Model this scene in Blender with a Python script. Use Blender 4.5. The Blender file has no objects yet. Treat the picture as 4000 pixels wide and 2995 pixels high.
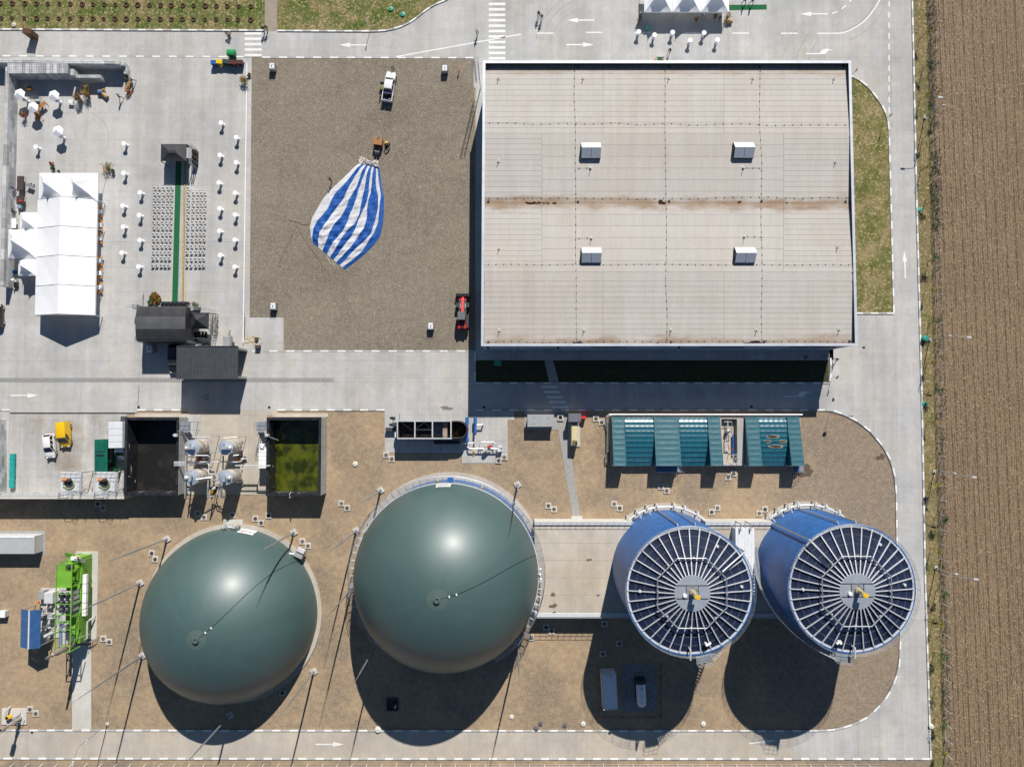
import bpy, bmesh, math, random
from mathutils import Vector, Matrix
random.seed(7)
R = math.radians
S = bpy.context.scene
COL = S.collection
# ---------------------------------------------------------------- camera
CAM_H, FPX, TILT = 118.0, 2667.0, math.atan(92.5 / 2667.0)
cd = bpy.data.cameras.new('camera'); cam = bpy.data.objects.new('camera', cd); COL.objects.link(cam)
cam.location = (0, 0, CAM_H); cam.rotation_euler = (TILT, 0, 0)
cd.sensor_fit = 'HORIZONTAL'; cd.sensor_width = 36; cd.lens = 36 * FPX / 4000; cd.clip_start = 1; cd.clip_end = 8000
S.camera = cam
# ---------------------------------------------------------------- sky and sun
SUN_EL, SUN_AZ = R(38.0), R(13.0)            # azimuth measured from +Y towards +X
w = bpy.data.worlds.new('World'); S.world = w; w.use_nodes = True
wn = w.node_tree.nodes; wl = w.node_tree.links
bg = wn['Background']; sk = wn.new('ShaderNodeTexSky'); sk.sky_type = 'NISHITA'; sk.sun_disc = False
sk.sun_elevation = SUN_EL; sk.sun_rotation = SUN_AZ; sk.air_density = 1.0; sk.dust_density = 0.0; sk.ozone_density = 3.0
wl.new(sk.outputs[0], bg.inputs[0]); bg.inputs[1].default_value = 0.05
sd = bpy.data.lights.new('sun', 'SUN'); sd.energy = 5.0; sd.angle = R(0.53); sd.color = (1.0, 0.955, 0.89)
sun = bpy.data.objects.new('sun', sd); COL.objects.link(sun)
sv = Vector((math.sin(SUN_AZ) * math.cos(SUN_EL), math.cos(SUN_AZ) * math.cos(SUN_EL), math.sin(SUN_EL)))
sun.rotation_euler = sv.to_track_quat('Z', 'Y').to_euler(); sun.location = sv * 150
vs = S.view_settings; vs.view_transform = 'Standard'; vs.look = 'None'; vs.exposure = 0.35; vs.gamma = 1.0
vs.use_curve_mapping = False
S.render.engine = 'CYCLES'

# ---------------------------------------------------------------- pixel of the photograph -> point at height z
def G(u, v, z=0.0):
 x, y = (u - 2000) / FPX, -(v - 1497.5) / FPX
 ca, sa = math.cos(TILT), math.sin(TILT)
 yy, zz = y * ca + sa, y * sa - ca
 t = (z - CAM_H) / zz
 return Vector((t * x, t * yy, z))
def G2(u, v, z=0.0):
 p = G(u, v, z); return (p.x, p.y)
def GP(pts, z=0.0): return [G2(u, v, z) for u, v in pts]

# ---------------------------------------------------------------- materials
MAT = {}
def _nt(name):
 m = bpy.data.materials.new(name); m.use_nodes = True
 return m, m.node_tree.nodes, m.node_tree.links, m.node_tree.nodes['Principled BSDF']
def mat(name, c, c2=None, scale=3.0, rough=0.6, metal=0.0, bump=0.0, bscale=None, rnd=0.0, stretch=(1, 1, 1), detail=4, contrast=(0.35, 0.65), world=True, spec=None, coat=0.0, dirt=0.0, dirtc=(0.12, 0.09, 0.06), dscale=0.4):
 """two colours mixed by noise, optional bump, per-object random brightness and broad dirt patches"""
 if name in MAT: return MAT[name]
 m, n, l, b = _nt(name)
 b.inputs['Roughness'].default_value = rough; b.inputs['Metallic'].default_value = metal
 if spec is not None: b.inputs['Specular IOR Level'].default_value = spec
 if coat: b.inputs['Coat Weight'].default_value = coat; b.inputs['Coat Roughness'].default_value = 0.08
 c2 = c2 or tuple(x * 0.86 for x in c)
 if world: src = n.new('ShaderNodeNewGeometry').outputs['Position']
 else: src = n.new('ShaderNodeTexCoord').outputs['Object']
 mp = n.new('ShaderNodeMapping'); mp.inputs['Scale'].default_value = stretch; l.new(src, mp.inputs[0])
 no = n.new('ShaderNodeTexNoise'); no.inputs['Scale'].default_value = scale; no.inputs['Detail'].default_value = detail
 l.new(mp.outputs[0], no.inputs['Vector'])
 cr = n.new('ShaderNodeMapRange'); cr.inputs[1].default_value = contrast[0]; cr.inputs[2].default_value = contrast[1]
 l.new(no.outputs[0], cr.inputs[0])
 mx = n.new('ShaderNodeMix'); mx.data_type = 'RGBA'; mx.inputs[6].default_value = (*c, 1); mx.inputs[7].default_value = (*c2, 1)
 l.new(cr.outputs[0], mx.inputs[0]); out = mx.outputs[2]
 if dirt:
  n2 = n.new('ShaderNodeTexNoise'); n2.inputs['Scale'].default_value = dscale; n2.inputs['Detail'].default_value = 6; n2.inputs['Roughness'].default_value = 0.65
  l.new(src, n2.inputs['Vector'])
  c3 = n.new('ShaderNodeMapRange'); c3.inputs[1].default_value = 0.52; c3.inputs[2].default_value = 0.72; c3.inputs[4].default_value = dirt
  l.new(n2.outputs[0], c3.inputs[0])
  m2 = n.new('ShaderNodeMix'); m2.data_type = 'RGBA'; m2.inputs[7].default_value = (*dirtc, 1)
  l.new(out, m2.inputs[6]); l.new(c3.outputs[0], m2.inputs[0]); out = m2.outputs[2]
 if rnd:
  oi = n.new('ShaderNodeObjectInfo'); r = n.new('ShaderNodeMapRange'); r.inputs[3].default_value = 1 - rnd; r.inputs[4].default_value = 1 + rnd
  l.new(oi.outputs['Random'], r.inputs[0])
  hv = n.new('ShaderNodeHueSaturation'); l.new(r.outputs[0], hv.inputs['Value']); l.new(out, hv.inputs['Color']); out = hv.outputs[0]
 l.new(out, b.inputs['Base Color'])
 if bump:
  bp = n.new('ShaderNodeBump'); bp.inputs['Strength'].default_value = bump; bp.inputs['Distance'].default_value = 0.05
  if bscale:
   nb = n.new('ShaderNodeTexNoise'); nb.inputs['Scale'].default_value = bscale; nb.inputs['Detail'].default_value = 4; l.new(mp.outputs[0], nb.inputs['Vector']); l.new(nb.outputs[0], bp.inputs['Height'])
  else: l.new(no.outputs[0], bp.inputs['Height'])
  l.new(bp.outputs[0], b.inputs['Normal'])
 MAT[name] = m
 return m
def flat(name, c, rough=0.55, metal=0.0, **k): return mat(name, c, tuple(x * 0.9 for x in c), 2.5, rough, metal, **k)

# ---------------------------------------------------------------- mesh builder
class MB:
 def __init__(s): s.v = []; s.f = []
 def add(s, vs, fs):
  o = len(s.v); s.v += [tuple(p) for p in vs]; s.f += [tuple(i + o for i in f) for f in fs]; return s
 def box(s, c, d, rz=0.0, rx=0.0, ry=0.0):
  x, y, z = d[0] / 2, d[1] / 2, d[2] / 2
  M = Matrix.Translation(c) @ Matrix.Rotation(rz, 4, 'Z') @ Matrix.Rotation(ry, 4, 'Y') @ Matrix.Rotation(rx, 4, 'X')
  p = [M @ Vector(q) for q in ((-x, -y, -z), (x, -y, -z), (x, y, -z), (-x, y, -z), (-x, -y, z), (x, -y, z), (x, y, z), (-x, y, z))]
  return s.add(p, [(0, 3, 2, 1), (4, 5, 6, 7), (0, 1, 5, 4), (1, 2, 6, 5), (2, 3, 7, 6), (3, 0, 4, 7)])
 def bb(s, x0, x1, y0, y1, z0, z1): return s.box(((x0 + x1) / 2, (y0 + y1) / 2, (z0 + z1) / 2), (abs(x1 - x0), abs(y1 - y0), z1 - z0))
 def bev(s, c, d, b=0.05, rz=0.0):
  """box with a chamfered top rim"""
  x, y, z = d[0] / 2, d[1] / 2, d[2] / 2
  M = Matrix.Translation(c) @ Matrix.Rotation(rz, 4, 'Z'); r = []
  for zz, k in ((-z, 0), (z - b, 0), (z, b)):
   X, Y = x - k, y - k
   r += [(-X, -Y, zz), (X, -Y, zz), (X, Y, zz), (-X, Y, zz)]
  f = [(3, 2, 1, 0), (8, 9, 10, 11)]
  for a in (0, 4):
   for i in range(4): f.append((a + i, a + (i + 1) % 4, a + 4 + (i + 1) % 4, a + 4 + i))
  return s.add([M @ Vector(q) for q in r], f)
 def prism(s, poly, z0, z1):
  n = len(poly); a = sum(poly[i][0] * poly[(i + 1) % n][1] - poly[(i + 1) % n][0] * poly[i][1] for i in range(n))
  if a < 0: poly = poly[::-1]
  zz0 = z0 if callable(z0) else (lambda x, y: z0); zz1 = z1 if callable(z1) else (lambda x, y: z1)
  v = [(x, y, zz0(x, y)) for x, y in poly] + [(x, y, zz1(x, y)) for x, y in poly]
  f = [tuple(range(n - 1, -1, -1)), tuple(range(n, 2 * n))] + [(i, (i + 1) % n, n + (i + 1) % n, n + i) for i in range(n)]
  return s.add(v, f)
 def sheet(s, poly, z):
  n = len(poly); a = sum(poly[i][0] * poly[(i + 1) % n][1] - poly[(i + 1) % n][0] * poly[i][1] for i in range(n))
  if a < 0: poly = poly[::-1]
  return s.add([(x, y, z(x, y) if callable(z) else z) for x, y in poly], [tuple(range(n))])
 def tube(s, p, q, r, n=8, r2=None, cap=True):
  p, q = Vector(p), Vector(q); d = q - p
  if d.length < 1e-6: return s
  r2 = r if r2 is None else r2
  M = d.to_track_quat('Z', 'Y').to_matrix()
  ring = [(math.cos(2 * math.pi * i / n), math.sin(2 * math.pi * i / n)) for i in range(n)]
  v = [p + M @ Vector((a * r, b * r, 0)) for a, b in ring] + [q + M @ Vector((a * r2, b * r2, 0)) for a, b in ring]
  f = [(i, (i + 1) % n, n + (i + 1) % n, n + i) for i in range(n)]
  if cap: f += [tuple(range(n - 1, -1, -1)), tuple(range(n, 2 * n))]
  return s.add(v, f)
 def pipe(s, pts, r, n=7):
  for a, b in zip(pts, pts[1:]): s.tube(a, b, r, n)
  for a in pts[1:-1]: s.ball(a, r * 1.04, 6, 4)
  return s
 def ball(s, c, r, n=8, m=5, sz=1.0):
  c = Vector(c); v = [c + Vector((0, 0, -r * sz))]; f = []
  for j in range(1, m):
   a = -math.pi / 2 + math.pi * j / m
   v += [c + Vector((r * math.cos(a) * math.cos(2 * math.pi * i / n), r * math.cos(a) * math.sin(2 * math.pi * i / n), r * sz * math.sin(a))) for i in range(n)]
  v.append(c + Vector((0, 0, r * sz))); t = len(v) - 1
  for i in range(n):
   k = (i + 1) % n
   f.append((0, 1 + k, 1 + i)); f.append((t, 1 + (m - 2) * n + i, 1 + (m - 2) * n + k))
   for j in range(m - 2): f.append((1 + j * n + i, 1 + j * n + k, 1 + (j + 1) * n + k, 1 + (j + 1) * n + i))
  return s.add(v, f)
 def lathe(s, prof, n=24, c=(0, 0, 0), a0=0.0, a1=2 * math.pi, mod=None):
  full = abs(a1 - a0 - 2 * math.pi) < 1e-6; k = n if full else n + 1; v = []; f = []
  for j, (r, z) in enumerate(prof):
   for i in range(k):
    a = a0 + (a1 - a0) * i / n; rr = r + (mod(i, j) if mod else 0)
    v.append((c[0] + rr * math.cos(a), c[1] + rr * math.sin(a), c[2] + z))
  for j in range(len(prof) - 1):
   for i in range(n):
    b = (i + 1) % k
    f.append((j * k + i, j * k + b, (j + 1) * k + b, (j + 1) * k + i))
  return s.add(v, f)
 def disc(s, c, r, n=20, z=None):
  return s.add([(c[0] + r * math.cos(2 * math.pi * i / n), c[1] + r * math.sin(2 * math.pi * i / n), c[2]) for i in range(n)], [tuple(range(n))])
 def cyl(s, c, r, h, n=16, r2=None):
  return s.tube(c, (c[0], c[1], c[2] + h), r, n, r2)
 def grid(s, fn, nu, nv):
  v = [fn(i / nu, j / nv) for j in range(nv + 1) for i in range(nu + 1)]
  f = [(j * (nu + 1) + i, j * (nu + 1) + i + 1, (j + 1) * (nu + 1) + i + 1, (j + 1) * (nu + 1) + i) for j in range(nv) for i in range(nu)]
  return s.add(v, f)
 def mesh(s, name, m, smooth=False):
  me = bpy.data.meshes.new(name); me.from_pydata([tuple(p) for p in s.v], [], s.f)
  ms = m if isinstance(m, (list, tuple)) else [m]
  for q in ms: me.materials.append(q)
  if smooth:
   me.polygons.foreach_set('use_smooth', [True] * len(me.polygons))
   if smooth != 'all': me.set_sharp_from_angle(angle=R(40))
  me.update(); return me
 def put(s, name, m, parent=None, smooth=False, local=False):
  """link as ONE object; vertices are in world space unless local"""
  if parent is not None and not local:
   I = FR.get(parent.name)
   if I is not None: s.v = [tuple(I @ Vector(p)) for p in s.v]
  o = bpy.data.objects.new(name, s.mesh(name, m, smooth)); COL.objects.link(o)
  if parent is not None:
   o.parent = parent
   if parent.name in FR: FR[o.name] = FR[parent.name]
  return o
FR = {}
def frame(o):
 FR[o.name] = (Matrix.Translation(o.location) @ o.rotation_euler.to_matrix().to_4x4()).inverted()
def tag(o, label=None, cat=None, group=None, kind=None):
 if label: o['label'] = label
 if cat: o['category'] = cat
 if group: o['group'] = group
 if kind: o['kind'] = kind
 return o
def thing(name, label, cat, loc=(0, 0, 0), rz=0.0, group=None):
 o = bpy.data.objects.new(name, None); COL.objects.link(o); o.empty_display_size = 0.3
 o.location = loc; o.rotation_euler = (0, 0, rz); frame(o); return tag(o, label, cat, group)
def inst(name, me, parent, loc=(0, 0, 0), rz=0.0, scale=None, m=None, rx=0.0):
 """a child (or thing) that shares mesh data; loc is local to the parent"""
 o = bpy.data.objects.new(name, me); COL.objects.link(o); o.location = loc; o.rotation_euler = (rx, 0, rz)
 if scale: o.scale = scale
 if parent is not None: o.parent = parent
 if m is not None: o.material_slots[0].link = 'OBJECT'; o.material_slots[0].material = m
 return o
def kids(o): return KID.get(o.name, [])
KID = {}
def dup(root, loc, rz=None, label=None, group=None, sub=None):
 def cp(o, par):
  c = o.copy(); COL.objects.link(c); c.parent = par
  for ch in o.children: cp(ch, c)
  return c
 r = cp(root, None); r.location = loc
 if rz is not None: r.rotation_euler = (0, 0, rz)
 if label: r['label'] = label
 if group: r['group'] = group
 return r
ORD = 'first second third fourth fifth sixth seventh eighth ninth tenth eleventh twelfth thirteenth fourteenth fifteenth sixteenth seventeenth eighteenth nineteenth twentieth twenty-first twenty-second twenty-third twenty-fourth'.split()
def jit(a): return random.uniform(-a, a)
def blob(c, r, n=14, amp=0.3, sx=1.0, sy=1.0):
 ph = [random.uniform(0, 6.28) for _ in range(3)]
 return [(c[0] + sx * r * math.cos(t) * (1 + amp * (0.5 * math.sin(2 * t + ph[0]) + 0.35 * math.sin(3 * t + ph[1]) + 0.3 * math.sin(5 * t + ph[2]))),
    c[1] + sy * r * math.sin(t) * (1 + amp * (0.5 * math.sin(2 * t + ph[0]) + 0.35 * math.sin(3 * t + ph[1]) + 0.3 * math.sin(5 * t + ph[2])))) for t in (2 * math.pi * i / n for i in range(n))]
def arc_pts(pts, step):
 """resample a polyline at equal steps -> list of (point, direction angle, length)"""
 out = []; P = [Vector(p[:2]) for p in pts]; seg = []
 L = 0
 for a, b in zip(P, P[1:]): seg.append((L, a, b, (b - a).length)); L += (b - a).length
 def at(s):
  for s0, a, b, l in seg:
   if s <= s0 + l or (s0, a, b, l) == seg[-1]: return a + (b - a) * ((s - s0) / l)
 k = max(1, round(L / step)); st = L / k
 for i in range(k):
  a, b = at(i * st), at((i + 1) * st); out.append((a, b))
 return out

# ================================================================ MATERIALS of the setting
def concrete_mat(name, c, warm, streak=0.5):
 m, n, l, b = _nt(name); b.inputs['Roughness'].default_value = 0.85
 b.inputs['Specular IOR Level'].default_value = 0.25
 pos = n.new('ShaderNodeNewGeometry').outputs['Position']
 def noise(sc, st, det=5, ro=0.6):
  mp = n.new('ShaderNodeMapping'); mp.inputs['Scale'].default_value = st; l.new(pos, mp.inputs[0])
  t = n.new('ShaderNodeTexNoise'); t.inputs['Scale'].default_value = sc; t.inputs['Detail'].default_value = det; t.inputs['Roughness'].default_value = ro
  l.new(mp.outputs[0], t.inputs['Vector']); return t.outputs[0]
 def rng(x, a, b2, lo, hi):
  r = n.new('ShaderNodeMapRange'); r.inputs[1].default_value = a; r.inputs[2].default_value = b2; r.inputs[3].default_value = lo; r.inputs[4].default_value = hi
  l.new(x, r.inputs[0]); return r.outputs[0]
 def mul(a, b2):
  q = n.new('ShaderNodeMath'); q.operation = 'MULTIPLY'
  l.new(a, q.inputs[0]); l.new(b2, q.inputs[1]); return q.outputs[0]
 v = rng(noise(0.12, (1, 1, 1)), 0.3, 0.7, 0.86, 1.09)
 v = mul(v, rng(noise(0.55, (1, 0.045, 1), 6, 0.7), 0.3, 0.7, 1 - 0.22 * streak, 1 + 0.2 * streak))     # broom and tyre streaks
 v = mul(v, rng(noise(0.2, (1, 0.035, 1), 2, 0.5), 0.35, 0.65, 1 - 0.13 * streak, 1 + 0.11 * streak))
 v = mul(v, rng(noise(1.3, (0.06, 1, 1), 4), 0.3, 0.7, 1 - 0.06 * streak, 1 + 0.06 * streak))
 v = mul(v, rng(noise(0.6, (1, 0.8, 1), 8, 0.75), 0.3, 0.7, 0.89, 1.09))
 v = mul(v, rng(noise(6.0, (1, 1, 1), 6, 0.75), 0.3, 0.7, 0.9, 1.1))
 oi = n.new('ShaderNodeObjectInfo'); v = mul(v, rng(oi.outputs['Random'], 0, 1, 0.975, 1.02))
 mx = n.new('ShaderNodeMix'); mx.data_type = 'RGBA'; mx.inputs[6].default_value = (*c, 1); mx.inputs[7].default_value = (*warm, 1)
 l.new(rng(noise(0.09, (1, 1, 1), 6, 0.7), 0.47, 0.68, 0, 1), mx.inputs[0])
 m2 = n.new('ShaderNodeMix'); m2.data_type = 'RGBA'; m2.inputs[7].default_value = (c[0] * 0.62, c[1] * 0.55, c[2] * 0.46, 1)
 l.new(mx.outputs[2], m2.inputs[6]); l.new(rng(noise(0.35, (1, 0.5, 1), 8, 0.8), 0.6, 0.78, 0, 0.55), m2.inputs[0])
 hv = n.new('ShaderNodeHueSaturation'); l.new(v, hv.inputs['Value']); l.new(m2.outputs[2], hv.inputs['Color']); l.new(hv.outputs[0], b.inputs['Base Color'])
 bp = n.new('ShaderNodeBump'); bp.inputs['Strength'].default_value = 0.12; l.new(noise(25, (1, 1, 1), 3), bp.inputs['Height']); l.new(bp.outputs[0], b.inputs['Normal'])
 MAT[name] = m; return m
def ground_mat(name, cols, patch=0.1, fine=9.0, bump=0.5, rough=0.95, gravel=0.0, third=None, mid=0.0, east=None):
 """cols: base, patch colour, fleck dark, fleck light"""
 m, n, l, b = _nt(name); b.inputs['Roughness'].default_value = rough; b.inputs['Specular IOR Level'].default_value = 0.15
 pos = n.new('ShaderNodeNewGeometry').outputs['Position']
 def noise(sc, det=6, ro=0.6, st=(1, 1, 1)):
  mp = n.new('ShaderNodeMapping'); mp.inputs['Scale'].default_value = st; l.new(pos, mp.inputs[0])
  t = n.new('ShaderNodeTexNoise'); t.inputs['Scale'].default_value = sc; t.inputs['Detail'].default_value = det; t.inputs['Roughness'].default_value = ro
  l.new(mp.outputs[0], t.inputs['Vector']); return t.outputs[0]
 def rng(x, a, b2, lo=0, hi=1):
  r = n.new('ShaderNodeMapRange'); r.inputs[1].default_value = a; r.inputs[2].default_value = b2; r.inputs[3].default_value = lo; r.inputs[4].default_value = hi
  l.new(x, r.inputs[0]); return r.outputs[0]
 def mix(a, b2, f):
  q = n.new('ShaderNodeMix'); q.data_type = 'RGBA'
  if isinstance(a, tuple): q.inputs[6].default_value = (*a, 1)
  else: l.new(a, q.inputs[6])
  if isinstance(b2, tuple): q.inputs[7].default_value = (*b2, 1)
  else: l.new(b2, q.inputs[7])
  l.new(f, q.inputs[0]); return q.outputs[2]
 c = mix(cols[0], cols[1], rng(noise(patch, 7, 0.62), 0.4, 0.62))
 if third: c = mix(c, third, rng(noise(patch * 0.8, 8, 0.72), 0.48, 0.62, 0, 0.9))
 if east:                                   # gravelly ground towards the east road, with a ragged edge
  sx = n.new('ShaderNodeSeparateXYZ'); l.new(pos, sx.inputs[0]); q = n.new('ShaderNodeMath'); q.operation = 'ADD'; l.new(sx.outputs[0], q.inputs[0]); l.new(rng(noise(0.12, 8, 0.7), 0.25, 0.75, -14, 14), q.inputs[1])
  c = mix(c, east, rng(q.outputs[0], 42, 56, 0, 0.85))
 c = mix(c, cols[2], rng(noise(fine, 4, 0.75), 0.42, 0.62, 0, 0.75))
 vo = n.new('ShaderNodeTexVoronoi'); vo.inputs['Scale'].default_value = fine * 1.1; l.new(pos, vo.inputs['Vector'])
 sp = n.new('ShaderNodeSeparateColor'); l.new(vo.outputs['Color'], sp.inputs[0])
 c = mix(c, cols[3], rng(sp.outputs[0], 0.72, 0.95, 0, 0.8 + gravel * 0.2))
 if mid:
  hv = n.new('ShaderNodeHueSaturation'); l.new(rng(noise(1.1, 8, 0.78), 0.3, 0.7, 1 - mid, 1 + mid), hv.inputs['Value']); l.new(c, hv.inputs['Color']); c = hv.outputs[0]
 l.new(c, b.inputs['Base Color'])
 bp = n.new('ShaderNodeBump'); bp.inputs['Strength'].default_value = bump; bp.inputs['Distance'].default_value = 0.08
 l.new(noise(fine * 0.8, 6, 0.7), bp.inputs['Height']); l.new(bp.outputs[0], b.inputs['Normal'])
 MAT[name] = m; return m
M_CONC = concrete_mat('concrete_grey', (0.43, 0.425, 0.415), (0.46, 0.43, 0.385))
M_CONC2 = concrete_mat('concrete_beige', (0.44, 0.40, 0.345), (0.47, 0.40, 0.31), 0.3)
M_CONC3 = concrete_mat('concrete_stained', (0.42, 0.41, 0.395), (0.30, 0.235, 0.17), 0.9)
M_CONCW = concrete_mat('concrete_pale', (0.52, 0.50, 0.46), (0.50, 0.47, 0.41), 0.2)
M_BLOCK = mat('block_concrete', (0.42, 0.425, 0.43), (0.52, 0.52, 0.52), 1.2, 0.9, rnd=0.3, dirt=0.35, dirtc=(0.16, 0.15, 0.14), dscale=0.8)
M_JOINT = flat('joint_filler', (0.13, 0.125, 0.115), 0.9)
M_PAINT = mat('white_paint', (0.80, 0.80, 0.78), (0.66, 0.65, 0.62), 5, 0.7, dirt=0.35, dirtc=(0.45, 0.43, 0.40), dscale=1.6)
M_SOIL = ground_mat('soil', ((0.315, 0.232, 0.153), (0.445, 0.325, 0.198), (0.23, 0.172, 0.117), (0.39, 0.31, 0.22)), 0.1, 9.0, 0.6, third=(0.215, 0.172, 0.13), mid=0.26, east=(0.215, 0.175, 0.14))
M_GRAVEL = ground_mat('gravel', ((0.24, 0.205, 0.158), (0.275, 0.232, 0.175), (0.11, 0.093, 0.073), (0.35, 0.315, 0.265)), 0.09, 9.0, 0.9, third=(0.185, 0.155, 0.118), mid=0.2)
M_GRASS = ground_mat('grass_ground', ((0.34, 0.255, 0.135), (0.085, 0.135, 0.02), (0.045, 0.07, 0.012), (0.40, 0.31, 0.17)), 0.28, 3.0, 0.8, third=(0.07, 0.125, 0.018))
M_STRIP = ground_mat('strip_ground', ((0.30, 0.22, 0.115), (0.22, 0.165, 0.085), (0.08, 0.085, 0.03), (0.38, 0.30, 0.17)), 0.35, 3.0, 0.8, third=(0.12, 0.14, 0.035))
M_FIELD = ground_mat('field_soil', ((0.235, 0.17, 0.112), (0.285, 0.21, 0.135), (0.11, 0.08, 0.054), (0.34, 0.26, 0.17)), 0.12, 8.0, 0.9)
M_STEEL = mat('galvanised_steel', (0.52, 0.54, 0.56), (0.40, 0.42, 0.44), 3, 0.45, 0.75, rnd=0.05)
M_STEELL = mat('pale_steel', (0.70, 0.71, 0.72), (0.55, 0.56, 0.57), 3, 0.45, 0.35, rnd=0.05)
M_INOX = mat('stainless', (0.60, 0.56, 0.50), (0.47, 0.43, 0.38), 2.0, 0.35, 0.25, stretch=(1, 1, 0.15))
M_INOXT = mat('stainless_top', (0.62, 0.68, 0.76), (0.50, 0.56, 0.64), 3.0, 0.38, 0.6)
M_DARK = flat('dark_grey_metal', (0.06, 0.062, 0.066), 0.55, 0.2)
M_BLACK = flat('black_plastic', (0.015, 0.015, 0.017), 0.5)
M_RUBBER = flat('rubber', (0.02, 0.02, 0.02), 0.85)
M_WHITE = mat('white_sheet', (0.80, 0.80, 0.80), (0.72, 0.72, 0.72), 1.5, 0.5)
M_TENT = mat('tent_fabric', (0.92, 0.92, 0.93), (0.88, 0.88, 0.90), 0.7, 0.6, bump=0.25, bscale=0.9, spec=0.3)
def translucent(m, c, f=0.3):
 n, l = m.node_tree.nodes, m.node_tree.links; t = n.new('ShaderNodeBsdfTranslucent'); t.inputs[0].default_value = (*c, 1); x = n.new('ShaderNodeMixShader'); x.inputs[0].default_value = f
 l.new(n['Principled BSDF'].outputs[0], x.inputs[1]); l.new(t.outputs[0], x.inputs[2]); l.new(x.outputs[0], n['Material Output'].inputs[0])
translucent(M_TENT, (0.9, 0.9, 0.92), 0.14)
M_YELLOW = flat('yellow_paint', (0.75, 0.45, 0.02), 0.4)
M_ORANGE = flat('orange_paint', (0.75, 0.20, 0.02), 0.45)
M_RED = flat('red_paint', (0.58, 0.015, 0.015), 0.6)
M_GREENP = flat('green_plastic', (0.01, 0.22, 0.06), 0.5)
M_TEALP = flat('teal_cover', (0.03, 0.32, 0.22), 0.5)
M_BLUEP = flat('blue_paint', (0.02, 0.12, 0.42), 0.4)
M_WOOD = mat('wood_planks', (0.45, 0.20, 0.05), (0.30, 0.12, 0.03), 4, 0.6, stretch=(0.3, 4, 4), world=False)
M_GLASS = flat('dark_glass', (0.012, 0.014, 0.017), 0.08, spec=0.8)
M_GREYP = flat('grey_paint', (0.33, 0.335, 0.34), 0.5)
M_PALEG = flat('pale_grey_paint', (0.56, 0.57, 0.58), 0.5)

# ================================================================ GROUND
ZC = 0.04                                     # top of concrete
g = MB(); g.sheet([(-2500, -2500), (2500, -2500), (2500, 2500), (-2500, 2500)], 0.0)
tag(g.put('ground', M_SOIL), kind='structure')
def inside(poly, x, y):
 c = False; n = len(poly); j = n - 1
 for i in range(n):
  xi, yi = poly[i]; xj, yj = poly[j]
  if (yi > y) != (yj > y) and x < (xj - xi) * (y - yi) / (yj - yi) + xi: c = not c
  j = i
 return c
def paving(name, pix, xcuts, ycuts, m, z1=ZC, gap=0.014, tagit=True, z0=0.008):
 """a slab area: joint filler below, each cast slab an object of its own (cut at the given pixel lines)"""
 poly = GP(pix); b = MB(); b.sheet(poly, z0)
 root = b.put(name, M_JOINT); tag(root, kind='structure')
 xs = [p[0] for p in poly]; ys = [p[1] for p in poly]
 X = [min(xs) - 1] + sorted(G(u, 1590).x if not isinstance(u, tuple) else G(*u).x for u in xcuts) + [max(xs) + 1]
 Y = [min(ys) - 1] + sorted(G(2000, v).y for v in ycuts) + [max(ys) + 1]
 bm0 = bmesh.new(); vs = [bm0.verts.new((x, y, z1)) for x, y in poly]; bm0.faces.new(vs); bmesh.ops.triangulate(bm0, faces=bm0.faces[:])
 for i in range(len(X) - 1):
  for j in range(len(Y) - 1):
   bm = bm0.copy()
   for co, no in (((X[i] + gap / 2, 0, 0), (-1, 0, 0)), ((X[i + 1] - gap / 2, 0, 0), (1, 0, 0)), ((0, Y[j] + gap / 2, 0), (0, -1, 0)), ((0, Y[j + 1] - gap / 2, 0), (0, 1, 0))):
    if not bm.faces: break
    bmesh.ops.bisect_plane(bm, geom=bm.verts[:] + bm.edges[:] + bm.faces[:], plane_co=co, plane_no=no, clear_outer=True)
   if bm.faces and sum(f.calc_area() for f in bm.faces) > 0.3:
    bmesh.ops.recalc_face_normals(bm, faces=bm.faces[:])
    if bm.faces[0].normal.z < 0: bmesh.ops.reverse_faces(bm, faces=bm.faces[:])
    me = bpy.data.meshes.new('slab'); bm.to_mesh(me); me.materials.append(m)
    o = bpy.data.objects.new('slab', me); COL.objects.link(o); o.parent = root
   bm.free()
 bm0.free(); return root
NORTH = paving('road', [(-170, 116), (0, 117), (1440, 124), (1521, 119), (1589, 97), (1648, 54), (1697, 20), (1752, -2), (1850, -60), (1900, -130), (3556, -130), (3566, 238), (3590, 1225), (3490, 1225), (3478, 750), (3471, 498), (3466, 462), (3457, 435), (3439, 403), (3421, 378), (3399, 351), (3376, 326), (3344, 306), (3300, 290), (3280, 345), (1850, 345), (1850, 226), (-170, 219)],
 [330, 640, 1155, 1485, 1850, 2030, 2206, 2400, 2640, 2860, 3040, 3241], [225, 510, 800, 1060], M_CONC)
YARD = paving('yard', [(-170, 219), (984, 224), (975, 1240), (1108, 1240), (1108, 1372), (1853, 1372), (1853, 1601), (537, 1601), (537, 1617), (-170, 1617)],
 [90, 315, 525, 690, 775, 950, 1305, 1405, 1605], [222, 340, 443, 546, 647, 748, 945, 1046, 1140, 1240, 1338, 1409, 1478, 1491], M_CONC)
SOUTH = paving('south_road', [(1853, 1368), (1853, 1601), (3240, 1601), (3240, 1497), (1858, 1497), (1858, 1368)], [2010, 2250, 2480, 2720, 2960, 3120], [1545], M_CONC)
WALK = paving('footway', [(1858, 345), (1895, 345), (1895, 1362), (3255, 1362), (3255, 1406), (1858, 1406)], [2010, 2130, 2340, 2560, 2780, 3000], [500, 660, 820, 980, 1140, 1300], M_CONC)
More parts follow.
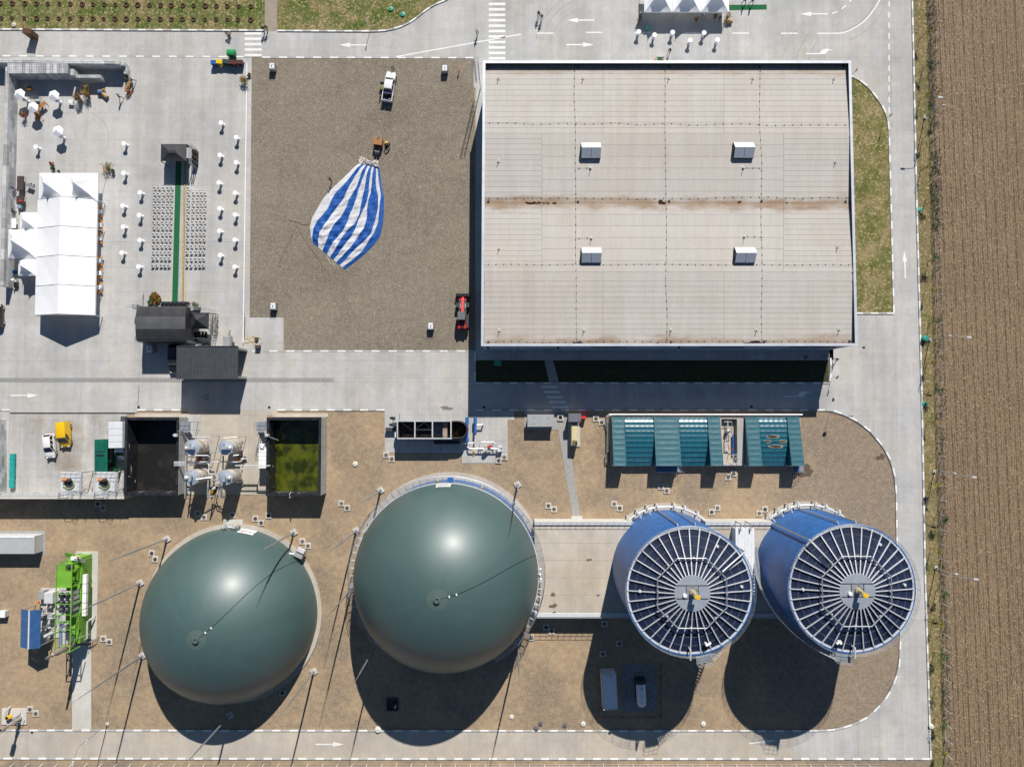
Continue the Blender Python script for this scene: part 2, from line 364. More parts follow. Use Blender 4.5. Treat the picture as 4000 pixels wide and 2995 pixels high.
EAST = paving('east_road', [(3240, 1225), (3590, 1225), (3597, 1480), (3612, 2250), (3634, 2962), (3100, 2962), (3100, 2852), (3181, 2852), (3249, 2850), (3317, 2834), (3385, 2802), (3430, 2761), (3471, 2711), (3498, 2652), (3514, 2589), (3516, 2471), (3505, 2250), (3500, 1920), (3495, 1860), (3480, 1800), (3450, 1745), (3400, 1685), (3350, 1645), (3300, 1620), (3260, 1605), (3220, 1601), (3240, 1601)],
 [3330, 3412, 3500], [1423, 1623, 1900, 2160, 2420, 2680], M_CONC)
BOTTOM = paving('bottom_road', [(-170, 2850), (3100, 2852), (3100, 2962), (-170, 2960)], [140, 440, 805, 1140, 1650, 2050, 2290, 2780], [], M_CONC2)
PIT = paving('sunken_yard', [(-170, 1617), (495, 1617), (495, 1932), (-170, 1932)], [40, 210, 370], [1740, 1860], M_CONC3)
TPAD = paving('tank_pad', [(737, 1601), (1084, 1601), (1084, 1622), (1045, 1622), (1045, 1931), (690, 1931), (690, 1622), (737, 1622)], [770, 938, 975], [1622, 1695], M_CONC2)
SPAD = paving('separator_pad', [(1503, 1601), (2008, 1601), (2008, 1640), (1983, 1640), (1983, 1796), (1937, 1796), (1937, 1808), (1805, 1808), (1805, 1768), (1503, 1768)], [1825, 1875], [1620, 1722], M_CONC)
STRIP = paving('access_strip', [(282, 2520), (357, 2520), (357, 2850), (282, 2850)], [], [2690], M_CONCW)
def sheet(name, pix, z, m, kind='structure'):
 b = MB(); b.sheet(GP(pix), z); return tag(b.put(name, m), kind=kind)
sheet('gravel_yard', [(984, 226), (1852, 230), (1854, 1371), (1110, 1371), (1110, 1238), (976, 1238)], 0.02, M_GRAVEL)
LAWN1 = [(-170, -140), (1034, -140), (1034, 122), (-170, 116)]
LAWN2 = [(1084, -140), (1900, -140), (1850, -60), (1752, -3), (1697, 19), (1648, 53), (1589, 96), (1521, 118), (1440, 123), (1084, 122)]
WEDGE = [(3288, 300), (3344, 308), (3376, 328), (3399, 353), (3421, 380), (3439, 405), (3457, 437), (3466, 464), (3470, 498), (3477, 750), (3489, 1223), (3288, 1223)]
EDGE = [(3558, -140), (3562, 0), (3612, 2250), (3634, 2962), (3640, 3150), (3700, 3150), (3688, 2995), (3661, 1625), (3628, 0), (3624, -140)]
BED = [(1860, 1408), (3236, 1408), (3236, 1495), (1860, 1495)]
sheet('lawn', LAWN1, 0.03, M_GRASS); sheet('lawn', LAWN2, 0.03, M_GRASS); sheet('lawn', WEDGE, 0.06, ground_mat('dry_lawn', ((0.34, 0.26, 0.14), (0.13, 0.145, 0.035), (0.10, 0.10, 0.03), (0.40, 0.32, 0.18)), 0.3, 3.0, 0.8, third=(0.085, 0.11, 0.02)))
sheet('verge', EDGE, 0.03, M_STRIP); sheet('planting_bed', BED, 0.05, ground_mat('bed_ground_shaded', ((0.06, 0.055, 0.03), (0.045, 0.06, 0.018), (0.03, 0.028, 0.018), (0.08, 0.07, 0.045)), 0.3, 5.0))  # bed colours made near black: the hall's shade is painted into them
FIELD = [(3700, 3200), (3688, 2995), (3661, 1625), (3628, 0), (3624, -300), (6500, -300), (6500, 3200)]
sheet('field', FIELD, 0.012, M_FIELD)
# paved paths
M_PAVER = None
def paver_mat(name, c, sx, sy):
 m, n, l, b = _nt(name); b.inputs['Roughness'].default_value = 0.9
 tc = n.new('ShaderNodeNewGeometry'); br = n.new('ShaderNodeTexBrick'); br.inputs['Scale'].default_value = 1.0
 br.inputs['Brick Width'].default_value = sx; br.inputs['Row Height'].default_value = sy; br.inputs['Mortar Size'].default_value = 0.012
 br.inputs['Color1'].default_value = (*c, 1); br.inputs['Color2'].default_value = (*[x * 0.82 for x in c], 1); br.inputs['Mortar'].default_value = (*[x * 0.5 for x in c], 1)
 l.new(tc.outputs['Position'], br.inputs['Vector']); l.new(br.outputs[0], b.inputs['Base Color'])
 bp = n.new('ShaderNodeBump'); bp.inputs['Strength'].default_value = 0.5; bp.invert = True; l.new(br.outputs['Fac'], bp.inputs['Height']); l.new(bp.outputs[0], b.inputs['Normal'])
 return m
M_PAVER = paver_mat('paver_stones', (0.36, 0.35, 0.33), 0.42, 0.21); M_PAVER2 = paver_mat('paver_stones_brown', (0.34, 0.29, 0.23), 0.42, 0.21)
def path(name, pix, m, z=0.05):
 b = MB(); b.prism(GP(pix), 0.0, z); return tag(b.put(name, m), kind='structure')
path('path', [(1036, -140), (1082, -140), (1082, 123), (1036, 123)], M_PAVER2)
path('path', [(2047, 1603), (2218, 1603), (2218, 1700), (2268, 2018), (2236, 2018), (2180, 1678), (2047, 1678)], M_PAVER)
path('path', [(2126, 1407), (2160, 1407), (2184, 1494), (2146, 1494)], M_PAVER, 0.07)
b = MB(); b.prism(GP([(2231, 2014), (2275, 2014), (2275, 2026), (2231, 2026)]), 0.0, 0.08); tag(b.put('path_step', M_CONCW), kind='structure')

# ================================================================ KERBS (each stone an object; every second one painted white)
KM = MB().bev((0, 0, 0), (1, 1, 1), 0.04).mesh('kerb_stone', M_PAINT)
def kerb(name, pix, h=0.16, wd=0.27, n=None, start=0, grey=True):
 pts = [G(u, v) for u, v in pix]; root = None
 b = MB()
 for a, c in arc_pts(pts, 4.0):
  d = (c - a); nn = Vector((-d.y, d.x)).normalized() * (wd * 0.62)
  b.sheet([tuple(a + nn), tuple(c + nn), tuple(c - nn), tuple(a - nn)], 0.044)
 root = b.put(name, M_JOINT); tag(root, kind='structure')
 for k, (a, c) in enumerate(arc_pts(pts, 1.47)):
  white = (k + start) % 2 == 0
  if not white and not grey: continue
  d = c - a; mid = (a + c) / 2
  inst('kerb_stone', KM, root, (mid.x, mid.y, 0.02 + h / 2 - (0 if white else 0.006)), math.atan2(d.y, d.x), (d.length - 0.03, wd, h), None if white else M_CONC)
 return root
kerb('kerb', [(-120, 116), (1034, 121)]); kerb('kerb', [(1084, 122), (1440, 124), (1485, 123), (1521, 119), (1557, 109), (1589, 97), (1620, 77), (1648, 54), (1672, 36), (1697, 20), (1752, -2), (1850, -60)])
kerb('kerb', [(-120, 219), (985, 223)], 0.045); kerb('kerb', [(1024, 225), (1850, 227)], 0.05)
kerb('kerb', [(3557, -120), (3562, 25), (3578, 750), (3598, 1500), (3612, 2250), (3634, 2962)], 0.2)
kerb('kerb', [(3300, 290), (3344, 307), (3376, 327), (3399, 352), (3421, 379), (3439, 404), (3457, 436), (3466, 463), (3471, 498), (3478, 750), (3490, 1224)], 0.16)
kerb('kerb', [(3490, 1224), (3340, 1224)], 0.16)
kerb('kerb', [(1084, 1601), (1503, 1601)], 0.12); kerb('kerb', [(537, 1601), (737, 1601)], 0.12); kerb('kerb', [(-120, 1601), (40, 1601)], 0.12)
kerb('kerb', [(1858, 1496), (3240, 1496)], 0.14); kerb('kerb', [(1855, 1375), (1855, 1490)], 0.14); kerb('kerb', [(3241, 1490), (3246, 1440), (3243, 1395)], 0.14)
kerb('kerb', [(1857, 1601), (3220, 1601), (3260, 1605), (3300, 1620), (3350, 1645), (3400, 1685), (3450, 1745), (3480, 1800), (3495, 1860), (3500, 1920), (3505, 2250), (3516, 2471), (3514, 2589), (3498, 2652), (3471, 2711), (3430, 2761), (3385, 2802), (3317, 2834), (3249, 2850), (3181, 2852), (2000, 2852), (-120, 2850)], 0.14)
kerb('kerb', [(-120, 2960), (2000, 2962), (3634, 2962)], 0.14); kerb('kerb', [(985, 1371), (1850, 1371)], 0.06)

# ================================================================ ROAD MARKINGS
def mark(name, pix, parent, z=None):
 b = MB(); b.sheet(GP(pix), z or ZC + 0.005); return b.put(name, M_PAINT, parent)
def line(name, p, q, wpx, parent):
 a, b2 = Vector(p), Vector(q); d = (b2 - a).normalized(); nn = Vector((-d.y, d.x)) * wpx / 2
 return mark(name, [tuple(a + nn), tuple(b2 + nn), tuple(b2 - nn), tuple(a - nn)], parent)
def arrow(tip, tail, parent):
 t, e = Vector(tip), Vector(tail); d = (e - t).normalized(); nn = Vector((-d.y, d.x)); h = t + d * 42
 mark('lane_arrow', [tuple(t), tuple(h + nn * 9), tuple(h + nn * 2.3), tuple(e + nn * 2.3), tuple(e - nn * 2.3), tuple(h - nn * 2.3), tuple(h - nn * 9)], parent)
for v in (132, 153, 174, 195, 217): line('crosswalk_bar', (956, v), (1022, v), 9.5, NORTH)
for i in range(12): line('crosswalk_bar', (1909, -4 + 21.2 * i), (1974, -4 + 21.2 * i), 9.5, NORTH)
for x0, x1, y in ((2113, 2181, 11), (2123, 2190, 31), (2134, 2199, 50.5), (2144, 2211, 70.5), (2154, 2221, 90)):
 mark('crosswalk_bar', [(x0, 1500 + y - 4), (x1 - 3, 1500 + y - 4), (x1, 1500 + y + 4), (x0 + 4, 1500 + y + 4)], SOUTH)
arrow((1325, 177), (1433, 177), NORTH); arrow((2215, 80.5), (2322, 80), NORTH); arrow((2320, 176), (2212, 176), NORTH); arrow((3126, 56), (3233, 56), NORTH)
arrow((150, 1544), (41, 1544), YARD); arrow((1343, 2905), (1232, 2905), BOTTOM); arrow((3034, 2890), (2926, 2902), BOTTOM)
arrow((3532, 980), (3536, 1087), NORTH)
mark('lane_arrow', [(3148, 209), (3200, 209), (3212, 197), (3204, 197), (3228, 191), (3254, 198), (3237, 198), (3220, 213), (3148, 213)], NORTH)
mark('lane_arrow', [(3059, 1546), (3114, 1546), (3127, 1533), (3114, 1533), (3142, 1528), (3170, 1534), (3151, 1535), (3134, 1550), (3059, 1550)], SOUTH)
line('lane_line', (1547, 223), (2035, 135), 4.5, NORTH)
for a, b2, y in ((2098, 2163, 131), (2290, 2353, 128), (2480, 2543, 129), (2670, 2734, 129.5), (2860, 2924, 131), (3050, 3115, 131.5)): line('lane_dash', (a, y), (b2, y), 4.5, NORTH)
cv = [(3191, 132), (3288, 131), (3317, 121), (3349, 104), (3376, 84), (3399, 59), (3417, 34), (3437, 0), (3460, -50)]
for p, q in zip(cv, cv[1:]): line('lane_line', p, q, 4.6, NORTH)
for p, q in (((3249, 55), (3270, 47)), ((3287, 37), (3305, 23)), ((3318, 9), (3332, -8))): line('lane_dash', p, q, 4.6, NORTH)
for a, b2 in ((-28, -6), (7, 27), (49, 71), (90, 111), (131, 153), (172, 195), (216, 238), (257, 279), (297, 320), (336, 358), (379, 401), (420, 443)): line('lane_dash', (3472, a), (3473, b2), 4.6, NORTH)
line('lane_line', (965, 247), (950, 1339), 4.2, YARD)
# tyre marks on the north lane and the yard
M_TYRE = mat('tyre_mark', (0.25, 0.245, 0.24), (0.36, 0.355, 0.345), 2.5, 0.85, contrast=(0.3, 0.6))
def skid(pts, wpx, parent):
 for p, q in zip(pts, pts[1:]):
  a, b2 = Vector(p), Vector(q); d = (b2 - a).normalized(); nn = Vector((-d.y, d.x)) * wpx / 2
  MB().sheet(GP([tuple(a + nn), tuple(b2 + nn), tuple(b2 - nn), tuple(a - nn)]), ZC + 0.003).put('tyre_mark', M_TYRE, parent)
for cx, cy, r, a0, a1, w_ in ((3290, 260, 180, 175, 225, 5), (3290, 260, 135, 170, 220, 5), (3230, 240, 170, 185, 240, 3), (2330, 200, 240, 190, 262, 3), (2330, 200, 215, 192, 265, 3), (2330, 215, 190, 195, 250, 3), (3240, -60, 190, 20, 75, 4), (3240, -60, 230, 15, 70, 3), (320, 540, 105, -70, 20, 2.5), (230, 1420, 90, 190, 250, 2)):
 skid([(cx + r * math.cos(R(a0 + (a1 - a0) * k / 12)), cy + r * math.sin(R(a0 + (a1 - a0) * k / 12))) for k in range(13)], w_, NORTH if cy < 300 else YARD)

# ================================================================ HALL
def railing(pts, h, parent, m=None, step=1.5, r=0.025, rails=(0.5, 1.0), name='railing', close=False):
 b = MB(); P = [Vector(p) for p in pts]
 if close: P.append(P[0])
 for a, c in zip(P, P[1:]):
  n = max(1, round((c - a).length / step))
  for i in range(n): q = a.lerp(c, i / n); b.tube(q, q + Vector((0, 0, h)), r, 5)
  for t in rails: b.tube(a + Vector((0, 0, h * t)), c + Vector((0, 0, h * t)), r * 1.1, 5)
 b.tube(P[-1], P[-1] + Vector((0, 0, h)), r, 5)
 return b.put(name, m or M_STEEL, parent)
def roof_mat():
 m, n, l, b = _nt('roof_membrane'); b.inputs['Roughness'].default_value = 0.75; b.inputs['Specular IOR Level'].default_value = 0.3
 pos = n.new('ShaderNodeNewGeometry').outputs['Position']; sp = n.new('ShaderNodeSeparateXYZ'); l.new(pos, sp.inputs[0])
 def noise(sc, st, det=6, ro=0.65):
  mp = n.new('ShaderNodeMapping'); mp.inputs['Scale'].default_value = st; l.new(pos, mp.inputs[0])
  t = n.new('ShaderNodeTexNoise'); t.inputs['Scale'].default_value = sc; t.inputs['Detail'].default_value = det; t.inputs['Roughness'].default_value = ro
  l.new(mp.outputs[0], t.inputs['Vector']); return t.outputs[0]
 def rng(x, a, b2, lo, hi, sm=False):
  r = n.new('ShaderNodeMapRange'); r.inputs[1].default_value = a; r.inputs[2].default_value = b2; r.inputs[3].default_value = lo; r.inputs[4].default_value = hi
  if sm: r.interpolation_type = 'SMOOTHSTEP'
  l.new(x, r.inputs[0]); return r.outputs[0]
 def op(o, a, b2):
  q = n.new('ShaderNodeMath'); q.operation = o
  for i, x in enumerate((a, b2)):
   if isinstance(x, float): q.inputs[i].default_value = x
   else: l.new(x, q.inputs[i])
  return q.outputs[0]
 v = op('MULTIPLY', rng(noise(0.5, (1.6, 0.14, 1)), 0.3, 0.7, 0.93, 1.06), rng(noise(2.2, (1, 1, 1)), 0.3, 0.7, 0.95, 1.04))
 oi = n.new('ShaderNodeObjectInfo'); v = op('MULTIPLY', v, rng(oi.outputs['Random'], 0, 1, 0.97, 1.03))
 yv, yn, ys = G(2600, 793, 8.6).y, G(2600, 262, 8.6).y, G(2600, 1345, 8.6).y
 def band(y0, w0, lo=0.0):
  d = op('ABSOLUTE', op('SUBTRACT', sp.outputs[1], y0), 0.0)
  return rng(op('ADD', d, rng(noise(0.35, (0.5, 1.4, 1)), 0.3, 0.7, -w0 * 0.6, w0 * 0.6)), w0, 0.0, 0.0, 1.0, True)
 st = op('MAXIMUM', op('MULTIPLY', band(yv, 1.5), 0.85), op('MAXIMUM', op('MULTIPLY', band(yn, 1.6), 0.6), op('MULTIPLY', band(ys, 1.8), 0.75)))
 st = op('MAXIMUM', st, op('MULTIPLY', op('MULTIPLY', band(yv, 0.9), 1.0), rng(noise(0.4, (1, 0.3, 1)), 0.5, 0.62, 0.0, 1.0)))
 mx = n.new('ShaderNodeMix'); mx.data_type = 'RGBA'; mx.inputs[6].default_value = (0.475, 0.445, 0.41, 1); mx.inputs[7].default_value = (0.27, 0.17, 0.095, 1); l.new(st, mx.inputs[0])
 m2 = n.new('ShaderNodeMix'); m2.data_type = 'RGBA'; l.new(mx.outputs[2], m2.inputs[6]); m2.inputs[7].default_value = (0.45, 0.395, 0.335, 1)
 l.new(rng(noise(0.07, (1, 1, 1)), 0.45, 0.7, 0, 0.7), m2.inputs[0])
 hv = n.new('ShaderNodeHueSaturation'); l.new(v, hv.inputs['Value']); l.new(m2.outputs[2], hv.inputs['Color']); l.new(hv.outputs[0], b.inputs['Base Color']); return m
M_ROOF = roof_mat()
HT = 9.2
hc = [G(1886, 238, HT), G(3324, 238, HT), G(3350, 1351, HT), G(1879, 1352, HT)]          # NW NE SE SW corners of the parapet
ctr = sum(hc, Vector()) / 4
HALL = thing('storage_hall', 'huge flat-roofed storage hall with beige membrane roof, four skylights and pale metal parapet', 'hall', (ctr.x, ctr.y, 0))
M_HALLW = mat('hall_cladding', (0.30, 0.36, 0.44), (0.26, 0.31, 0.38), 0.5, 0.5, rnd=0.04)
M_CAP = mat('parapet_cap', (0.60, 0.63, 0.68), (0.52, 0.55, 0.60), 0.8, 0.45, 0.3, dirt=0.2, dirtc=(0.35, 0.33, 0.3))
cxy = [Vector((p.x, p.y)) for p in hc]
def inset(k, d):
 c = Vector((ctr.x, ctr.y)); p = cxy[k]; return Vector((p.x + (d if p.x < c.x else -d), p.y + (d if p.y < c.y else -d)))
for k in range(4):                                                # walls made of upright cladding panels
 a, c = inset(k, 0.12), inset((k + 1) % 4, 0.12); L = (c - a).length; n = round(L / 6.0); d = (c - a) / n; nn = Vector((-d.y, d.x)).normalized() * 0.2
 for i in range(n):
  p, q = a + d * (i + 0.003), a + d * (i + 0.997)
  MB().prism([tuple(p), tuple(q), tuple(q - nn), tuple(p - nn)], 0.0, HT - 0.03).put('wall_panel', M_HALLW, HALL)
 o0, o1, i0, i1 = cxy[k], cxy[(k + 1) % 4], inset(k, 0.42), inset((k + 1) % 4, 0.42)
 MB().prism([tuple(o0), tuple(o1), tuple(i1), tuple(i0)], HT, HT + 0.06).put('parapet_cap', M_CAP, HALL)
 ii0, ii1 = inset(k, 0.36), inset((k + 1) % 4, 0.36)
 MB().prism([tuple(ii0), tuple(ii1), tuple(inset((k + 1) % 4, 0.30)), tuple(inset(k, 0.30))], 8.3, HT - 0.004).put('parapet_lining', M_DARK, HALL)
def zroof(v):
 P = [(240, 8.5), (521, 9.08), (793, 8.54), (1062, 9.08), (1352, 8.5)]
 for (a, z0), (b2, z1) in zip(P, P[1:]):
  if v <= b2: return z0 + (z1 - z0) * (v - a) / (b2 - a)
 return P[-1][1]
MB().add([G(1890, 246, 8.4), G(3322, 246, 8.4), G(3346, 1346, 8.4), G(1884, 1346, 8.4)], [(3, 2, 1, 0)]).put('roof_deck', flat('seam_brown', (0.16, 0.11, 0.075), 0.9), HALL)
def rsheet(u0, u1, v0, v1):
 g1 = 0.34
 L = lambda v: 1889 - 4 * (v - 246) / 1100; Rr = lambda v: 3321 + 23 * (v - 246) / 1100
 fx = lambda u, v: L(v) if u is None else u
 p = []
 for (u, v) in ((u0, v0 + g1), (u1, v0 + g1), (u1, v1 - g1), (u0, v1 - g1)):
  uu = L(v) if u == 'L' else Rr(v) if u == 'R' else u + (g1 if u == u0 else -g1)
  p.append(G(uu, v, zroof(v)))
 MB().add(p + [q - Vector((0, 0, 0.02)) for q in p], [(3, 2, 1, 0), (0, 1, 5, 4), (1, 2, 6, 5), (2, 3, 7, 6), (3, 0, 4, 7)]).put('roof_sheet', M_ROOF, HALL)
def rows(a, b2, n): return [a + (b2 - a) * i / n for i in range(n + 1)]
def rset(u0, u1, vs):
 for a, b2 in zip(vs, vs[1:]): rsheet(u0, u1, a, b2)
for u0, u1 in (('L', 2356), (2356, 2828), (2828, 'R')):
 rset(u0, u1, rows(246, 521, 13))
 rset(u0, u1, [1062, 1098] + rows(1119, 1348, 11))
rset('L', 2117, rows(521, 793, 13) + rows(793, 1062, 13)[1:]); rset(3060, 'R', rows(521, 793, 13) + rows(793, 1062, 13)[1:])
rset(2117, 3060, rows(521, 793, 6) + rows(793, 1062, 6)[1:])
def on_roof(u, v, dz=0.0): return G(u, v, zroof(v) + dz)
M_STAIN = flat('rust_puddle', (0.035, 0.016, 0.008), 0.25)
def stain(u, v, ru, rv):
 c = on_roof(u, v); pts = blob((c.x, c.y), 1.0, 20, 0.5, ru / 24.3, rv / 24.3)
 dz = 0.012
 MB().sheet(pts, lambda x, y: max(on_roof(u, v, 0).z, 0) + dz + 0.012).put('water_stain', M_STAIN, HALL)
for s in ((2062, 793, 9, 5), (2082, 794, 14, 5.5), (2104, 793, 9, 4.5), (2124, 794, 5, 3), (2140, 794, 6, 3.5), (2166, 794, 7, 5), (2584, 791, 15, 8), (2888, 790, 7, 4.5), (3073, 794, 4, 3), (2250, 1341, 18, 4), (2265, 1340, 14, 4), (2920, 1341, 16, 4.5), (2955, 1339, 28, 7), (2314, 1344, 6, 2), (2460, 1344, 9, 2.5), (2570, 1343, 12, 3), (3120, 1344, 8, 2)): stain(*s)
def conductor(pts, step=31):
 b = MB(); w3 = [on_roof(u, v, 0.09) for u, v in pts]
 for a, c in zip(w3, w3[1:]): b.tube(a, c, 0.011, 4)
 for a, c in zip(pts, pts[1:]):
  L = math.hypot(c[0] - a[0], c[1] - a[1]); n = max(1, round(L / step))
  for i in range(n):
   t = (i + 0.5) / n; q = on_roof(a[0] + (c[0] - a[0]) * t, a[1] + (c[1] - a[1]) * t, 0.06); b.box(q, (0.13, 0.12, 0.09), jit(0.4))
 b.put('lightning_conductor', M_DARK, HALL)
def wob(a, c, n=6, amp=5):
 return [(a[0] + (c[0] - a[0]) * i / n + (0 if i in (0, n) else jit(amp if a[0] == c[0] or abs(c[1] - a[1]) > 300 else 0)), a[1] + (c[1] - a[1]) * i / n + (0 if i in (0, n) else jit(amp if abs(c[0] - a[0]) > 300 else 0))) for i in range(n + 1)]
for u in (2247, 2600, 2972): conductor(wob((u - 2, 262), (u + 5, 1340), 9, 4))
conductor(wob((1895, 481), (3318, 488), 14, 4)); conductor(wob((1893, 774), (3325, 773), 14, 4)); conductor(wob((1893, 1033), (3330, 1034), 12, 2)); conductor(wob((1893, 1334), (3340, 1334), 12, 2)); conductor(wob((1893, 263), (3316, 263), 12, 2))
conductor(wob((1892, 268), (1890, 1335), 10, 1), 38); conductor(wob((3314, 268), (3336, 1330), 10, 1), 34)
for u, v, e in ((2307, 656, 2248), (2903, 655, 2980), (2310, 930, 2246), (2907, 924, 2986)):
 conductor([(u, v), (e, v + 2)], 30); c = on_roof(u, v)
 MB().lathe([(0.02, 1.1), (0.04, 1.0), (0.03, 0.25), (0.20, 0.22), (0.22, 0.0)], 10, c).put('air_terminal', M_PALEG, HALL, True)
for u, v in ((1947, 308), (2277, 307), (2612, 306), (2940, 307), (3256, 308), (1947, 630), (3262, 632), (1949, 970), (3270, 965), (1950, 1290), (2281, 1288), (2620, 1288), (2954, 1288), (3277, 1286)):
 c = on_roof(u, v); b = MB(); b.bev((c.x, c.y, c.z + 0.05), (0.5, 0.5, 0.05), 0.02)
 b.pipe([(c.x, c.y, c.z), (c.x, c.y, c.z + 0.55), (c.x - 0.06, c.y - 0.22, c.z + 0.62)], 0.05, 6); b.put('roof_vent', M_ROOF, HALL)
for u, v in ((2258, 787), (2614, 785), (2975, 785), (3303, 787), (2262, 1335), (2621, 1334), (2985, 1333), (3318, 1332), (1908, 1336), (1908, 786), (2258, 262), (2612, 262), (2966, 262), (3293, 262)):
 c = on_roof(u, v); MB().lathe([(0.0, 0.2), (0.16, 0.17), (0.2, 0.0)], 10, c).put('roof_drain', M_DARK, HALL, True)
for x0, x1, y0, y1 in ((2270, 2347, 555, 618), (2866, 2945, 553.5, 617), (2271, 2349, 964, 1026), (2871, 2951, 964, 1026)):
 zb = zroof((y0 + y1) / 2) - 0.05; c = G((x0 + x1) / 2, (y0 + y1) / 2, zb + 0.6); W = (x1 - x0) / 24.5; D = (y1 - y0) / 24.6; X, Y, Z = c.x, c.y, zb
 b = MB(); b.bb(X - W / 2, X + W / 2, Y - D / 2, Y + D / 2, Z, Z + 0.5); cu = b.put('skylight', M_DARK, HALL)
 rg = Y + D * 0.06; ht = 0.85
 w2 = W / 2 - 0.03
 b = MB(); b.add([(X - w2, Y + D / 2 - .03, Z + .5), (X + w2, Y + D / 2 - .03, Z + .5), (X + w2, rg, Z + .5 + ht), (X - w2, rg, Z + .5 + ht)], [(0, 1, 2, 3)][::1]); b.f = [f[::-1] for f in b.f]; b.put('skylight_pane', M_WHITE, cu)
 for s0, s1 in ((-w2, -0.03), (0.03, w2)):
  MB().add([(X + s0, Y - D / 2 + .03, Z + .5), (X + s1, Y - D / 2 + .03, Z + .5), (X + s1, rg - .03, Z + .5 + ht), (X + s0, rg - .03, Z + .5 + ht)], [(0, 1, 2, 3)]).put('skylight_pane', flat('skylight_grey', (0.62, 0.65, 0.70), 0.35), cu)
 for s in (-1, 1): MB().add([(X + s * w2, Y - D / 2 + .03, Z + .5), (X + s * w2, Y + D / 2 - .03, Z + .5), (X + s * w2, rg, Z + .5 + ht)], [(0, 1, 2)]).put('skylight_gable', M_DARK, cu)
# caged ladder on the west wall
lb = G(1880, 345)
b = MB()
for s in (-0.28, 0.28):
 b.tube((lb.x - 0.12, lb.y + s, 0), (lb.x - 0.12, lb.y + s, 10.0), 0.035, 5)
for i in range(33): b.tube((lb.x - 0.12, lb.y - 0.28, 0.3 + i * 0.29), (lb.x - 0.12, lb.y + 0.28, 0.3 + i * 0.29), 0.018, 4)
b.put('ladder', M_STEEL, HALL)
b = MB()
for i in range(11):
 z = 2.3 + i * 0.75; pr = [(lb.x - 0.12 - 0.75 * math.sin(math.pi * k / 8), lb.y - 0.42 * math.cos(math.pi * k / 8), z) for k in range(9)]
 for p, q in zip(pr, pr[1:]): b.tube(p, q, 0.022, 4)
for k in (2, 3, 4, 5, 6): b.tube((lb.x - 0.12 - 0.75 * math.sin(math.pi * k / 8), lb.y - 0.42 * math.cos(math.pi * k / 8), 2.3), (lb.x - 0.12 - 0.75 * math.sin(math.pi * k / 8), lb.y - 0.42 * math.cos(math.pi * k / 8), 10.0), 0.02, 4)
b.put('ladder_cage', M_STEEL, HALL)
sy = min(cxy[2].y, cxy[3].y) + 0.10
def swall(u): return G(u, 1368).x
MB().bb(swall(2126), swall(2158), sy - 0.05, sy + 0.03, 0.05, 2.3).put('door', M_GREYP, HALL)
MB().bb(swall(2122), swall(2162), sy - 0.8, sy - 0.04, 2.45, 2.55).put('door_canopy', M_GREYP, HALL)
for u in (1912, 2170, 2614, 3295):
 MB().box((swall(u), sy - 0.12, 6.8), (0.35, 0.3, 0.25)).put('wall_lamp', M_BLACK, HALL)
for u in (2010, 2250, 2600, 2990, 3200):
 MB().cyl((swall(u), sy - 0.08, 0.05), 0.07, 8.6, 8).put('downpipe', M_PALEG, HALL)
for a, c in ((2300, 2420), (2700, 2860), (3030, 3200)):
 MB().bb(swall(a), swall(c), sy - 0.03, sy + 0.03, 5.2, 6.4).put('window', M_GLASS, HALL)

# ================================================================ GAS DOMES
def membrane():
 m, n, l, b = _nt('dome_membrane'); b.inputs['Roughness'].default_value = 0.52; b.inputs['Specular IOR Level'].default_value = 0.7; b.inputs['Coat Weight'].default_value = 0.25; b.inputs['Coat Roughness'].default_value = 0.34
 oi = n.new('ShaderNodeObjectInfo'); r = n.new('ShaderNodeMapRange'); r.inputs[3].default_value = 0.955; r.inputs[4].default_value = 1.045; l.new(oi.outputs['Random'], r.inputs[0])
 no = n.new('ShaderNodeTexNoise'); no.inputs['Scale'].default_value = 0.35; no.inputs['Detail'].default_value = 6; l.new(n.new('ShaderNodeNewGeometry').outputs['Position'], no.inputs['Vector'])
 mx = n.new('ShaderNodeMix'); mx.data_type = 'RGBA'; mx.inputs[6].default_value = (0.042, 0.084, 0.083, 1); mx.inputs[7].default_value = (0.053, 0.096, 0.094, 1); l.new(no.outputs[0], mx.inputs[0])
 hv = n.new('ShaderNodeHueSaturation'); l.new(r.outputs[0], hv.inputs['Value']); l.new(mx.outputs[2], hv.inputs['Color']); l.new(hv.outputs[0], b.inputs['Base Color'])
 return m
M_DOME = membrane(); M_DOMEC = flat('dome_crown', (0.075, 0.115, 0.105), 0.5)
M_CABLE = flat('cable_black', (0.012, 0.013, 0.013), 0.6)
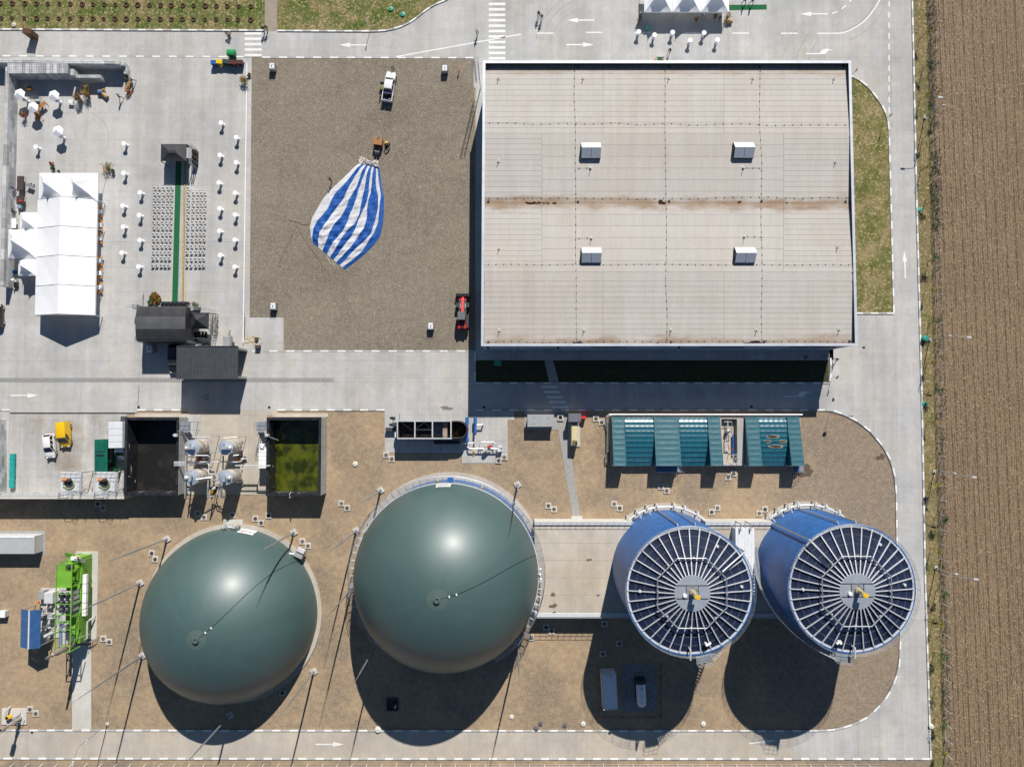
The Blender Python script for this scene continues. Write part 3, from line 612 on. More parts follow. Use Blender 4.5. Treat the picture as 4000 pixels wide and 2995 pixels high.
def dome(root, c, z0, a, h, ng=40):
 rho = (a * a + h * h) / (2 * h); zc = h - rho; t0 = math.asin(min(1, a / rho)) if zc < 0 else math.pi - math.asin(a / rho)
 w0 = 2 * math.pi / ng; NU, NV = 6, 26; b = MB()
 def P(i, j):
  th = t0 * (1 - j / NV * (1 - 0.06)); ph = (i / NU - 0.5) * w0
  dip = 0.012 * (2 * abs(i / NU - 0.5)) ** 4
  r = (rho - dip); return (r * math.sin(th) * math.cos(ph), r * math.sin(th) * math.sin(ph), r * math.cos(th) + zc)
 b.grid(lambda u, v: P(u * NU, v * NV), NU, NV)
 me = b.mesh('gore_panel', M_DOME, 'all')
 me.normals_split_custom_set_from_vertices([tuple((Vector(v.co) - Vector((0, 0, zc))).normalized()) for v in me.vertices])
 for k in range(ng): inst('gore_panel', me, root, (0, 0, z0), w0 * k)
 th = t0 * 0.07; b = MB(); b.lathe([(rho * math.sin(th), rho * math.cos(th) + zc + 0.01), (rho * math.sin(th * 0.5), rho * math.cos(th * 0.5) + zc + 0.05), (0.35, h + 0.06), (0.3, h + 0.25), (0.0, h + 0.3)], 32, (c.x, c.y, z0)); cr = b.put('crown_patch', M_DOMEC, root, True)
 b = MB()
 for k in range(9): b.ball((c.x + 0.35 * math.cos(k * .7), c.y + 0.35 * math.sin(k * .7), z0 + h + 0.28), 0.16, 6, 4)
 b.put('crown_knot', M_DOMEC, cr)
 def surf(az, th, lift=0.03): r = rho + lift; return Vector((c.x + r * math.sin(th) * math.cos(az), c.y + r * math.sin(th) * math.sin(az), z0 + r * math.cos(th) + zc))
 return surf, t0
def banner(root, surf, az, th0, wd, hts, label):
 k = 0; th = th0
 for hh in hts:
  rr = 14.4; dth = hh / rr; da = wd / (rr * math.sin(th0)); b = MB(); n = 8
  b.grid(lambda u, v: surf(az + (u - 0.5) * da, th - v * dth, 0.05), n, 3); o = b.put('banner', M_WHITE, root)
  nl = 9 if k == 0 else 8
  for i in range(nl):                                   # lettering too fine to read: grey strokes, one red mark
   u = 0.12 + 0.76 * i / nl; red = (k == 1 and i > 5); q = MB(); sz = 0.06 if not red else 0.1; w9 = 0.028
   f = lambda a2, b2: surf(az + (a2 - 0.5) * da, th - b2 * dth, 0.07)
   for (x0, y0, x1, y1) in ((0, 0.34, 0, 0.62), (0, 0.62, w9, 0.62), (w9, 0.34, w9, 0.62) if i % 2 else (0, 0.48, w9, 0.48)):
    q.tube(f(u + x0, y0), f(u + x1, y1), 0.035 if not red else 0.06, 4)
   q.put('lettering', M_RED if red else M_GREYP, o)
  th -= dth + 0.018; k += 1
D1 = G(912, 2392)
DOME1 = thing('gas_dome', 'low grey-green inflated gas storage dome sitting directly on a pale concrete ring', 'gas dome', (D1.x, D1.y, 0))
MB().lathe([(15.15, 0.0), (15.15, 0.25), (14.1, 0.28), (14.1, 0.0)], 96, D1).put('footing_ring', M_CONC2, DOME1)
s1, t1 = dome(DOME1, D1, 0.2, 14.45, 13.6)
banner(DOME1, s1, R(79), t1 - 0.02, 2.7, (1.0, 0.75), '')
def dome_cable(root, surf, az, t0, tag_n=2):
 b = MB(); pts = [surf(az + 0.10 * math.sin(math.pi * i / 20), 0.03 + (t0 - 0.05) * i / 20, 0.05) for i in range(21)]; b.pipe(pts, 0.03, 5); b.put('cable', M_CABLE, root)
 for th in (0.12, 0.19)[:tag_n]:
  MB().box(surf(az + 0.02, th, 0.08), (0.18, 0.3, 0.1), az).put('cable_clip', M_WHITE, root)
dome_cable(DOME1, s1, R(38), t1)
# blower with filter box beside the low dome
bl = G(1180, 2155)
BL = thing('blower_unit', 'grey blower box on a stand with pipe into the low dome', 'blower', (bl.x, bl.y, 0), R(-25))
MB().bev((0, 0, 1.35), (1.5, 1.3, 0.9), 0.06).put('housing', M_GREYP, BL, local=True)
MB().bev((0.1, 0.75, 1.9), (1.3, 0.8, 0.25), 0.05).put('filter_hood', M_PALEG, BL, local=True)
for x in (-0.6, 0.6):
 for y in (-0.5, 0.5): MB().tube((x, y, 0), (x, y, 0.95), 0.05, 5).put('leg', M_DARK, BL, local=True)
MB().pipe([(-0.6, -0.4, 1.3), (-1.5, -0.7, 1.3), (-2.1, -1.0, 1.0)], 0.2, 8).put('air_pipe', M_STEELL, BL, local=True)
fl = G(906, 2042)
FL = thing('valve_station', 'steel pipe and valve cluster on a concrete pad at the top of the low dome', 'valves', (fl.x, fl.y, 0))
MB().box((0.3, -0.7, 0.1), (3.3, 2.6, 0.2)).put('pad', M_CONCW, FL, local=True)
MB().pipe([(-1.2, -0.6, 1.5), (-0.3, -0.3, 1.9), (0.9, -0.4, 1.9), (1.6, 0.1, 1.8)], 0.16, 8).put('pipe', M_STEELL, FL, local=True)
MB().pipe([(-0.2, 0.9, 2.3), (-0.2, 0.2, 2.2), (0.2, -0.9, 1.6), (0.2, -1.4, 0.2)], 0.14, 8).put('pipe', M_STEELL, FL, local=True)
for x in (-1.0, -0.1, 0.8, 1.5): MB().tube((x, -0.4, 0), (x, -0.4, 1.8), 0.1, 6).put('valve_post', M_STEEL, FL, local=True)
for x in (-0.6, 1.2): MB().lathe([(0, .1), (.3, .1), (.3, 0), (0, 0)], 10, (x, -0.3, 2.05)).put('hand_wheel', M_STEELL, FL, local=True)

D2 = G(1757, 2214)
DOME2 = thing('gas_dome', 'tall grey-green inflated gas storage dome on a blue tank ringed by a railed gallery', 'gas dome', (D2.x, D2.y, 0))
M_BLUEC = mat('blue_cladding', (0.022, 0.13, 0.38), (0.018, 0.105, 0.32), 0.6, 0.45, 0.0)
MB().lathe([(16.2, 0.0), (16.2, 0.2), (15.0, 0.22), (15.0, 0.0)], 96, D2).put('footing_ring', M_CONC2, DOME2)
MB().lathe([(15.0, 0.2), (15.0, 6.0), (14.6, 6.05)], 240, D2, mod=lambda i, j: 0.03 if i % 2 and j < 2 else 0).put('tank_wall', M_BLUEC, DOME2)
MB().lathe([(15.06, 5.9), (15.06, 6.1), (14.7, 6.14), (14.7, 5.9)], 96, D2).put('rim_clamp', M_STEELL, DOME2)
s2, t2 = dome(DOME2, D2, 6.1, 14.95, 13.9)
banner(DOME2, s2, R(91.5), t2 - 0.04, 2.3, (0.75, 0.6), '')
dome_cable(DOME2, s2, R(13), t2)
def ring(c, r, z, a0, a1, n): return [(c.x + r * math.cos(a0 + (a1 - a0) * i / n), c.y + r * math.sin(a0 + (a1 - a0) * i / n), z) for i in range(n + 1)]
A0, A1 = R(-60), R(232)
M_GRATE = flat('grating', (0.30, 0.33, 0.36), 0.6, 0.4)
for k in range(64):                                              # gallery brackets carry open grating; rails outside
 a = A0 + (A1 - A0) * k / 63
 b = MB(); b.tube((D2.x + 15.0 * math.cos(a), D2.y + 15.0 * math.sin(a), 4.6), (D2.x + 16.05 * math.cos(a), D2.y + 16.05 * math.sin(a), 5.0), 0.05, 4)
 b.tube((D2.x + 15.0 * math.cos(a), D2.y + 15.0 * math.sin(a), 5.0), (D2.x + 16.05 * math.cos(a), D2.y + 16.05 * math.sin(a), 5.0), 0.05, 4); b.put('bracket', M_STEEL, DOME2)
b = MB()
for r in (15.15, 15.3, 15.45, 15.6, 15.75, 15.9):
 P = ring(D2, r, 5.03, A0, A1, 90)
 for p, q in zip(P, P[1:]): b.tube(p, q, 0.022, 4)
b.put('gallery_grating', M_STEEL, DOME2)
railing(ring(D2, 16.05, 5.0, A0, A1, 62), 1.1, DOME2, M_STEEL, 1.4, 0.03, (0.08, 0.55, 1.0), 'gallery_railing')
for a, rr, z in ((4, 15.3, 6.2), (1, 15.2, 6.3), (-2, 15.35, 6.2), (96, 15.3, 5.3), (68, 15.2, 5.3)):
 MB().ball((D2.x + rr * math.cos(R(a)), D2.y + rr * math.sin(R(a)), z), 0.22, 8, 5).put('pressure_valve', M_WHITE if a < 30 else M_YELLOW, DOME2, True)
MB().box((D2.x + 15.5 * math.cos(R(88)), D2.y + 15.5 * math.sin(R(88)), 5.5), (0.9, 0.6, 0.9)).put('control_box', M_BLUEP, DOME2)

# ================================================================ DIGESTER SILOS
M_NAVY = mat('navy_roof', (0.008, 0.015, 0.042), (0.011, 0.020, 0.054), 1.2, 0.6, 0.0, rnd=0.15, spec=0.25)
M_BEAM = mat('zinc_beam', (0.60, 0.62, 0.65), (0.50, 0.52, 0.55), 4, 0.5, 0.2, rnd=0.06)
M_DISC = mat('zinc_plate', (0.40, 0.44, 0.49), (0.34, 0.38, 0.43), 1.6, 0.5, 0.4)
def silo(c, label, stair0, stair1, plat):
 Rr, H = 9.42, 16.0
 T = thing('digester_silo', label, 'silo', (c.x, c.y, 0), 0, 'blue digester silos')
 MB().lathe([(10.6, 0.0), (10.6, 0.2), (9.4, 0.22), (9.4, 0.0)], 72, c).put('footing_ring', M_CONC2, T)
 MB().lathe([(Rr, 0.2), (Rr, H)], 360, c, mod=lambda i, j: 0.035 if (i // 1) % 2 else 0.0).put('cladding', M_BLUEC, T)
 MB().lathe([(Rr + 0.06, H - 0.3), (Rr + 0.06, H + 0.16), (Rr - 0.12, H + 0.16), (Rr - 0.12, H - 0.02)], 96, c).put('rim_band', M_BLUEC, T)
 MB().lathe([(Rr - 0.14, H + 0.0), (Rr - 0.14, H + 0.2), (Rr - 0.42, H + 0.2), (Rr - 0.42, H + 0.02)], 96, c).put('rim_gutter', M_BEAM, T)
 NB = 36; r0, r1, rise = 2.45, Rr - 0.2, 2.2; da = 2 * math.pi / NB
 zc = lambda r: H + rise * (1 - r / Rr)
 b = MB(); q = [(r, a) for r in (r0, 4.2, 6.2, 7.9, r1) for a in (-da / 2, 0, da / 2)]
 b.add([(r * math.cos(a), r * math.sin(a), zc(r) - (0.05 if abs(a) < 1e-6 else 0)) for r, a in q], [(j * 3 + i, (j + 1) * 3 + i, (j + 1) * 3 + i + 1, j * 3 + i + 1) for j in range(4) for i in range(2)])
 pm = b.mesh('roof_panel', M_NAVY)
 b = MB(); L = r1 - r0 + 0.1; b.box((0, 0, 0.1), (L, 0.10, 0.16)); b.box((0, 0.0, 0.19), (L, 0.165, 0.02)); bm_ = b.mesh('roof_beam', M_BEAM)
 sl = math.atan2(rise * L / Rr, L)
 for k in range(NB):
  inst('roof_panel', pm, T, (0, 0, 0), da * (k + 0.5))
  a = da * k; rm = (r0 + r1) / 2; o = inst('roof_beam', bm_, T, (rm * math.cos(a), rm * math.sin(a), zc(rm) + 0.02)); o.rotation_euler = (0, sl, a)
 b = MB()                                                   # stitched seams across the membrane
 for r in (3.9, 5.3, 6.7, 8.0):
  for k in range(int(r * 24)):
   a = 2 * math.pi * k / int(r * 24); b.box((c.x + r * math.cos(a), c.y + r * math.sin(a), zc(r) + 0.02), (0.035, 0.12, 0.02), a)
 tag(b.put('seam_stitching', M_GREYP, T), kind='stuff')
 MB().lathe([(2.6, zc(2.6) - 0.1), (2.6, zc(2.6) + 0.25), (0, zc(2.6) + 0.3)], 48, c).put('centre_plate', M_DISC, T)
 zt = zc(2.6) + 0.31
 b = MB()
 for x in (-0.9, 0.9): b.bb(c.x + x - 0.03, c.x + x + 0.03, c.y - 0.6, c.y + 1.2, zt, zt + 0.06)
 for y in (-0.7, 1.2): b.bb(c.x - 2.3, c.x + 2.3, c.y + y - 0.03, c.y + y + 0.03, zt, zt + 0.05)
 b.put('plate_rib', M_DARK, T)
 b = MB(); b.cyl((c.x, c.y + 0.2, zt), 0.45, 0.5, 12); b.cyl((c.x, c.y + 0.2, zt + 0.5), 0.3, 1.3, 10)
 mo = b.put('mixer_drive', flat('mixer_beige', (0.42, 0.36, 0.2), 0.5), T)
 for k in range(13):
  a = R(20 + 140 * k / 12); MB().add([(c.x + 0.4 * math.cos(a), c.y + 0.2 + 0.4 * math.sin(a), zt + 0.15), (c.x + 1.0 * math.cos(a - .05), c.y + 0.2 + 1.0 * math.sin(a - .05), zt + 0.1), (c.x + 1.0 * math.cos(a + .05), c.y + 0.2 + 1.0 * math.sin(a + .05), zt + 0.1)], [(0, 1, 2)]).put('cooling_fin', M_STEEL, mo)
 MB().box((c.x + 0.25, c.y - 0.05, zt + 1.6), (0.75, 0.5, 0.55), R(-15)).put('motor', M_YELLOW, mo)
 MB().lathe([(0, .3), (.28, .28), (.3, 0)], 12, (c.x - 1.15, c.y - 0.25, zt)).put('hatch', M_WHITE, T, True)
 oc = [(c.x + 5.45 * math.cos(R(22.5 + 45 * k)), c.y + 5.45 * math.sin(R(22.5 + 45 * k)), zc(5.4) + 0.75) for k in range(9)]
 MB().pipe(oc, 0.09, 8).put('ring_main', M_STEEL, T)
 for k in range(8):
  p = Vector(oc[k]).lerp(Vector(oc[k + 1]), 0.45); b = MB(); b.tube((p.x, p.y, p.z), (p.x, p.y, p.z - 0.75), 0.05, 5); b.box((p.x + 0.15, p.y, p.z - 0.45), (0.35, 0.16, 0.2), R(45 * k)); b.put('drop_pipe', M_STEELL, T)
 for a, r in ((180, 7.4), (5, 7.6), (58, 7.7)):
  MB().lathe([(0, .4), (.2, .36), (.22, 0)], 10, (c.x + r * math.cos(R(a)), c.y + r * math.sin(R(a)), zc(r))).put('roof_port', M_PALEG, T, True)
 railing(ring(c, Rr + 0.12, H + 0.1, 0, 2 * math.pi, 40), 1.1, T, M_STEEL, 1.4, 0.02, (0.35, 0.68, 1.0), 'rim_railing')
 # feed pipes on the sunny side
 rp = ring(c, Rr + 0.75, 1.3, R(48), R(130), 12); MB().pipe(rp, 0.17, 8).put('header_pipe', M_STEELL, T)
 for a in (128, 118, 108, 99, 83, 73, 60):
  ca, sa = math.cos(R(a)), math.sin(R(a)); MB().pipe([(c.x + 9.3 * ca, c.y + 9.3 * sa, 2.1), (c.x + 10.3 * ca, c.y + 10.3 * sa, 2.2), (c.x + 10.75 * ca, c.y + 10.75 * sa, 1.6), (c.x + 10.75 * ca, c.y + 10.75 * sa, 0.1)], 0.13, 7).put('feed_pipe', M_STEELL, T)
 for a in (99, 83):
  ca, sa = math.cos(R(a)), math.sin(R(a)); p = [(c.x + 9.75 * ca, c.y + 9.75 * sa, 0.8), (c.x + 9.75 * ca, c.y + 9.75 * sa, 15.2), (c.x + 9.4 * ca, c.y + 9.4 * sa, 15.6)]
  MB().pipe(p, 0.11, 7).put('riser_pipe', M_STEEL, T)
 ca, sa = math.cos(R(plat)), math.sin(R(plat)); MB().pipe([(c.x + 9.85 * ca, c.y + 9.85 * sa, 1.0), (c.x + 9.85 * ca, c.y + 9.85 * sa, 17.0), (c.x + 5.4 * ca, c.y + 5.4 * sa, 18.0)], 0.13, 7).put('gas_pipe', M_STEEL, T)
 MB().pipe([(c.x - 0.2, c.y - 8.3, H + .3), (c.x - 0.2, c.y - 8.3, H + 1.2), (c.x - 0.2, c.y - 9.75, H + 1.2), (c.x - 0.2, c.y - 9.75, H - 1)], 0.13, 7).put('overflow_pipe', M_STEELL, T)
 b = MB(); b.cyl((c.x + 2.2 * (1 if stair0 < 90 else -1), c.y - 7.6, H + .3), .2, .9, 8); b.box((c.x + 2.5 * (1 if stair0 < 90 else -1), c.y - 7.5, H + 1.1), (.8, .25, .25), .6); b.put('pressure_relief', M_WHITE, T)
 # helical stair
 n = 74; st = MB().box((0, 0, 0), (0.95, 0.27, 0.05)).mesh('tread', M_GRATE)
 for i in range(n):
  t = i / (n - 1); a = R(stair0 + (stair1 - stair0) * t); inst('tread', st, T, (10.05 * math.cos(a), 10.05 * math.sin(a), 0.3 + (H - 0.3) * t), a)
 for r in (9.58, 10.52):
  b = MB(); P = [Vector((c.x + r * math.cos(R(stair0 + (stair1 - stair0) * i / 60)), c.y + r * math.sin(R(stair0 + (stair1 - stair0) * i / 60)), 0.2 + (H - 0.3) * i / 60)) for i in range(61)]
  for p, q in zip(P, P[1:]):
   b.tube(p, q, 0.07, 4)
   if r > 10:
    b.tube(p, p + Vector((0, 0, 1.05)), 0.025, 4)
    for hz in (0.55, 1.05): b.tube(p + Vector((0, 0, hz)), q + Vector((0, 0, hz)), 0.025, 4)
  b.put('stair_stringer', M_STEELL, T)
 a = R(stair1); e = 0.11 if stair1 > stair0 else -0.11
 pl = [(r * math.cos(a + k * e) + c.x, r * math.sin(a + k * e) + c.y) for r, k in ((9.55, 0), (10.9, 0), (10.9, 2), (9.55, 2))]
 MB().prism(pl, H - 0.06, H).put('landing', M_GRATE, T)
 railing([(*pl[0], H), (*pl[1], H), (*pl[2], H), (*pl[3], H)][1:], 1.1, T, M_STEEL, 0.8, 0.025, (0.5, 1.0), 'landing_railing')
 return T
SC1, SC2 = G(2692, 2304, 16.0), G(3325, 2297, 16.0); SC1.z = SC2.z = 0
silo(SC1, 'tall blue digester silo with dark ribbed roof beside the tall gas dome', 38, -72, 36)
silo(SC2, 'tall blue digester silo with dark ribbed roof beside the east road', 142, 256, 132)

# ================================================================ PUMP HOUSES between the tanks (flat concrete roofs)
def pump_house(u0, u1, label):
 h = 2.8; p0, p1 = G(u0, 2036, h), G(u1, 2408, h); c = (p0 + p1) / 2
 T = thing('pump_house', label, 'building', (c.x, c.y, 0))
 x0, x1, y0, y1 = p0.x, p1.x, p1.y, p0.y
 MB().bb(x0, x1, y0, y1, 0, h - 0.02).put('wall', M_CONCW, T)
 n = max(1, round((x1 - x0) / 4.5)); me = None
 for i in range(n):
  for j in range(5):
   a, b2 = x0 + (x1 - x0) * i / n + .02, x0 + (x1 - x0) * (i + 1) / n - .02; e, f = y0 + .75 + (y1 - y0 - 1.5) * j / 5 + .015, y0 + .75 + (y1 - y0 - 1.5) * (j + 1) / 5 - .015
   MB().bb(a, b2, e, f, h - 0.02, h + 0.02).put('roof_slab', M_CONC2, T)
 for yy in (y0 + 0.02, y1 - 0.62): MB().bb(x0, x1, yy, yy + 0.6, h - 0.02, h + 0.18).put('parapet', M_PALEG, T)
 railing([(x0, y1 - 0.1, h + .15), (x1, y1 - 0.1, h + .15)], 0.85, T, M_STEEL, 1.0, 0.03, (0.5, 1.0)); railing([(x0, y0 + 0.1, h + .15), (x1, y0 + 0.1, h + .15)], 0.95, T, M_STEEL, 1.0, 0.03, (0.5, 1.0))
 return T, (x0, x1, y0, y1)
PH1, ex = pump_house(2088, 2470, 'low flat-roofed concrete pump house between the tall dome and a silo')
for u, v, s in ((2160, 2322, 0.7), (2161, 2366, 0.9), (2165, 2391, 0.4), (2301, 2186, 0.6), (2337, 2324, 0.4)):
 c = G(u, v, 2.83); MB().sheet(blob((c.x, c.y), s * 0.55, 14, 0.5, 1.3, 0.7), 2.828).put('rust_stain', flat('rust', (0.16, 0.10, 0.06), 0.9), PH1)
PH2, ex2 = pump_house(2755, 3020, 'low flat-roofed concrete pump house between the two blue silos')
p0, p1 = G(2876, 2066, 5.2), G(2948, 2385, 5.2)
CB = thing('plant_room', 'white ribbed sheet metal plant room on the roof between the silos', 'plant room', (p0.x, p0.y, 2.82))
MB().bb(p0.x, p1.x, p1.y, p0.y, 2.82, 5.1).put('wall', M_PALEG, CB)
n = 13
for i in range(n):
 a = p0.x - .1 + (p1.x - p0.x + .2) * i / n; MB().bb(a + .02, a + (p1.x - p0.x + .2) / n - .05, p1.y - .15, p0.y + .15, 5.1, 5.17).put('roof_rib', M_WHITE, CB)
MB().bb(p0.x - .12, p1.x + .12, p1.y - .17, p0.y + .17, 5.08, 5.12).put('roof', M_PALEG, CB)
for x in (p0.x + .6, p1.x - .6): MB().pipe([(x, p0.y + .9, 2.9), (x, p0.y + .9, 5.6), (x, p0.y - .2, 5.6), (x, p0.y - .2, 5.1)], .09, 6).put('vent_pipe', M_STEEL, CB)

# ================================================================ TEAL-COVERED PITS
M_TEAL = mat('teal_tarp', (0.008, 0.082, 0.12), (0.011, 0.10, 0.14), 0.9, 0.32, bump=0.4, bscale=1.1, stretch=(2.2, 0.8, 1), spec=0.7, rnd=0.05)
M_TEALD = mat('teal_tarp_mottled', (0.011, 0.082, 0.112), (0.017, 0.097, 0.124), 0.9, 0.38, bump=0.4, bscale=2.0, spec=0.6)
pc = G(2760, 1720)
TP = thing('covered_pit_row', 'long concrete pit row roofed with teal tarpaulins, low flat covers between raised ones', 'covered pits', (pc.x, pc.y, 0))
HB = 1.1
def px(u): return G(u, 1720, HB).x
y0p, y1p = G(2760, 1818, HB).y, G(2760, 1629, HB).y
def band(u, v, z): return G(u, v, z)
X0, X1 = px(2388), px(3128)
# pit walls
for (a, c) in ((X0, X0 + .3), (X1 - .3, X1), (px(2815) - .1, px(2815) + .15), (px(2880), px(2908))): MB().bb(a, c, y0p, y1p, 0, HB - .03).put('wall', M_CONC, TP)
for (a, c) in ((X0 + .3, px(2815) - .1), (px(2815) + .15, px(2880)), (px(2908), X1 - .3)):
 MB().bb(a, c, y0p, y0p + .3, 0, HB - .03).put('wall', M_CONC, TP); MB().bb(a, c, y1p - .3, y1p, 0, HB - .03).put('wall', M_CONC, TP)
def low_cover(u0, u1, n=10, spots=()):
 x0, x1 = px(u0), px(u1)
 zf = lambda y: HB + 0.05 + 0.75 * math.sin(math.pi * min(1, max(0, (y - y0p) / (y1p - y0p)))) ** 0.8
 for i in range(n):
  ya, yb = y0p + (y1p - y0p) * i / n, y0p + (y1p - y0p) * (i + 1) / n; b = MB(); K = 5; J = 10
  def P(u, v):
   y = ya + (yb - ya) * v; sag = -0.055 * math.sin(math.pi * v); return (x0 + (x1 - x0) * u, y, zf(y) + sag + 0.025 * math.sin(u * 37 + i) * math.sin(math.pi * v))
  b.grid(P, J * 2, K); b.put('low_cover', M_TEAL, TP, True)
  b = MB(); b.tube((x0, ya, zf(ya)), (x1, ya, zf(ya)), 0.05, 6); b.put('cover_hoop', M_TEAL, TP)
 for u, v, ru, rv in spots:
  c = G(u, v, HB + .75); y = c.y; b = MB(); pts = blob((c.x, c.y), 1, 22, 0.1, ru, rv); i = int((y - y0p) / (y1p - y0p) * n)
  b.sheet(pts, zf(y) + 0.02); b.put('rusty_puddle', mat('rust_water', (0.10, 0.045, 0.008), (0.05, 0.02, 0.004), 1.5, 0.2), TP)
  b = MB(); b.sheet(blob((c.x + .05, c.y), 1, 22, 0.14, ru * 1.18, rv * 1.35), zf(y) + 0.012); b.put('lime_crust', flat('lime_crust', (0.42, 0.36, 0.27), 0.9), TP)
def raised_cover(ut0, ut1, ub0, ub1):
 """mono-pitch frame: low on the road side, high on the tank side"""
 zN, zS = HB + .35, 3.3
 a, b2, c, d = G(ut0, 1627, zN), G(ut1, 1627, zN), G(ub1, 1819, zS), G(ub0, 1819, zS)
 x0, x1 = (a.x + d.x) / 2, (b2.x + c.x) / 2; yN, yS = a.y, c.y; n = 9
 for i in range(n):
  t0, t1 = i / n, (i + 1) / n; b = MB()
  def P(u, v):
   t = t0 + (t1 - t0) * v; return (x0 + (x1 - x0) * u, yN + (yS - yN) * t, zN + (zS - zN) * t - 0.025 * math.sin(math.pi * v) * math.sin(math.pi * u) ** 0.3 + 0.012 * math.sin(u * 29 + i * 2))
  b.grid(lambda u, v: P(1 - u, v), 12, 4); b.put('raised_cover', M_TEALD, TP, True)
 for x, s in ((x0 + .03, -1), (x1 - .03, 1)):
  MB().prism([(0, 0), (1, 0), (1, 1)], 0, 1).v
  b = MB(); b.add([(x, yN, HB), (x, yN, zN - .03), (x, yS, zS - .05), (x, yS, HB)], [(0, 1, 2, 3)]); b.put('side_curtain', M_TEALD, TP)
 b = MB(); b.add([(x0, yS + .02, HB), (x1, yS + .02, HB), (x1, yS + .02, zS - .05), (x0, yS + .02, zS - .05)], [(0, 1, 2, 3)]); b.put('end_curtain', M_TEALD, TP)
 for x in (x0, x1):
  for y in (yN, yS): MB().tube((x, y, 0.05), (x, y, zS if y == yS else zN), 0.05, 5).put('frame_post', M_STEEL, TP)
 for k in range(3): MB().tube((x0 + (x1 - x0) * (k + .3) / 3, yS - .25, .1), (x0 + (x1 - x0) * (k + .3) / 3, yS - .25, 1.0), .1, 6).put('drain_stub', M_PALEG, TP)
low_cover(2440, 2554); low_cover(2651, 2765); low_cover(2961, 3077, 10, ((3018, 1705, .95, .22), (2998, 1724, .55, .17), (3057, 1724, .65, .18), (3030, 1743, 1.05, .22)))
raised_cover(2390, 2439, 2396, 2446); raised_cover(2554, 2651, 2562, 2661); raised_cover(2764, 2814, 2776, 2825); raised_cover(2911, 2960, 2926, 2980); raised_cover(3073, 3123, 3093, 3142)
MB().bb(px(2816) + .1, px(2880), y0p + .3, y1p - .3, 0.0, 0.06).put('pit_floor', M_CONC2, TP)
for pts, r, m in (([(px(2845), y1p - .6, .9), (px(2845), y1p - 3, .9), (px(2838), y1p - 3.8, .5), (px(2838), y1p - 5.6, .5), (px(2852), y1p - 5.6, .5)], .09, M_STEELL), ([(px(2830), y1p - .8, 1), (px(2860), y1p - .8, 1), (px(2860), y1p - 3, 1), (px(2846), y1p - 3, 1)], .06, M_STEEL), ([(px(2868), y1p - 3, .5), (px(2868), y1p - 6.4, .5)], .14, M_BLUEP), ([(px(2846), y1p - 4.6, .7), (px(2850), y1p - 5.4, .7), (px(2866), y1p - 5.6, .7)], .06, M_RED), ([(px(2874), y1p - 3, 1.2), (px(2878), y1p - 3.2, 1.2), (px(2878), y1p - 6.6, 1.2)], .05, M_DARK)):
 MB().pipe(pts, r, 7).put('pit_pipe', m, TP)
MB().lathe([(0, .8), (.35, .7), (.4, .1), (0, 0)], 12, (px(2846), y1p - 2.4, .4)).put('pit_pump', M_STEEL, TP, True)
b = MB(); zf = 2.0
for x in (px(2852), px(2878)):
 for y in (y0p + .5, y0p + 1.9): b.tube((x, y, .1), (x, y, zf), .04, 5)
b.tube((px(2852), y0p + .5, zf), (px(2878), y0p + 1.9, zf), .03, 5); b.tube((px(2852), y0p + 1.9, zf), (px(2878), y0p + .5, zf), .03, 5)
for y in (y0p + .5, y0p + 1.9): b.tube((px(2852), y, zf), (px(2878), y, zf), .05, 5)
b.put('brace_frame', M_STEELL, TP)
MB().pipe([(px(2372), y1p + .1, .4), (px(2380), y1p + .45, 1.35), (px(3132), y1p + .42, 1.35), (px(3133), y1p + .42, .1)], .13, 8).put('supply_pipe', M_WHITE, TP)
for k in range(15): MB().tube((px(2400 + 51 * k), y1p + .42, 0), (px(2400 + 51 * k), y1p + .42, 1.3), .05, 5).put('pipe_support', M_STEEL, TP)
for dx, m in ((-.35, M_DARK), (-.6, M_STEEL)): MB().pipe([(X0 + dx, y1p - .2, .9), (X0 + dx, y0p + 2.4, .9), (X0 + dx - .3, y0p + 1.9, .6), (X0 + dx - .3, y0p + .4, .6)], .09, 7).put('side_pipe', m, TP)
MB().pipe([(X0 + .2, y1p + .4, 1.4), (X0 - .8, y1p + .1, 1.3), (X0 - .9, y1p - 1.2, .6), (X0 - .5, y1p - 2.6, .3)], .07, 7).put('hose', M_PALEG, TP)
for (u0, u1, su) in ((2561, 2645, 2652), (3098, 3122, 3124)):
 x0, x1 = px(u0), px(u1); b = MB(); b.bb(x0, x1, y0p - 1.1, y0p - .05, 1.0, 1.08); o = b.put('service_landing', mat('blue_grating', (0.08, 0.13, 0.22), (0.06, 0.1, 0.18), 6, .6, .3), TP)
 for k in range(4): MB().bb(x1 + .02 + .27 * k, x1 + .26 + .27 * k, y0p - 1.05, y0p - .1, .86 - .22 * k, .9 - .22 * k).put('stair_tread', M_STEEL, TP)
 railing([(x0, y0p - 1.08, 1.08), (x1, y0p - 1.08, 1.08)], 1.0, TP, M_STEEL, 1.0); railing([(x1, y0p - 1.08, 1.08), (x1 + 1.1, y0p - 1.08, .1)], 1.0, TP, M_STEEL, .6)
 for x in (x0, x1): MB().tube((x, y0p - 1.0, 0), (x, y0p - 1.0, 1.0), .05, 5).put('landing_post', M_STEEL, TP)

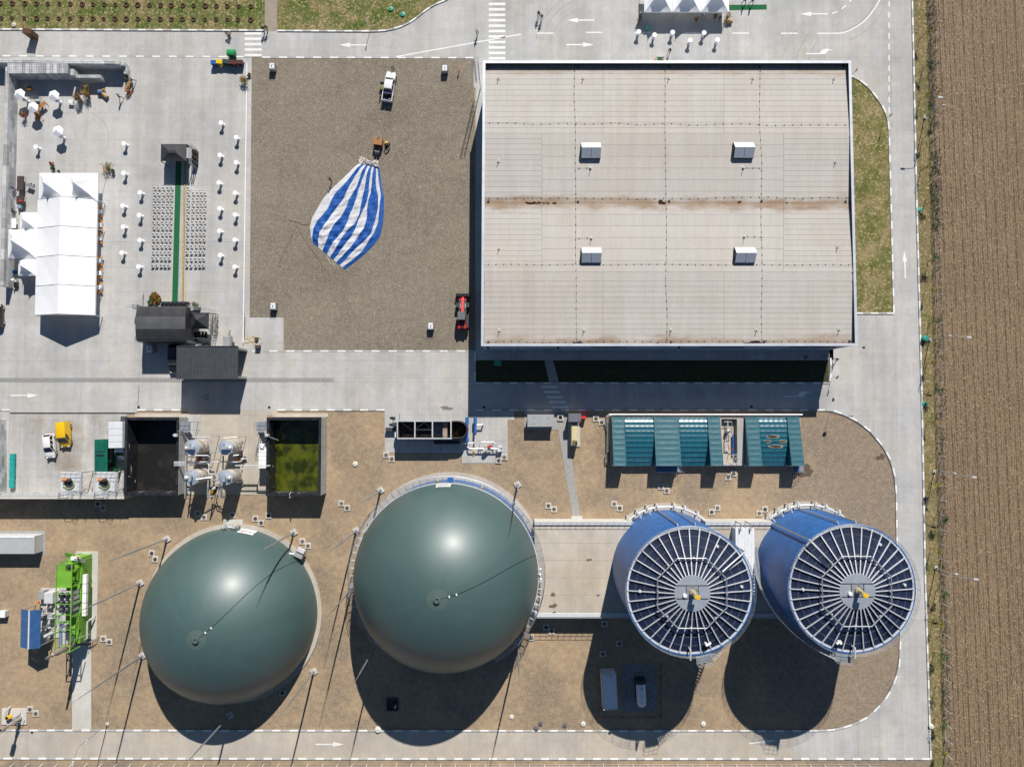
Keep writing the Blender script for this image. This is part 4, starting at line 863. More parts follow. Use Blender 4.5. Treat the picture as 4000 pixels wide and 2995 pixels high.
# ================================================================ BLACK-LINED OPEN TANKS
M_LINER = mat('black_liner', (0.012, 0.013, 0.016), (0.03, 0.032, 0.038), 1.4, 0.38, bump=0.6, bscale=1.6, spec=0.5)
M_LINERF = mat('liner_floor', (0.008, 0.0075, 0.007), (0.032, 0.027, 0.022), 0.25, 0.5, contrast=(0.5, 0.7), bump=0.4, bscale=1.0)
M_OLIVE = mat('olive_water', (0.075, 0.088, 0.006), (0.02, 0.027, 0.003), 0.55, 0.22, bump=1.0, bscale=0.55, contrast=(0.42, 0.6), stretch=(1.0, 0.8, 1), spec=0.6)
HTk = 3.4
def lined_tank(u0, u1, v0, v1, label, floor, fz=0.06):
 p, q = G(u0, v0, HTk), G(u1, v1, HTk); x0, x1, y0, y1 = p.x, q.x, q.y, p.y; c = (p + q) / 2; t = 0.36
 T = thing('open_tank', label, 'open tank', (c.x, c.y, 0), 0, 'open lined tanks')
 for a in ((x0, x1, y0, y0 + t), (x0, x1, y1 - t, y1), (x0, x0 + t, y0 + t, y1 - t), (x1 - t, x1, y0 + t, y1 - t)): MB().bb(*a, 0, HTk - .05).put('wall', M_CONCW, T)
 # precast facing panels on the side walls
 n = 8
 for s, xx in ((1, x1 + .02), (-1, x0 - .02)):
  for i in range(n):
   a, b2 = y0 + (y1 - y0) * i / n + .02, y0 + (y1 - y0) * (i + 1) / n - .02
   for j in range(2): MB().bb(xx - .03, xx + .03, a, b2, .05 + 1.62 * j, 1.62 + 1.62 * j).put('facing_panel', M_CONC, T)
 cap = [((x0 - .05, x1 + .05, y0 - .05, y0 + t + .04)), ((x0 - .05, x1 + .05, y1 - t - .04, y1 + .05)), ((x0 - .05, x0 + t + .04, y0 + t + .05, y1 - t - .05)), ((x1 - t - .04, x1 + .05, y0 + t + .05, y1 - t - .05))]
 for a in cap: MB().bb(*a, HTk - .06, HTk + .03).put('liner_cap', M_LINER, T)
 e = t + .03
 b = MB(); X = (x0 + e, x1 - e); Y = (y0 + e, y1 - e)
 for (a, c2) in (((X[0], Y[0]), (X[0], Y[1])), ((X[0], Y[1]), (X[1], Y[1])), ((X[1], Y[1]), (X[1], Y[0])), ((X[1], Y[0]), (X[0], Y[0]))):
  nn = 14
  b.grid(lambda u, v: (a[0] + (c2[0] - a[0]) * u + (jit(.04) if 0 < u < 1 and 0 < v < 1 and a[0] == c2[0] else 0), a[1] + (c2[1] - a[1]) * u + (jit(.04) if 0 < v < 1 and a[1] == c2[1] else 0), fz + (HTk - .06 - fz) * v), nn, 5)
 b.put('liner', M_LINER, T, True)
 b = MB(); b.grid(lambda u, v: (X[0] + (X[1] - X[0]) * u, Y[0] + (Y[1] - Y[0]) * v, fz + (0 if not floor else .05 * math.sin(u * 19) * math.sin(v * 23 + 2 * u) + jit(.015))), 30, 44); b.put('floor_sheet' if not floor else 'liquid', floor or M_LINERF, T, True)
 b = MB(); b.bb(x0 - .25, x1 + .25, y1 + .06, y1 + .7, 0, .12); b.put('footing', M_CONC2, T)
 return T, (x0, x1, y0, y1)
TK1, e1 = lined_tank(490, 694, 1631, 1933, 'open rectangular tank lined in black sheet with an empty dark floor', None)
TK2, e2 = lined_tank(1043, 1252, 1631, 1935, 'open rectangular tank lined in black sheet holding olive green water', M_OLIVE)
MB().box((e1[1] + .9, e1[3] - 3.2, .09), (2.3, 7.2, .1)).put('apron', M_CONC, TK1)
def tank_gear(T, x, y, s):
 b = MB(); b.box((x + s * 1.0, y, HTk - .25), (1.7, 1.5, .06)); b.put('platform', M_GRATE, T)
 railing([(x + s * .2, y + .75, HTk - .2), (x + s * 1.85, y + .75, HTk - .2), (x + s * 1.85, y - .75, HTk - .2), (x + s * .2, y - .75, HTk - .2)], 1.1, T, M_STEEL, .8)
 for dx in (.3, 1.8):
  for dy in (-.7, .7): MB().tube((x + s * dx, y + dy, 0), (x + s * dx, y + dy, HTk - .25), .05, 5).put('platform_leg', M_STEEL, T)
 b = MB(); b.tube((x - s * .2, y - 1.6, HTk + .9), (x - s * 1.1, y - 2.5, 1.0), .09, 6); b.tube((x, y - 1.4, HTk + .6), (x - s * .7, y - 1.5, HTk + .6), .1, 6); b.box((x - s * .2, y - 1.5, HTk + .5), (.5, .5, .6)); b.put('mixer_arm', M_STEELL, T)
 n = 12
 for k in range(n): MB().box((x + s * (1.2), y - 1.0 - .2 * k, HTk - .35 - .27 * k), (1.0, .24, .04)).put('stair_tread', M_GRATE, T)
 b = MB()
 for dx in (.7, 1.7): b.tube((x + s * dx, y - .9, HTk - .3), (x + s * dx, y - .9 - .2 * n, .1), .05, 4); b.tube((x + s * dx, y - .9, HTk + .7), (x + s * dx, y - .9 - .2 * n, 1.1), .03, 4)
 b.put('stair_stringer', M_STEEL, T)
tank_gear(TK1, e1[1], e1[3] - 1.4, 1); tank_gear(TK2, e2[0], e2[3] - 1.4, -1)
MB().pipe([((e2[0] + e2[1]) / 2 - .5, e2[2] + .5, 3.0), ((e2[0] + e2[1]) / 2 - .5, e2[2] + .3, HTk + .4), ((e2[0] + e2[1]) / 2 - .5, e2[2] - .35, HTk + .3), ((e2[0] + e2[1]) / 2 - .5, e2[2] - .35, .1)], .06, 6).put('overflow_pipe', M_STEELL, TK2)
# retaining wall of the sunken yard with pipes on it
wy = G(250, 1932).y; xa, xb = G(-120, 1930).x, e1[0] - .12
RW = thing('retaining_wall', 'long concrete retaining wall with pipes along the cars yard', 'wall', ((xa + xb) / 2, wy, 0))
n = 9
for i in range(n): MB().bb(xa + (xb - xa) * i / n + .01, xa + (xb - xa) * (i + 1) / n - .01, wy - .3, wy + .2, 0, 3.35 - .25).put('wall_panel', M_CONCW, RW)
for k in range(3): MB().tube((xa, wy + .33 + .2 * k, 3.0), (xb, wy + .33 + .2 * k, 3.0), .07, 7).put('pipe', M_STEELL, RW)
for i in range(14): MB().bb(xa + (xb - xa) * (i + .5) / 14 - .04, xa + (xb - xa) * (i + .5) / 14 + .04, wy + .2, wy + .85, 2.85, 2.93).put('pipe_bracket', M_STEEL, RW)
# west block wall of the car yard
def blockwall(name, label, p, q, courses, L=1.8, H=.6, D=.6, studs=True, group=None, mat_=None):
 p, q = Vector(p), Vector(q); d = q - p; n = max(1, round(d.length / L)); a = math.atan2(d.y, d.x); st = d.length / n
 T = thing(name, label, 'wall', (p.x, p.y, 0), a, group); lay_blocks(T, st, n, courses, 0, 0, H, D, studs); return T
BLK = {}
def block_mesh(L, D, H, studs):
 k = (round(L, 2), D, H, studs)
 if k not in BLK:
  b = MB().bev((0, 0, H / 2), (L - .012, D - .01, H - .008), .02)
  if studs:
   nx, ny = max(1, round(L / .3)), max(1, round(D / .3))
   for i in range(nx):
    for j in range(ny): b.tube((-L / 2 + L * (i + .5) / nx, -D / 2 + D * (j + .5) / ny, H - .01), (-L / 2 + L * (i + .5) / nx, -D / 2 + D * (j + .5) / ny, H + .09), .085, 6, .06)
  BLK[k] = b.mesh('block', M_BLOCK)
 return BLK[k]
def lay_blocks(T, st, n, courses, x0, y0, H=.6, D=.6, studs=True):
 for c in range(courses):
  off = st / 2 if c % 2 else 0; last = c == courses - 1
  xs = [(x0 + st * i + st / 2 + off, st) for i in range(n)] if not off else [(x0 + st / 4, st / 2)] + [(x0 + st * (i + 1), st) for i in range(n - 1)] + [(x0 + st * n - st / 4, st / 2)]
  for x, l in xs: inst('block', block_mesh(l, D, H, last and studs), T, (x, y0, c * H))
p, q = G(18, 1638), G(22, 1925)
blockwall('block_wall', 'grey precast block wall at the west end of the car yard', (p.x, p.y, 0), (q.x, q.y, 0), 5, studs=False)

# ================================================================ STUDDED BLOCK WALLS round the buffet corner
p, q = G(27, 262, 2.4), G(6, 1117, 2.4)
LW = blockwall('block_wall', 'long studded grey block wall behind the white marquee', (p.x, p.y, 0), (q.x, q.y, 0), 4, group='studded block walls')
p, q = G(-90, 238, 2.4), G(466, 245, 2.4)
NW = blockwall('block_wall', 'studded grey block wall running alongside the north lane', (p.x, p.y, 0), (q.x, q.y, 0), 4, group='studded block walls')
a, c = G(29, 248, 2.4), G(264, 287, 2.4)
TR = thing('block_terrace', 'deep studded block terrace three blocks thick in front of the lane wall', 'wall', (a.x, a.y, 0))
n = 17; wdt = (c.x - a.x) / n; dep = a.y - c.y
for i in range(n):
 for k in range(4): inst('block', block_mesh(dep, wdt, .6, k == 3), TR, (wdt * (i + .5), -dep / 2 - .03, .6 * k), R(90))
a, c = G(274, 269, 2.4), G(289, 295, 2.4)
PL = thing('block_pier', 'short studded block pier at the end of the terrace', 'wall', ((a.x + c.x) / 2, (a.y + c.y) / 2, 0))
for k in range(4): inst('block', block_mesh(1.1, .62, .6, k == 3), PL, (0, 0, .6 * k), R(90))
p, q = G(294, 297, 2.0), G(390, 297, 2.0)
BW = blockwall('block_wall', 'lower studded block wall beside the terrace forming a shaded bay', (p.x, p.y, 0), (q.x, q.y, 0), 3, group='studded block walls')
p, q = G(478, 249, 1.8), G(480, 288, 1.2)
EW = thing('block_steps', 'stepped end of the studded block wall with plants on it', 'wall', (p.x, p.y, 0))
for i, cs in enumerate((3, 2, 2, 1)):
 for k in range(cs): inst('block', block_mesh(.62, .62, .6, k == cs - 1), EW, (.1 * i, -.62 * i, .6 * k))

# ================================================================ DRIVE-THROUGH SHED
hS = 4.7
c0, c1, c2, c3 = G(691, 1353, hS), G(924, 1353, hS), G(928, 1478, hS), G(693, 1478, hS)
SX0, SX1, SY0, SY1 = (c0.x + c3.x) / 2, (c1.x + c2.x) / 2, (c2.y + c3.y) / 2, (c0.y + c1.y) / 2
SH = thing('drive_through_shed', 'open-ended shed with dark grey standing-seam roof beside the stage', 'shed', ((SX0 + SX1) / 2, (SY0 + SY1) / 2, 0))
M_SEAM = mat('seam_roof', (0.085, 0.092, 0.105), (0.07, 0.077, 0.09), 1.2, 0.45, 0.3, rnd=0.04)
for y in (SY1 - .45, SY0 + .1): MB().bb(SX0 + .1, SX1 - .1, y, y + .35, ZC, hS - .2).put('wall', M_GREYP, SH)
n = 33; wd = (SX1 - SX0) / n
rm = MB(); rm.box((0, 0, 0), (wd - .02, SY1 - SY0, .06)); rm.box((wd / 2 - .03, 0, .06), (.045, SY1 - SY0, .08)); rme = rm.mesh('roof_tray', M_SEAM)
for i in range(n): inst('roof_tray', rme, SH, (SX0 + wd * (i + .5) - (SX0 + SX1) / 2, 0, hS - .05))
for x0_, x1_, y0_, y1_ in ((SX0 - .1, SX1 + .1, SY1, SY1 + .1), (SX0 - .1, SX1 + .1, SY0 - .1, SY0), (SX0 - .1, SX0, SY0, SY1), (SX1, SX1 + .1, SY0, SY1)): MB().bb(x0_, x1_, y0_, y1_, hS - .25, hS + .08).put('fascia', M_DARK, SH)
b = MB()
for j in range(5):
 for i in range(0, n, 2): b.ball((SX0 + wd * (i + .5), SY0 + (SY1 - SY0) * (j + .5) / 5, hS), .03, 4, 3)
tag(b.put('roof_fixings', M_STEEL, SH), kind='stuff')

# ================================================================ TECHNICAL CABINS AND KIOSKS
def cabin(name, label, cat, u0, v0, u1, v1, h, mroof, mwall, over=.15, z0=.05, ribs=0, rh=.18):
 p, q = G(u0, v0, h), G(u1, v1, h); x0, x1, y0, y1 = p.x, q.x, q.y, p.y
 T = thing(name, label, cat, ((x0 + x1) / 2, (y0 + y1) / 2, z0))
 MB().bb(x0 + over, x1 - over, y0 + over, y1 - over, z0, h - rh).put('body', mwall, T)
 MB().bev(((x0 + x1) / 2, (y0 + y1) / 2, h - rh / 2), (x1 - x0, y1 - y0, rh), .04).put('roof', mroof, T)
 for i in range(ribs): MB().bb(x0 + (x1 - x0) * (i + .3) / ribs, x0 + (x1 - x0) * (i + .55) / ribs, y0 + .03, y1 - .03, h, h + .03).put('roof_rib', mroof, T)
 return T, (x0, x1, y0, y1)
K1, k1 = cabin('transformer_kiosk', 'flat grey transformer kiosk on paving beside the square shaft', 'kiosk', 2060, 1619, 2164, 1667, 2.0, mat('kiosk_roof', (0.33, 0.335, 0.34), (0.30, 0.305, 0.31), 1, .6), M_GREYP)
for u in (2086, 2138):
 for v in (1630.5, 1654.5): c = G(u, v, 2.0); MB().cyl((c.x, c.y, 2.0), .06, .05, 8).put('lifting_eye', M_BLACK, K1)
MB().bb(k1[0] + .5, k1[0] + 1.6, k1[2] + .08, k1[2] + .16, .1, 1.7).put('door', M_PALEG, K1); MB().bb(k1[0] + 1.7, k1[0] + 2.8, k1[2] + .08, k1[2] + .16, .1, 1.7).put('door', M_PALEG, K1)
K2, k2 = cabin('control_kiosk', 'small dark grey ribbed-roof kiosk above the beige generator', 'kiosk', 2220, 1615, 2270, 1648, 2.6, mat('kiosk_dark_roof', (0.15, 0.16, 0.18), (0.13, 0.14, 0.16), 1, .5), M_GREYP, ribs=12)
c = G(2279, 1631, 1.2); b = MB(); b.bev((c.x, c.y, .65), (.85, .5, 1.2), .05)
FB = thing('fire_box', 'bright red fire hose cabinet next to the dark grey kiosk', 'fire cabinet', (c.x, c.y, 0)); b.put('cabinet', M_RED, FB); MB().box((c.x + .3, c.y - .1, 1.27), (.06, .06, .05)).put('latch', M_BLACK, FB); MB().bb(c.x - .4, c.x + .4, c.y - .2, c.y + .2, 0, .08).put('plinth', M_DARK, FB)
GP_ = G(2241, 1700); p, q = G(2219, 1650), G(2266, 1744)
GN = thing('generator', 'beige box generator with green louvre on a concrete pad', 'generator', (GP_.x, GP_.y, 0))
MB().bb(p.x, q.x, q.y, p.y, 0, .18).put('pad', M_CONC, GN)
p, q = G(2232, 1659, 2.0), G(2258, 1740, 2.0); M_BEIGE = flat('generator_beige', (0.62, 0.52, 0.30), .45)
MB().bev(((p.x + q.x) / 2, (p.y + q.y) / 2, 1.1), (q.x - p.x, p.y - q.y, 1.84), .1).put('housing', M_BEIGE, GN)
lv = MB()
for k in range(6): lv.bb(p.x + .12, q.x - .12, q.y + .15 + .12 * k, q.y + .22 + .12 * k, 2.0, 2.05)
lv.put('louvre', flat('olive_louvre', (0.10, 0.11, 0.03), .5), GN)
MB().cyl((q.x - .3, q.y + .5, 2.0), .13, .25, 10).put('exhaust', M_BLACK, GN); MB().cyl((p.x + .45, q.y + .95, 2.0), .08, .05, 8).put('cap', M_BLACK, GN)
p, q = G(2177, 1619), G(2200, 1643); c = (p + q) / 2
SF = thing('shaft', 'square open shaft with pale concrete rim beside the grey kiosk', 'shaft', (c.x, c.y, 0)); w_ = (q.x - p.x) / 2
for a in ((-w_, w_, -w_, -w_ + .2), (-w_, w_, w_ - .2, w_), (-w_, -w_ + .2, -w_ + .2, w_ - .2), (w_ - .2, w_, -w_ + .2, w_ - .2)): MB().bb(c.x + a[0], c.x + a[1], c.y + a[2], c.y + a[3], .05, .3).put('rim', M_CONCW, SF)
MB().bb(c.x - w_ + .2, c.x + w_ - .2, c.y - w_ + .2, c.y + w_ - .2, .055, .07).put('grating', M_BLACK, SF)
K3, k3 = cabin('transformer_station', 'long pale grey transformer station on a paved pad near the block wall', 'substation', -95, 2093, 134, 2163, 2.3, mat('station_roof', (0.40, 0.41, 0.42), (0.36, 0.37, 0.38), 1, .6), M_PALEG, .03)
MB().bb(k3[0], k3[1], k3[3] - .28, k3[3] + .02, 2.3, 2.36).put('roof_edge', M_WHITE, K3)
p, q = G(-120, 2070), G(180, 2167); path('pad', [(-120, 2072), (179, 2072), (179, 2166), (-120, 2166)], M_PAVER, .05)
K4, k4 = cabin('meter_box', 'small white meter box at the frame edge near the gas skid', 'meter box', -12, 2387, 18, 2412, 1.1, M_WHITE, M_PALEG, .03)
K5, k5 = cabin('white_cabinet', 'tall narrow white container cabinet against the olive water tank', 'cabinet', 1010, 1733, 1040, 1829, 2.7, M_WHITE, M_PALEG, .04)
for i in range(5): MB().bb(k5[0] + .02, k5[1] - .02, k5[2] + (k5[3] - k5[2]) * (i + 1) / 6 - .02, k5[2] + (k5[3] - k5[2]) * (i + 1) / 6 + .02, 2.7, 2.72).put('roof_rib', M_PALEG, K5)
MB().pipe([(k5[0] + .2, k5[3] - .1, 2.72), (k5[0] + .3, k5[3] - .7, 2.8), (k5[0] + .8, k5[3] - .9, 2.8), (k5[0] + 1.0, k5[3] - .2, 2.8), (k5[1] + .1, k5[3] + .2, 2.8)], .05, 6).put('cable_loop', M_DARK, K5)
# shaded compound: site container, fuel tank, barrier
p, q = G(2351, 2630, 2.7), G(2414, 2773, 2.7); cx, cy = (p.x + q.x) / 2, (p.y + q.y) / 2
CT = thing('site_container', 'white ribbed shipping container in the shade of a blue silo', 'container', (cx, cy, 0), R(3))
Lc, Wc = 6.0, 2.45
MB().box((0, 0, 1.32), (Wc - .1, Lc - .1, 2.5)).put('body', M_WHITE, CT, local=True)
b = MB()
for sx in (-1, 1):
 for sy in (-1, 1): b.box((sx * (Wc / 2 - .07), sy * (Lc / 2 - .07), 1.35), (.14, .14, 2.62))
for sx in (-1, 1): b.box((sx * (Wc / 2 - .05), 0, 2.61), (.1, Lc - .3, .1))
for sy in (-1, 1): b.box((0, sy * (Lc / 2 - .05), 2.61), (Wc - .3, .1, .1))
b.put('frame', M_PALEG, CT, local=True)
rb = MB().box((0, 0, 0), (Wc - .25, .22, .03)).mesh('roof_rib', M_WHITE)
for i in range(17): inst('roof_rib', rb, CT, (0, -Lc / 2 + .3 + i * .335, 2.585))
MB().bev((.3, Lc / 2 - .5, 2.75), (.55, .55, .3), .06).put('air_unit', M_PALEG, CT, local=True)
path('gravel_pad', [(2430, 2596), (2440, 2592), (2558, 2596), (2566, 2620), (2566, 2760), (2556, 2776), (2440, 2779), (2430, 2766)], ground_mat('grey_gravel', ((0.22, 0.22, 0.22), (0.27, 0.27, 0.27), (0.12, 0.12, 0.12), (0.38, 0.38, 0.38)), .3, 8.0, .8), .03)
p, q = G(2487, 2668, 2.0), G(2528, 2750, 2.0); cx, cy = (p.x + q.x) / 2, (p.y + q.y) / 2
FT = thing('fuel_tank', 'horizontal white fuel tank in a frame on grey gravel in the shade', 'tank', (cx, cy, .03), R(3))
b = MB(); b.tube((0, -1.7, 1.15), (0, 1.4, 1.15), .8, 20); b.ball((0, -1.7, 1.15), .8, 16, 8); b.put('vessel', M_WHITE, FT, True, local=True)
MB().box((0, 0, .1), (1.7, 4.3, .16)).put('skid', M_DARK, FT, local=True)
for y in (-1.2, .9): MB().box((0, y, .4), (1.3, .2, .6)).put('saddle', M_DARK, FT, local=True)
MB().box((0, 1.75, .9), (1.7, .5, 1.5)).put('pump_cabinet', M_DARK, FT, local=True); MB().lathe([(0, .15), (.22, .12), (.22, 0)], 12, (0, .8, 1.93)).put('manhole', M_PALEG, FT, local=True)
BR = thing('barrier_rail', 'low rusty red barrier rail enclosing the container compound', 'barrier', tuple(G(2456, 2692)))
M_RUSTR = flat('rust_red', (0.26, 0.05, 0.02), .7)
rp = [G(u, v) for u, v in ((2333, 2592), (2576, 2592), (2579, 2792), (2338, 2793))]
for a, c in zip(rp, rp[1:] + rp[:1]):
 if (a - rp[0]).length < .01: continue
 k = round((c - a).length / 2)
 for i in range(k): s = a.lerp(c, i / k); MB().tube(s, s + Vector((0, 0, 1.0)), .03, 5).put('post', M_RUSTR, BR)
 b = MB(); b.tube(a + Vector((0, 0, .95)), c + Vector((0, 0, .95)), .035, 5); b.tube(a + Vector((0, 0, .5)), c + Vector((0, 0, .5)), .03, 5); b.put('rail', M_RUSTR, BR)
p, q = G(1511, 2725), G(1556, 2773); c = (p + q) / 2
HS = thing('drain_sump', 'square black sump with a pump in the shade of the tall dome', 'sump', (c.x, c.y, 0))
for a in ((-1, 1, -1.05, -.85), (-1, 1, .85, 1.05), (-1, -.85, -.85, .85), (.85, 1, -.85, .85)): MB().bb(c.x + a[0], c.x + a[1], c.y + a[2], c.y + a[3], 0, .25).put('rim', M_DARK, HS)
MB().bb(c.x - .85, c.x + .85, c.y - .85, c.y + .85, .02, .05).put('cover', M_BLACK, HS); MB().cyl((c.x + .55, c.y - .2, .05), .18, .8, 10).put('pump', M_PALEG, HS)

# ================================================================ STEEL TANKS on legs with their pipework
HS_ = 5.5
def steel_tank(u, v, label, box_rz, hatch_a):
 c = G(u, v, HS_); T = thing('steel_tank', label, 'tank', (c.x, c.y, ZC), 0, 'upright stainless tanks')
 r = 1.21
 prof = [(0.3, .75), (r, 1.25), (r, 2.3), (r + .015, 2.32), (r + .015, 2.36), (r, 2.38), (r, 3.6), (r + .015, 3.62), (r + .015, 3.66), (r, 3.68), (r, HS_ - .22)]
 MB().lathe(prof, 40, (0, 0, 0)).put('shell', M_INOX, T, True, local=True)
 sec = MB(); da = 2 * math.pi / 10
 sec.add([(r * math.cos(a), r * math.sin(a), HS_ - .22) for a in (-da / 2 + .01, 0, da / 2 - .01)] + [(.22 * math.cos(a), .22 * math.sin(a), HS_) for a in (-da / 2, 0, da / 2)], [(0, 1, 4, 3), (1, 2, 5, 4)])
 sm = sec.mesh('roof_segment', M_INOXT)
 for k in range(10): inst('roof_segment', sm, T, (0, 0, 0), da * k)
 MB().cyl((0, 0, HS_ - .08), .24, .12, 12).put('roof_cap', M_INOXT, T, local=True)
 MB().lathe([(r + .02, HS_ - .3), (r + .02, HS_ - .2), (r - .04, HS_ - .2)], 40).put('rim_ring', M_STEELL, T, local=True)
 for k in range(4): a = R(45 + 90 * k); MB().tube((1.1 * math.cos(a), 1.1 * math.sin(a), 0), (1.1 * math.cos(a), 1.1 * math.sin(a), 1.4), .09, 8).put('leg', M_STEEL, T, local=True)
 MB().box((.12, -.05, HS_ + .45), (1.1, .42, .3), box_rz).put('drive_cover', M_GREYP, T, local=True); MB().tube((.1, 0, HS_ - .1), (.1, 0, HS_ + .4), .14, 10).put('drive_shaft', M_STEELL, T, local=True)
 a = R(hatch_a); hx, hy = .78 * math.cos(a), .78 * math.sin(a); b = MB(); b.lathe([(.3, HS_ - .2), (.3, HS_ + .22), (.24, HS_ + .28), (.1, HS_ + .3), (0, HS_ + .42)], 16, (hx, hy, 0)); b.put('hatch', M_STEELL, T, True, local=True)
 MB().box((-.1, .4, HS_), (.14, .14, .2)).put('level_probe', M_DARK, T, local=True)
 return T, c
ST = [steel_tank(748, 1747, 'upright stainless tank beside the dark empty tank, road side', 0, 190), steel_tank(878.5, 1747.5, 'upright stainless tank beside the white cabinet, road side', 0, -5), steel_tank(746.5, 1864, 'upright stainless tank beside the dark empty tank, dome side', R(80), 185), steel_tank(877, 1865, 'upright stainless tank nearest the olive water tank, dome side', R(90), -5)]
def pipework(name, label, runs, supports=(), group='steel pipework'):
 """runs: list of (points [(u, v, z)], radius, material)"""
 u, v, z = runs[0][0][0]; c = G(u, v, z); T = thing(name, label, 'pipework', (c.x, c.y, ZC), 0, group)
 for pts, r, m in runs: MB().pipe([G(*p) for p in pts], r, 8).put('pipe', m, T)
 for (u, v, z) in supports: c = G(u, v, z); MB().tube((c.x, c.y, ZC), (c.x, c.y, z), .05, 6).put('support_post', M_STEEL, T)
 return T
pipework('overhead_pipes', 'three parallel overhead pipes running from the dark tank to the steel tanks', [
 ([(680, 1804, 3.6), (705, 1804, 3.6), (740, 1803, 3.8), (930, 1804, 3.8), (945, 1800, 3.8)], .09, M_STEELL), ([(680, 1810, 3.6), (705, 1811, 3.6), (740, 1809, 3.8), (812, 1809, 3.8), (816, 1815, 3.8), (815, 1850, 3.8)], .09, M_STEELL), ([(680, 1818, 3.6), (705, 1818, 3.6), (740, 1816, 3.8), (766, 1816, 3.8)], .09, M_STEELL), ([(919, 1818, 3.8), (1050, 1819, 3.8), (1055, 1817, 3.6)], .09, M_STEELL)],
 [(752, 1809, 3.7), (850, 1804, 3.7), (996, 1819, 3.7)])
pipework('tank_riser_pipes', 'tall stainless riser pipes between the four steel tanks', [
 ([(750, 1707, 4.8), (820, 1708, 5.0), (821, 1770, 4.8), (822, 1805, 3.6)], .1, M_STEELL), ([(726, 1772, 5), (724, 1840, 4.5), (722, 1944, 3.0), (738, 1946, 1.0)], .1, M_STEELL), ([(735, 1778, 5.3), (812, 1779, 4.8), (818, 1784, 4.6), (818, 1800, 4)], .09, M_STEELL), ([(765, 1872, 5.4), (805, 1866, 4.8), (826, 1864, 4.5)], .1, M_STEELL),
 ([(815, 1848, 4.6), (812, 1900, 4.2), (811, 1942, 3.4), (838, 1936, 1.5)], .12, M_STEELL), ([(872, 1779, 4.6), (871, 1835, 4.4)], .12, M_DARK), ([(858, 1890, 4.4), (860, 1943, 3.4), (884, 1938, 1.2)], .11, M_STEELL), ([(868, 1894, 4.2), (866, 1940, 3.2)], .1, M_STEELL), ([(856, 1860, 4.9), (842, 1858, 4.9), (836, 1862, 4.0), (836, 1880, 3)], .08, M_STEELL), ([(856, 1873, 4.9), (836, 1874, 4.6), (828, 1880, 3.4)], .08, M_STEELL), ([(814, 1850, 4.7), (850, 1851, 4.9)], .09, M_STEELL), ([(745, 1898, 2.5), (745, 1908, 2.5), (730, 1911, 2.4), (729, 1925, 2.2), (736, 1934, 1.4)], .14, M_STEELL),
 ([(890, 1782, 4.6), (932, 1776, 4.0)], .07, M_STEEL), ([(886, 1895, 3.2), (928, 1884, 2.6)], .07, M_STEEL), ([(872, 1711, 4.5), (928, 1706, 4.0)], .06, M_STEEL), ([(760, 1711, 4.2), (815, 1706, 4.4)], .06, M_STEEL)],
 [(821, 1770, 4.7), (724, 1840, 4.4), (812, 1900, 4.1), (860, 1930, 3.5), (738, 1946, .9), (838, 1936, 1.4), (884, 1938, 1.1), (836, 1880, 2.9), (818, 1800, 3.9), (886, 1895, 3.1), (928, 1884, 2.5), (928, 1706, 3.9), (815, 1706, 4.3)])
def pump_skid(u, v, label, mo, rz=0):
 c = G(u, v); T = thing('pump_skid', label, 'pump', (c.x, c.y, ZC), rz, 'pumps among the steel tanks')
 MB().box((0, 0, .12), (1.5, .8, .16)).put('base_frame', M_DARK, T, local=True)
 b = MB(); b.tube((-.6, 0, .5), (.0, 0, .5), .24, 12); b.put('motor', mo, T, True, local=True)
 for k in range(6): MB().lathe([(.27, -.015), (.27, .015)], 12, (-.55 + .1 * k, 0, .5)).v
 b = MB(); b.ball((.35, 0, .5), .3, 12, 8); b.tube((.35, 0, .5), (.35, 0, 1.0), .1, 8); b.put('casing', M_STEEL, T, True, local=True)
 for x in (-.4, .35): MB().box((x, 0, .28), (.15, .3, .2)).put('foot', M_DARK, T, local=True)
 b = MB(); b.tube((.62, 0, .5), (1.0, 0, .5), .1, 8); b.lathe([(.18, 0), (.18, .05), (0, .05), (0, 0)], 10, (.35, 0, 1.0)); b.put('flange', M_STEELL, T, local=True)
 return T
pump_skid(946, 1792, 'orange motor pump skid beside the road-side steel tank', M_ORANGE, R(5)); pump_skid(795, 1791, 'red motor pump skid between the steel tanks under the pipes', M_RED, R(10)); pump_skid(838, 1912, 'yellow motor pump skid under the riser pipes', M_YELLOW, R(60))
pipework('ground_pipe', 'dark pipe bent along the pad towards the olive water tank', [([(950, 1893, .15), (1005, 1893, .15), (1005, 1920, .15), (1041, 1922, .15)], .13, M_DARK)])

